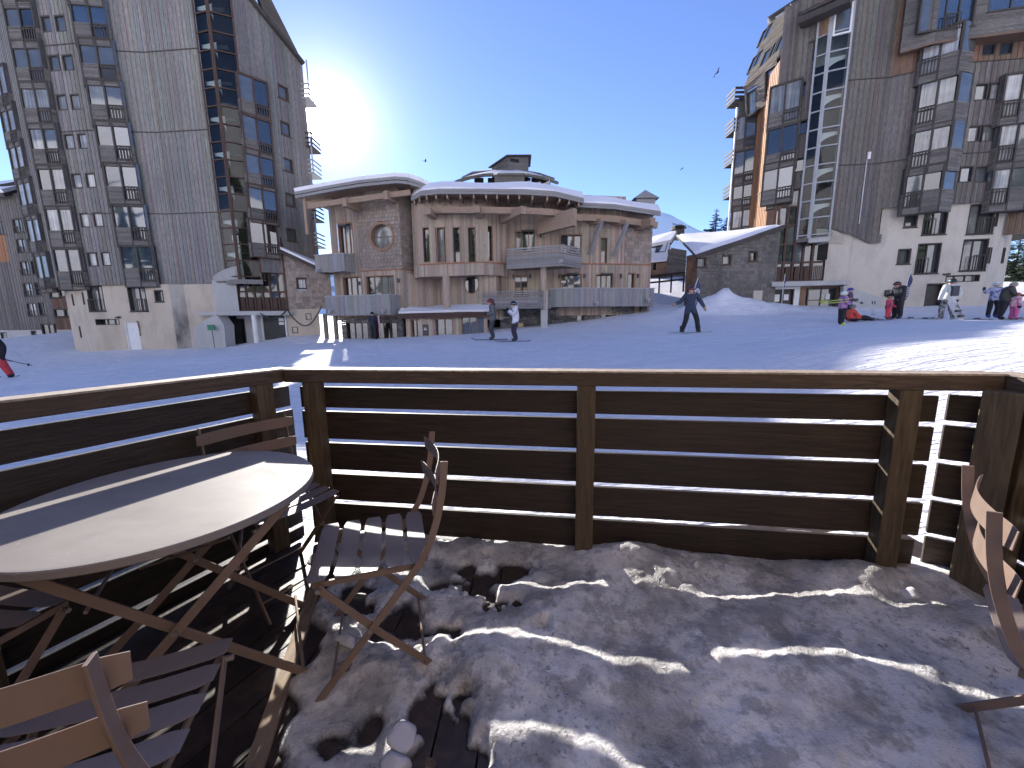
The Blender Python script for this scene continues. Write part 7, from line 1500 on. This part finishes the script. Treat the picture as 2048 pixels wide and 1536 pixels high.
stripe = patterned('pink_striped_jacket', [(0.60, 0.08, 0.14), (0.75, 0.62, 0.62), (0.55, 0.06, 0.16), (0.7, 0.45, 0.5)], 4.0, (.3, .3, 3)); blprint = patterned('blue_white_print_jacket', [(0.04, 0.05, 0.20), (0.5, 0.52, 0.66), (0.05, 0.06, 0.22)], 7.0)
W90 = math.pi/2
# facing: yaw 0 looks at the viewer (-Y); positive yaw turns towards +X (picture right)
glide = dict(pelvis=(0, .06, .92), spine=(0, .03, 1.10), chest=(0, -.03, 1.30), neck=(0, -.06, 1.43), head=(0, -.09, 1.53), crown=(0, -.09, 1.65), lkn=(.13, -.08, .48), rkn=(-.13, -.08, .48), lan=(.14, .02, .11), ran=(-.14, .02, .11), lsh=(.19, -.03, 1.37), rsh=(-.19, -.03, 1.37))
sk1 = dict(glide); sk1.update(lel=(.27, .02, 1.10), lwr=(.24, -.24, 1.06), lha=(.23, -.32, 1.08), rel=(-.27, .02, 1.10), rwr=(-.24, -.24, 1.06), rha=(-.23, -.32, 1.08))
T1, b1, s1, _ = person(986, 680, 17.1, 1.85, -W90*.94, 'skier in dark grey jacket and red headgear gliding behind the white jacketed skier', greyd, dark, black, dark, 'helmet', cloth('dark_maroon_hat', (0.10, 0.03, 0.045)), gog_r, sk1, hood=cloth('dark_maroon_hat', (0.1, .03, .045)), extra=skis_on(plain('dark_ski', (0.07, 0.07, 0.08), 0.4)))
zc = b1.z
pole(at(990, 617, 16.9), at(965, 624, 16.9), M['pole'], 'upper pale ski pole carried level by the grey jacketed skier'); pole(at(992, 638, 16.9), at(1022, 634, 17.0), M['pole'], 'lower pale ski pole held behind the grey jacketed skier')
sk2 = dict(glide); sk2.update(lel=(.27, -.10, 1.12), lwr=(.16, -.28, 1.30), lha=(.12, -.33, 1.38), rel=(-.27, -.10, 1.12), rwr=(-.16, -.28, 1.30), rha=(-.12, -.33, 1.38))
person(1031, 683, 16.6, 1.76, -W90*.90, 'skier in white hooded jacket and black helmet holding hands to face', white, cloth('dark_plum_trousers', (0.035, 0.030, 0.05)), black, dark, 'helmet', hel_b, gog_m, sk2, hood=white, extra=skis_on(plain('black_white_ski', (0.16, 0.15, 0.2), 0.4, .7, 9)))
# snowboarder
sb = dict(pelvis=(0, .03, .93), lkn=(.24, -.06, .50), lan=(.30, .02, .12), lto=(.33, -.15, .06), rkn=(-.14, -.08, .50), ran=(-.24, .02, .12), rto=(-.26, -.15, .06), lel=(.34, .04, 1.16), lwr=(.46, -.02, .96), lha=(.50, -.05, .86), rel=(-.36, -.02, 1.16), rwr=(-.54, -.14, 1.10), rha=(-.61, -.16, 1.05), head=(-.03, -.05, 1.57), crown=(-.04, -.04, 1.69), neck=(-.01, -.02, 1.46))
def board(T, s, part):
    mb = MB(); n = 18; pts = [Vector(((i/n-.5)*1.55, -.05, .02+.10*max(0, abs(i/n-.5)*2-.78)**1.2*2)) for i in range(n+1)]
    mb.strip(pts, lambda i: Vector((0, .135*(1-.12*(1-abs(i/n-.5)*2))*(.45 if i in (0, n) else 1), 0)), lambda i: Vector((0, 0, .007))); me = bpy.data.meshes.new('snowboard'); me.from_pydata(mb.v, [], mb.f); me.materials.append(plain('grey_snowboard', (0.28, 0.30, 0.28), 0.4, .3)); o = bpy.data.objects.new('snowboard', me); COLL.objects.link(o); o.parent = T
    for x in (-.26, .32):
        mb = MB(); mb.box((x, -.02, .06), .16, .28, .05); mb.box((x, .1, .16), .15, .04, .22); me = bpy.data.meshes.new('binding'); me.from_pydata(mb.v, [], mb.f); me.materials.append(M['dark_metal']); o = bpy.data.objects.new('binding', me); COLL.objects.link(o); o.parent = T
person(1378, 668, 15.0, 1.78, -.35, 'snowboarder in slate blue jacket with arms spread, riding past the flag', blue, black, tan, black, 'helmet', hel_b, gog_r, sb, hood=navy, extra=board, jacket_low=.78)
# child with lilac jacket carrying skis
carry = dict(lel=(.25, -.06, 1.12), lwr=(.12, -.26, 1.12), lha=(.05, -.30, 1.13), rel=(-.25, -.06, 1.12), rwr=(-.14, -.26, 1.10), rha=(-.07, -.30, 1.10), ran=(-.12, .03, .11), lan=(.12, -.02, .11))
person(1681, 651, 16.0, 1.38, W90*.85, 'child in lilac print jacket, white helmet and lime boots carrying skis', lilac, black, black, lime, 'helmet', hel_w, gog_g, carry, bulk=1.15)
def held_skis(p, q, mat, label):
    p, q = Vector(p), Vector(q); T = thing('pair_of_skis', (p+q)/2, label, 'skis'); d = (q-p).normalized(); up = Vector((0, 0, 1)); sd = d.cross(up).normalized()
    for k in (-1, 1):
        mb = MB(); n = 10; pts = [p.lerp(q, i/n)+sd*.02*k+Vector((0, 0, .03*k*(1+i/n)+.10*max(0, 1-i/n*6)**2)) for i in range(n+1)]; mb.strip(pts, lambda i: sd*.035+up*.012, lambda i: up*.006); mb.build('ski', mat, T)
held_skis(at(1641, 606, 15.7), at(1702, 600, 15.8), M['pole_yel'], 'lime yellow skis carried level by the child in lilac')
pole(at(1706, 601, 15.7), at(1727, 607, 15.7), M['pole_dark'], 'dark ski pole pointing right under the lilac child\'s arm')
person(1695, 635, 17.6, 1.50, W90*.6, 'person in blue hat standing half hidden behind the lilac child', cloth('plum_jacket', (0.12, .06, .12)), black, black, redp, 'hat', cloth('blue_hat', (0.05, 0.05, 0.30)), None, carry)
# child sitting in the snow
sit = dict(pelvis=(0, .10, .16), spine=(0, .16, .34), chest=(0, .16, .52), neck=(0, .13, .65), head=(0, .10, .75), crown=(0, .10, .86), lsh=(.19, .16, .58), rsh=(-.19, .16, .58), lel=(.30, .22, .36), lwr=(.34, .34, .16), lha=(.35, .38, .08), rel=(-.26, .02, .38), rwr=(-.20, -.18, .30), rha=(-.18, -.26, .30), lhip=(.11, .02, .15), rhip=(-.11, .02, .15), lkn=(.16, -.36, .26), rkn=(-.14, -.40, .28), lan=(.18, -.72, .12), ran=(-.15, -.78, .12), lto=(.20, -.80, .22), rto=(-.15, -.86, .22))
person(1708, 635, 17.2, 1.45, W90*.9, 'child in coral red suit sitting on the snow with legs stretched out', coral, black, black, navy, 'helmet', plain('grey_helmet_shell', (0.14, 0.13, .13), .4), gog_m, sit, bulk=1.1, jacket_low=1.0)
# two free poles planted in the snow
for dx, nm in ((1745, 'left one of two thin ski poles planted between the seated child and the black-clad person'), (1750, 'right one of two thin ski poles planted between seated child and the black-clad person')):
    pole(at(dx, 603, 17.6), at(dx-1, 632, 17.6), M['pole'], nm)
# small kid and the person in black
kid = dict(lel=(.24, -.04, 1.12), lwr=(.22, -.22, .98), lha=(.22, -.28, .96), rel=(-.24, -.04, 1.12), rwr=(-.22, -.22, .98), rha=(-.22, -.28, .96))
person(1775, 636, 17.3, 1.02, W90*.2, 'small child in red and pink holding pink poles before the person in black', cloth('red_pink_kid_jacket', (0.50, 0.06, 0.12), .5, 14), redp, redp, dark, 'helmet', cloth('tan_helmet_shell', (0.30, 0.20, 0.10)), gog_r, kid, bulk=1.15)
pole(at(1771, 612, 16.8), at(1771, 637, 16.9), M['pole_pink'], 'left pink ski pole of the small child'); pole(at(1781, 606, 16.8), at(1780, 637, 16.9), M['pole_pink'], 'right pink ski pole of the small child')
bend = dict(pelvis=(0, .05, .94), spine=(0, .02, 1.12), chest=(0, -.05, 1.32), neck=(0, -.12, 1.44), head=(0, -.19, 1.50), crown=(0, -.22, 1.61), lsh=(.20, -.06, 1.38), rsh=(-.20, -.06, 1.38), lel=(.25, -.14, 1.12), lwr=(.18, -.38, 1.06), lha=(.16, -.46, 1.05), rel=(-.25, -.14, 1.12), rwr=(-.18, -.38, 1.06), rha=(-.16, -.46, 1.05))
person(1793, 637, 17.4, 1.72, -W90, 'person dressed all in black with goggles bending toward the small child', black, black, black, black, 'helmet', hel_b, gog_r, bend, bulk=1.12, hood=black, jacket_low=.80)
# snowboards and skis lying on the snow
def lying(px, py, Y, L, yaw, mat, label, wide=.05):
    b = at(px, py, Y); zz = gz(b.x, b.y)+.03; T = thing('lying_ski', (b.x, b.y, zz), label, 'ski', 'skis lying on the snow'); d = Vector((math.cos(yaw), math.sin(yaw), 0)); sd = Vector((-d.y, d.x, 0)); mb = MB(); n = 10
    pts = [Vector((b.x, b.y, zz))+d*L*(i/n-.5)+Vector((0, 0, .08*max(0, abs(i/n-.5)*2-.8))) for i in range(n+1)]; mb.strip(pts, lambda i: sd*wide, lambda i: Vector((0, 0, .008))); mb.build('blade', mat, T); mb = MB(); mb.box(Vector((b.x, b.y, zz+.045)), .22, .05, .05, ax=(d, sd, Vector((0, 0, 1)))); mb.build('binding', M['dark_metal'], T)
lying(1738, 634, 17.4, 1.4, .1, M['dark_metal'], 'dark ski lying right of the seated child'); lying(1752, 637, 17.0, 1.2, -.25, navy, 'navy ski lying farther right of the seated child'); lying(1822, 634, 17.3, 1.7, .05, M['dark_metal'], 'dark ski lying behind the person in black, toward the white wall'); lying(1850, 632, 17.5, 1.5, .0, navy, 'navy ski lying left of the person with camouflage trousers'); lying(1868, 626, 18.4, 1.3, .3, M['dark_metal'], 'dark ski lying before the black door of the white base'); lying(1955, 633, 17.6, 1.2, -.1, navy, 'navy ski lying left of the group at the right'); lying(2040, 640, 17.2, 1.4, .05, M['dark_metal'], 'dark ski lying at the right edge beside the pink child')
# man with back turned, camouflage trousers, snowboard at his side
walk = dict(rkn=(-.15, -.04, .50), ran=(-.22, .06, .11), rto=(-.25, -.10, .05), lkn=(.16, -.10, .52), lan=(.17, -.04, .11), lto=(.18, -.2, .05), lel=(.34, .06, 1.12), lwr=(.37, .02, .88), lha=(.36, -.02, .78), rel=(-.33, .05, 1.14), rwr=(-.33, -.02, .88), rha=(-.32, -.05, .78), lsh=(.21, 0, 1.42), rsh=(-.21, 0, 1.42))
def rucksack(T, s, part):
    mb = MB(); mb.box((0, .19, 1.22), .24, .12, .42); mb.tube([(-.10, .14, 1.42), (-.14, .0, 1.48), (-.13, -.16, 1.38)], .02, 6); mb.tube([(.10, .14, 1.42), (.14, .0, 1.48), (.13, -.16, 1.38)], .02, 6); me = bpy.data.meshes.new('rucksack'); me.from_pydata([tuple(Vector(v)*s) for v in mb.v], [], mb.f); me.materials.append(cloth('dark_rucksack', (0.06, 0.06, 0.075))); o = bpy.data.objects.new('rucksack', me); COLL.objects.link(o); o.parent = T
    bv = o.modifiers.new('b', 'BEVEL'); bv.width = .03; bv.segments = 2
T_, bb, s_, _ = person(1892, 640, 17.3, 1.80, math.pi-.15, 'person seen from behind in pale jacket, small rucksack and camouflage trousers', grey, camo, black, cloth('pale_boots', (0.5, 0.48, 0.44)), 'helmet', hel_b, teal, walk, bulk=1.12, extra=rucksack)
pA, pB = at(1908, 612, 17.1), at(1923, 641, 17.0); tbd = thing('snowboard', pB, 'white and black snowboard held by the person in camouflage trousers', 'snowboard'); mb = MB(); n = 14; dd = (pB-pA).normalized(); sv = Vector((.45, -.85, .1)).normalized()
mb.strip([pA.lerp(pB, i/n*1.0)-dd*.35*(1-i/n) for i in range(n+1)], lambda i: sv*.14*(.5 if i in (0, n) else 1), lambda i: dd.cross(sv)*.008); mb.build('deck', patterned('white_board_with_black_print', [(0.75, 0.75, 0.74), (0.7, .7, .7), (0.08, .06, .07)], 3.0), tbd)
for t in (.35, .7): mb = MB(); mb.box(pA.lerp(pB, t)-Vector((0, .07, 0)), .22, .10, .10); mb.build('binding', M['dark_metal'], tbd)
# group at the right
wave = dict(rel=(-.36, -.02, 1.22), rwr=(-.50, -.10, 1.38), rha=(-.52, -.12, 1.46), lel=(.28, .0, 1.12), lwr=(.30, -.15, .95), lha=(.3, -.2, .88), rkn=(-.15, -.06, .5), lkn=(.15, -.06, .5))
person(1983, 630, 18.3, 1.66, -.35, 'person in white helmet and blue print jacket raising a hand beside the olive jacketed adult', blprint, black, black, cloth('blue_ski_boots', (0.05, 0.08, 0.22)), 'helmet', hel_w, gog_m, wave)
adult = dict(bend); adult.update(lkn=(.13, -.04, .50), rkn=(-.13, .05, .52), ran=(-.16, .16, .11), rto=(-.17, 0, .05))
def scarf(T, s, part):
    mb = MB(); mb.tube([(.17, -.12, 1.36), (.05, -.28, 1.12), (-.14, -.26, .98)], [.06, .075, .05], 10); me = bpy.data.meshes.new('sash'); me.from_pydata([tuple(Vector(v)*s) for v in mb.v], [], mb.f); me.materials.append(yell); me.polygons.foreach_set('use_smooth', [True]*len(me.polygons)); o = bpy.data.objects.new('sash', me); COLL.objects.link(o); o.parent = T
person(2003, 639, 17.4, 1.72, W90*.7, 'adult in dark olive jacket, grey hat and mustard sash leaning over the pink child', olive, black, black, black, 'hat', cloth('grey_wool_hat', (0.28, 0.27, 0.25)), None, adult, bulk=1.1, extra=scarf)
person(2024, 639, 17.1, 1.22, W90*.9, 'child in striped red jacket and pink trousers standing with the adult in olive', stripe, pink, black, navy, 'helmet', cloth('red_pink_helmet', (0.35, .07, .1)), gog_r, glide, bulk=1.15, extra=skis_on(plain('pale_child_ski', (0.4, 0.38, 0.36), .4), .12, 1.1))
# skier cut by the left edge
lean = dict(glide); lean.update(lan=(.34, -.02, .11), lkn=(.24, -.10, .48), lto=(.36, -.16, .05), ran=(-.10, .04, .11), rkn=(-.10, -.06, .48))
person(-3, 758, 13.0, 1.66, .5, 'skier in black jacket and bright red trousers cut by the left edge', black, redp, black, black, 'helmet', hel_b, gog_r, lean, bulk=1.2, extra=skis_on(plain('dark_red_ski', (0.12, 0.03, .04), .4), .22, 1.5), jacket_low=.80)
pole(at(14, 720, 12.6), at(64, 731, 12.8), M['pole_dark'], 'dark ski pole trailing from the skier at the left edge')
# person in the chalet's stone doorway
person(748, 681, 25.2, 1.78, math.pi*.9, 'person in black coat standing at the stone foot of the chalet, carrying skis', navy, black, black, black, 'hat', black, None, carry, bulk=1.1)
held_skis(at(757, 634, 24.8), at(761, 678, 24.9), plain('red_white_ski', (0.42, 0.25, 0.27), .4, .7, 8), 'pale red ski pair held upright by the person before the chalet')
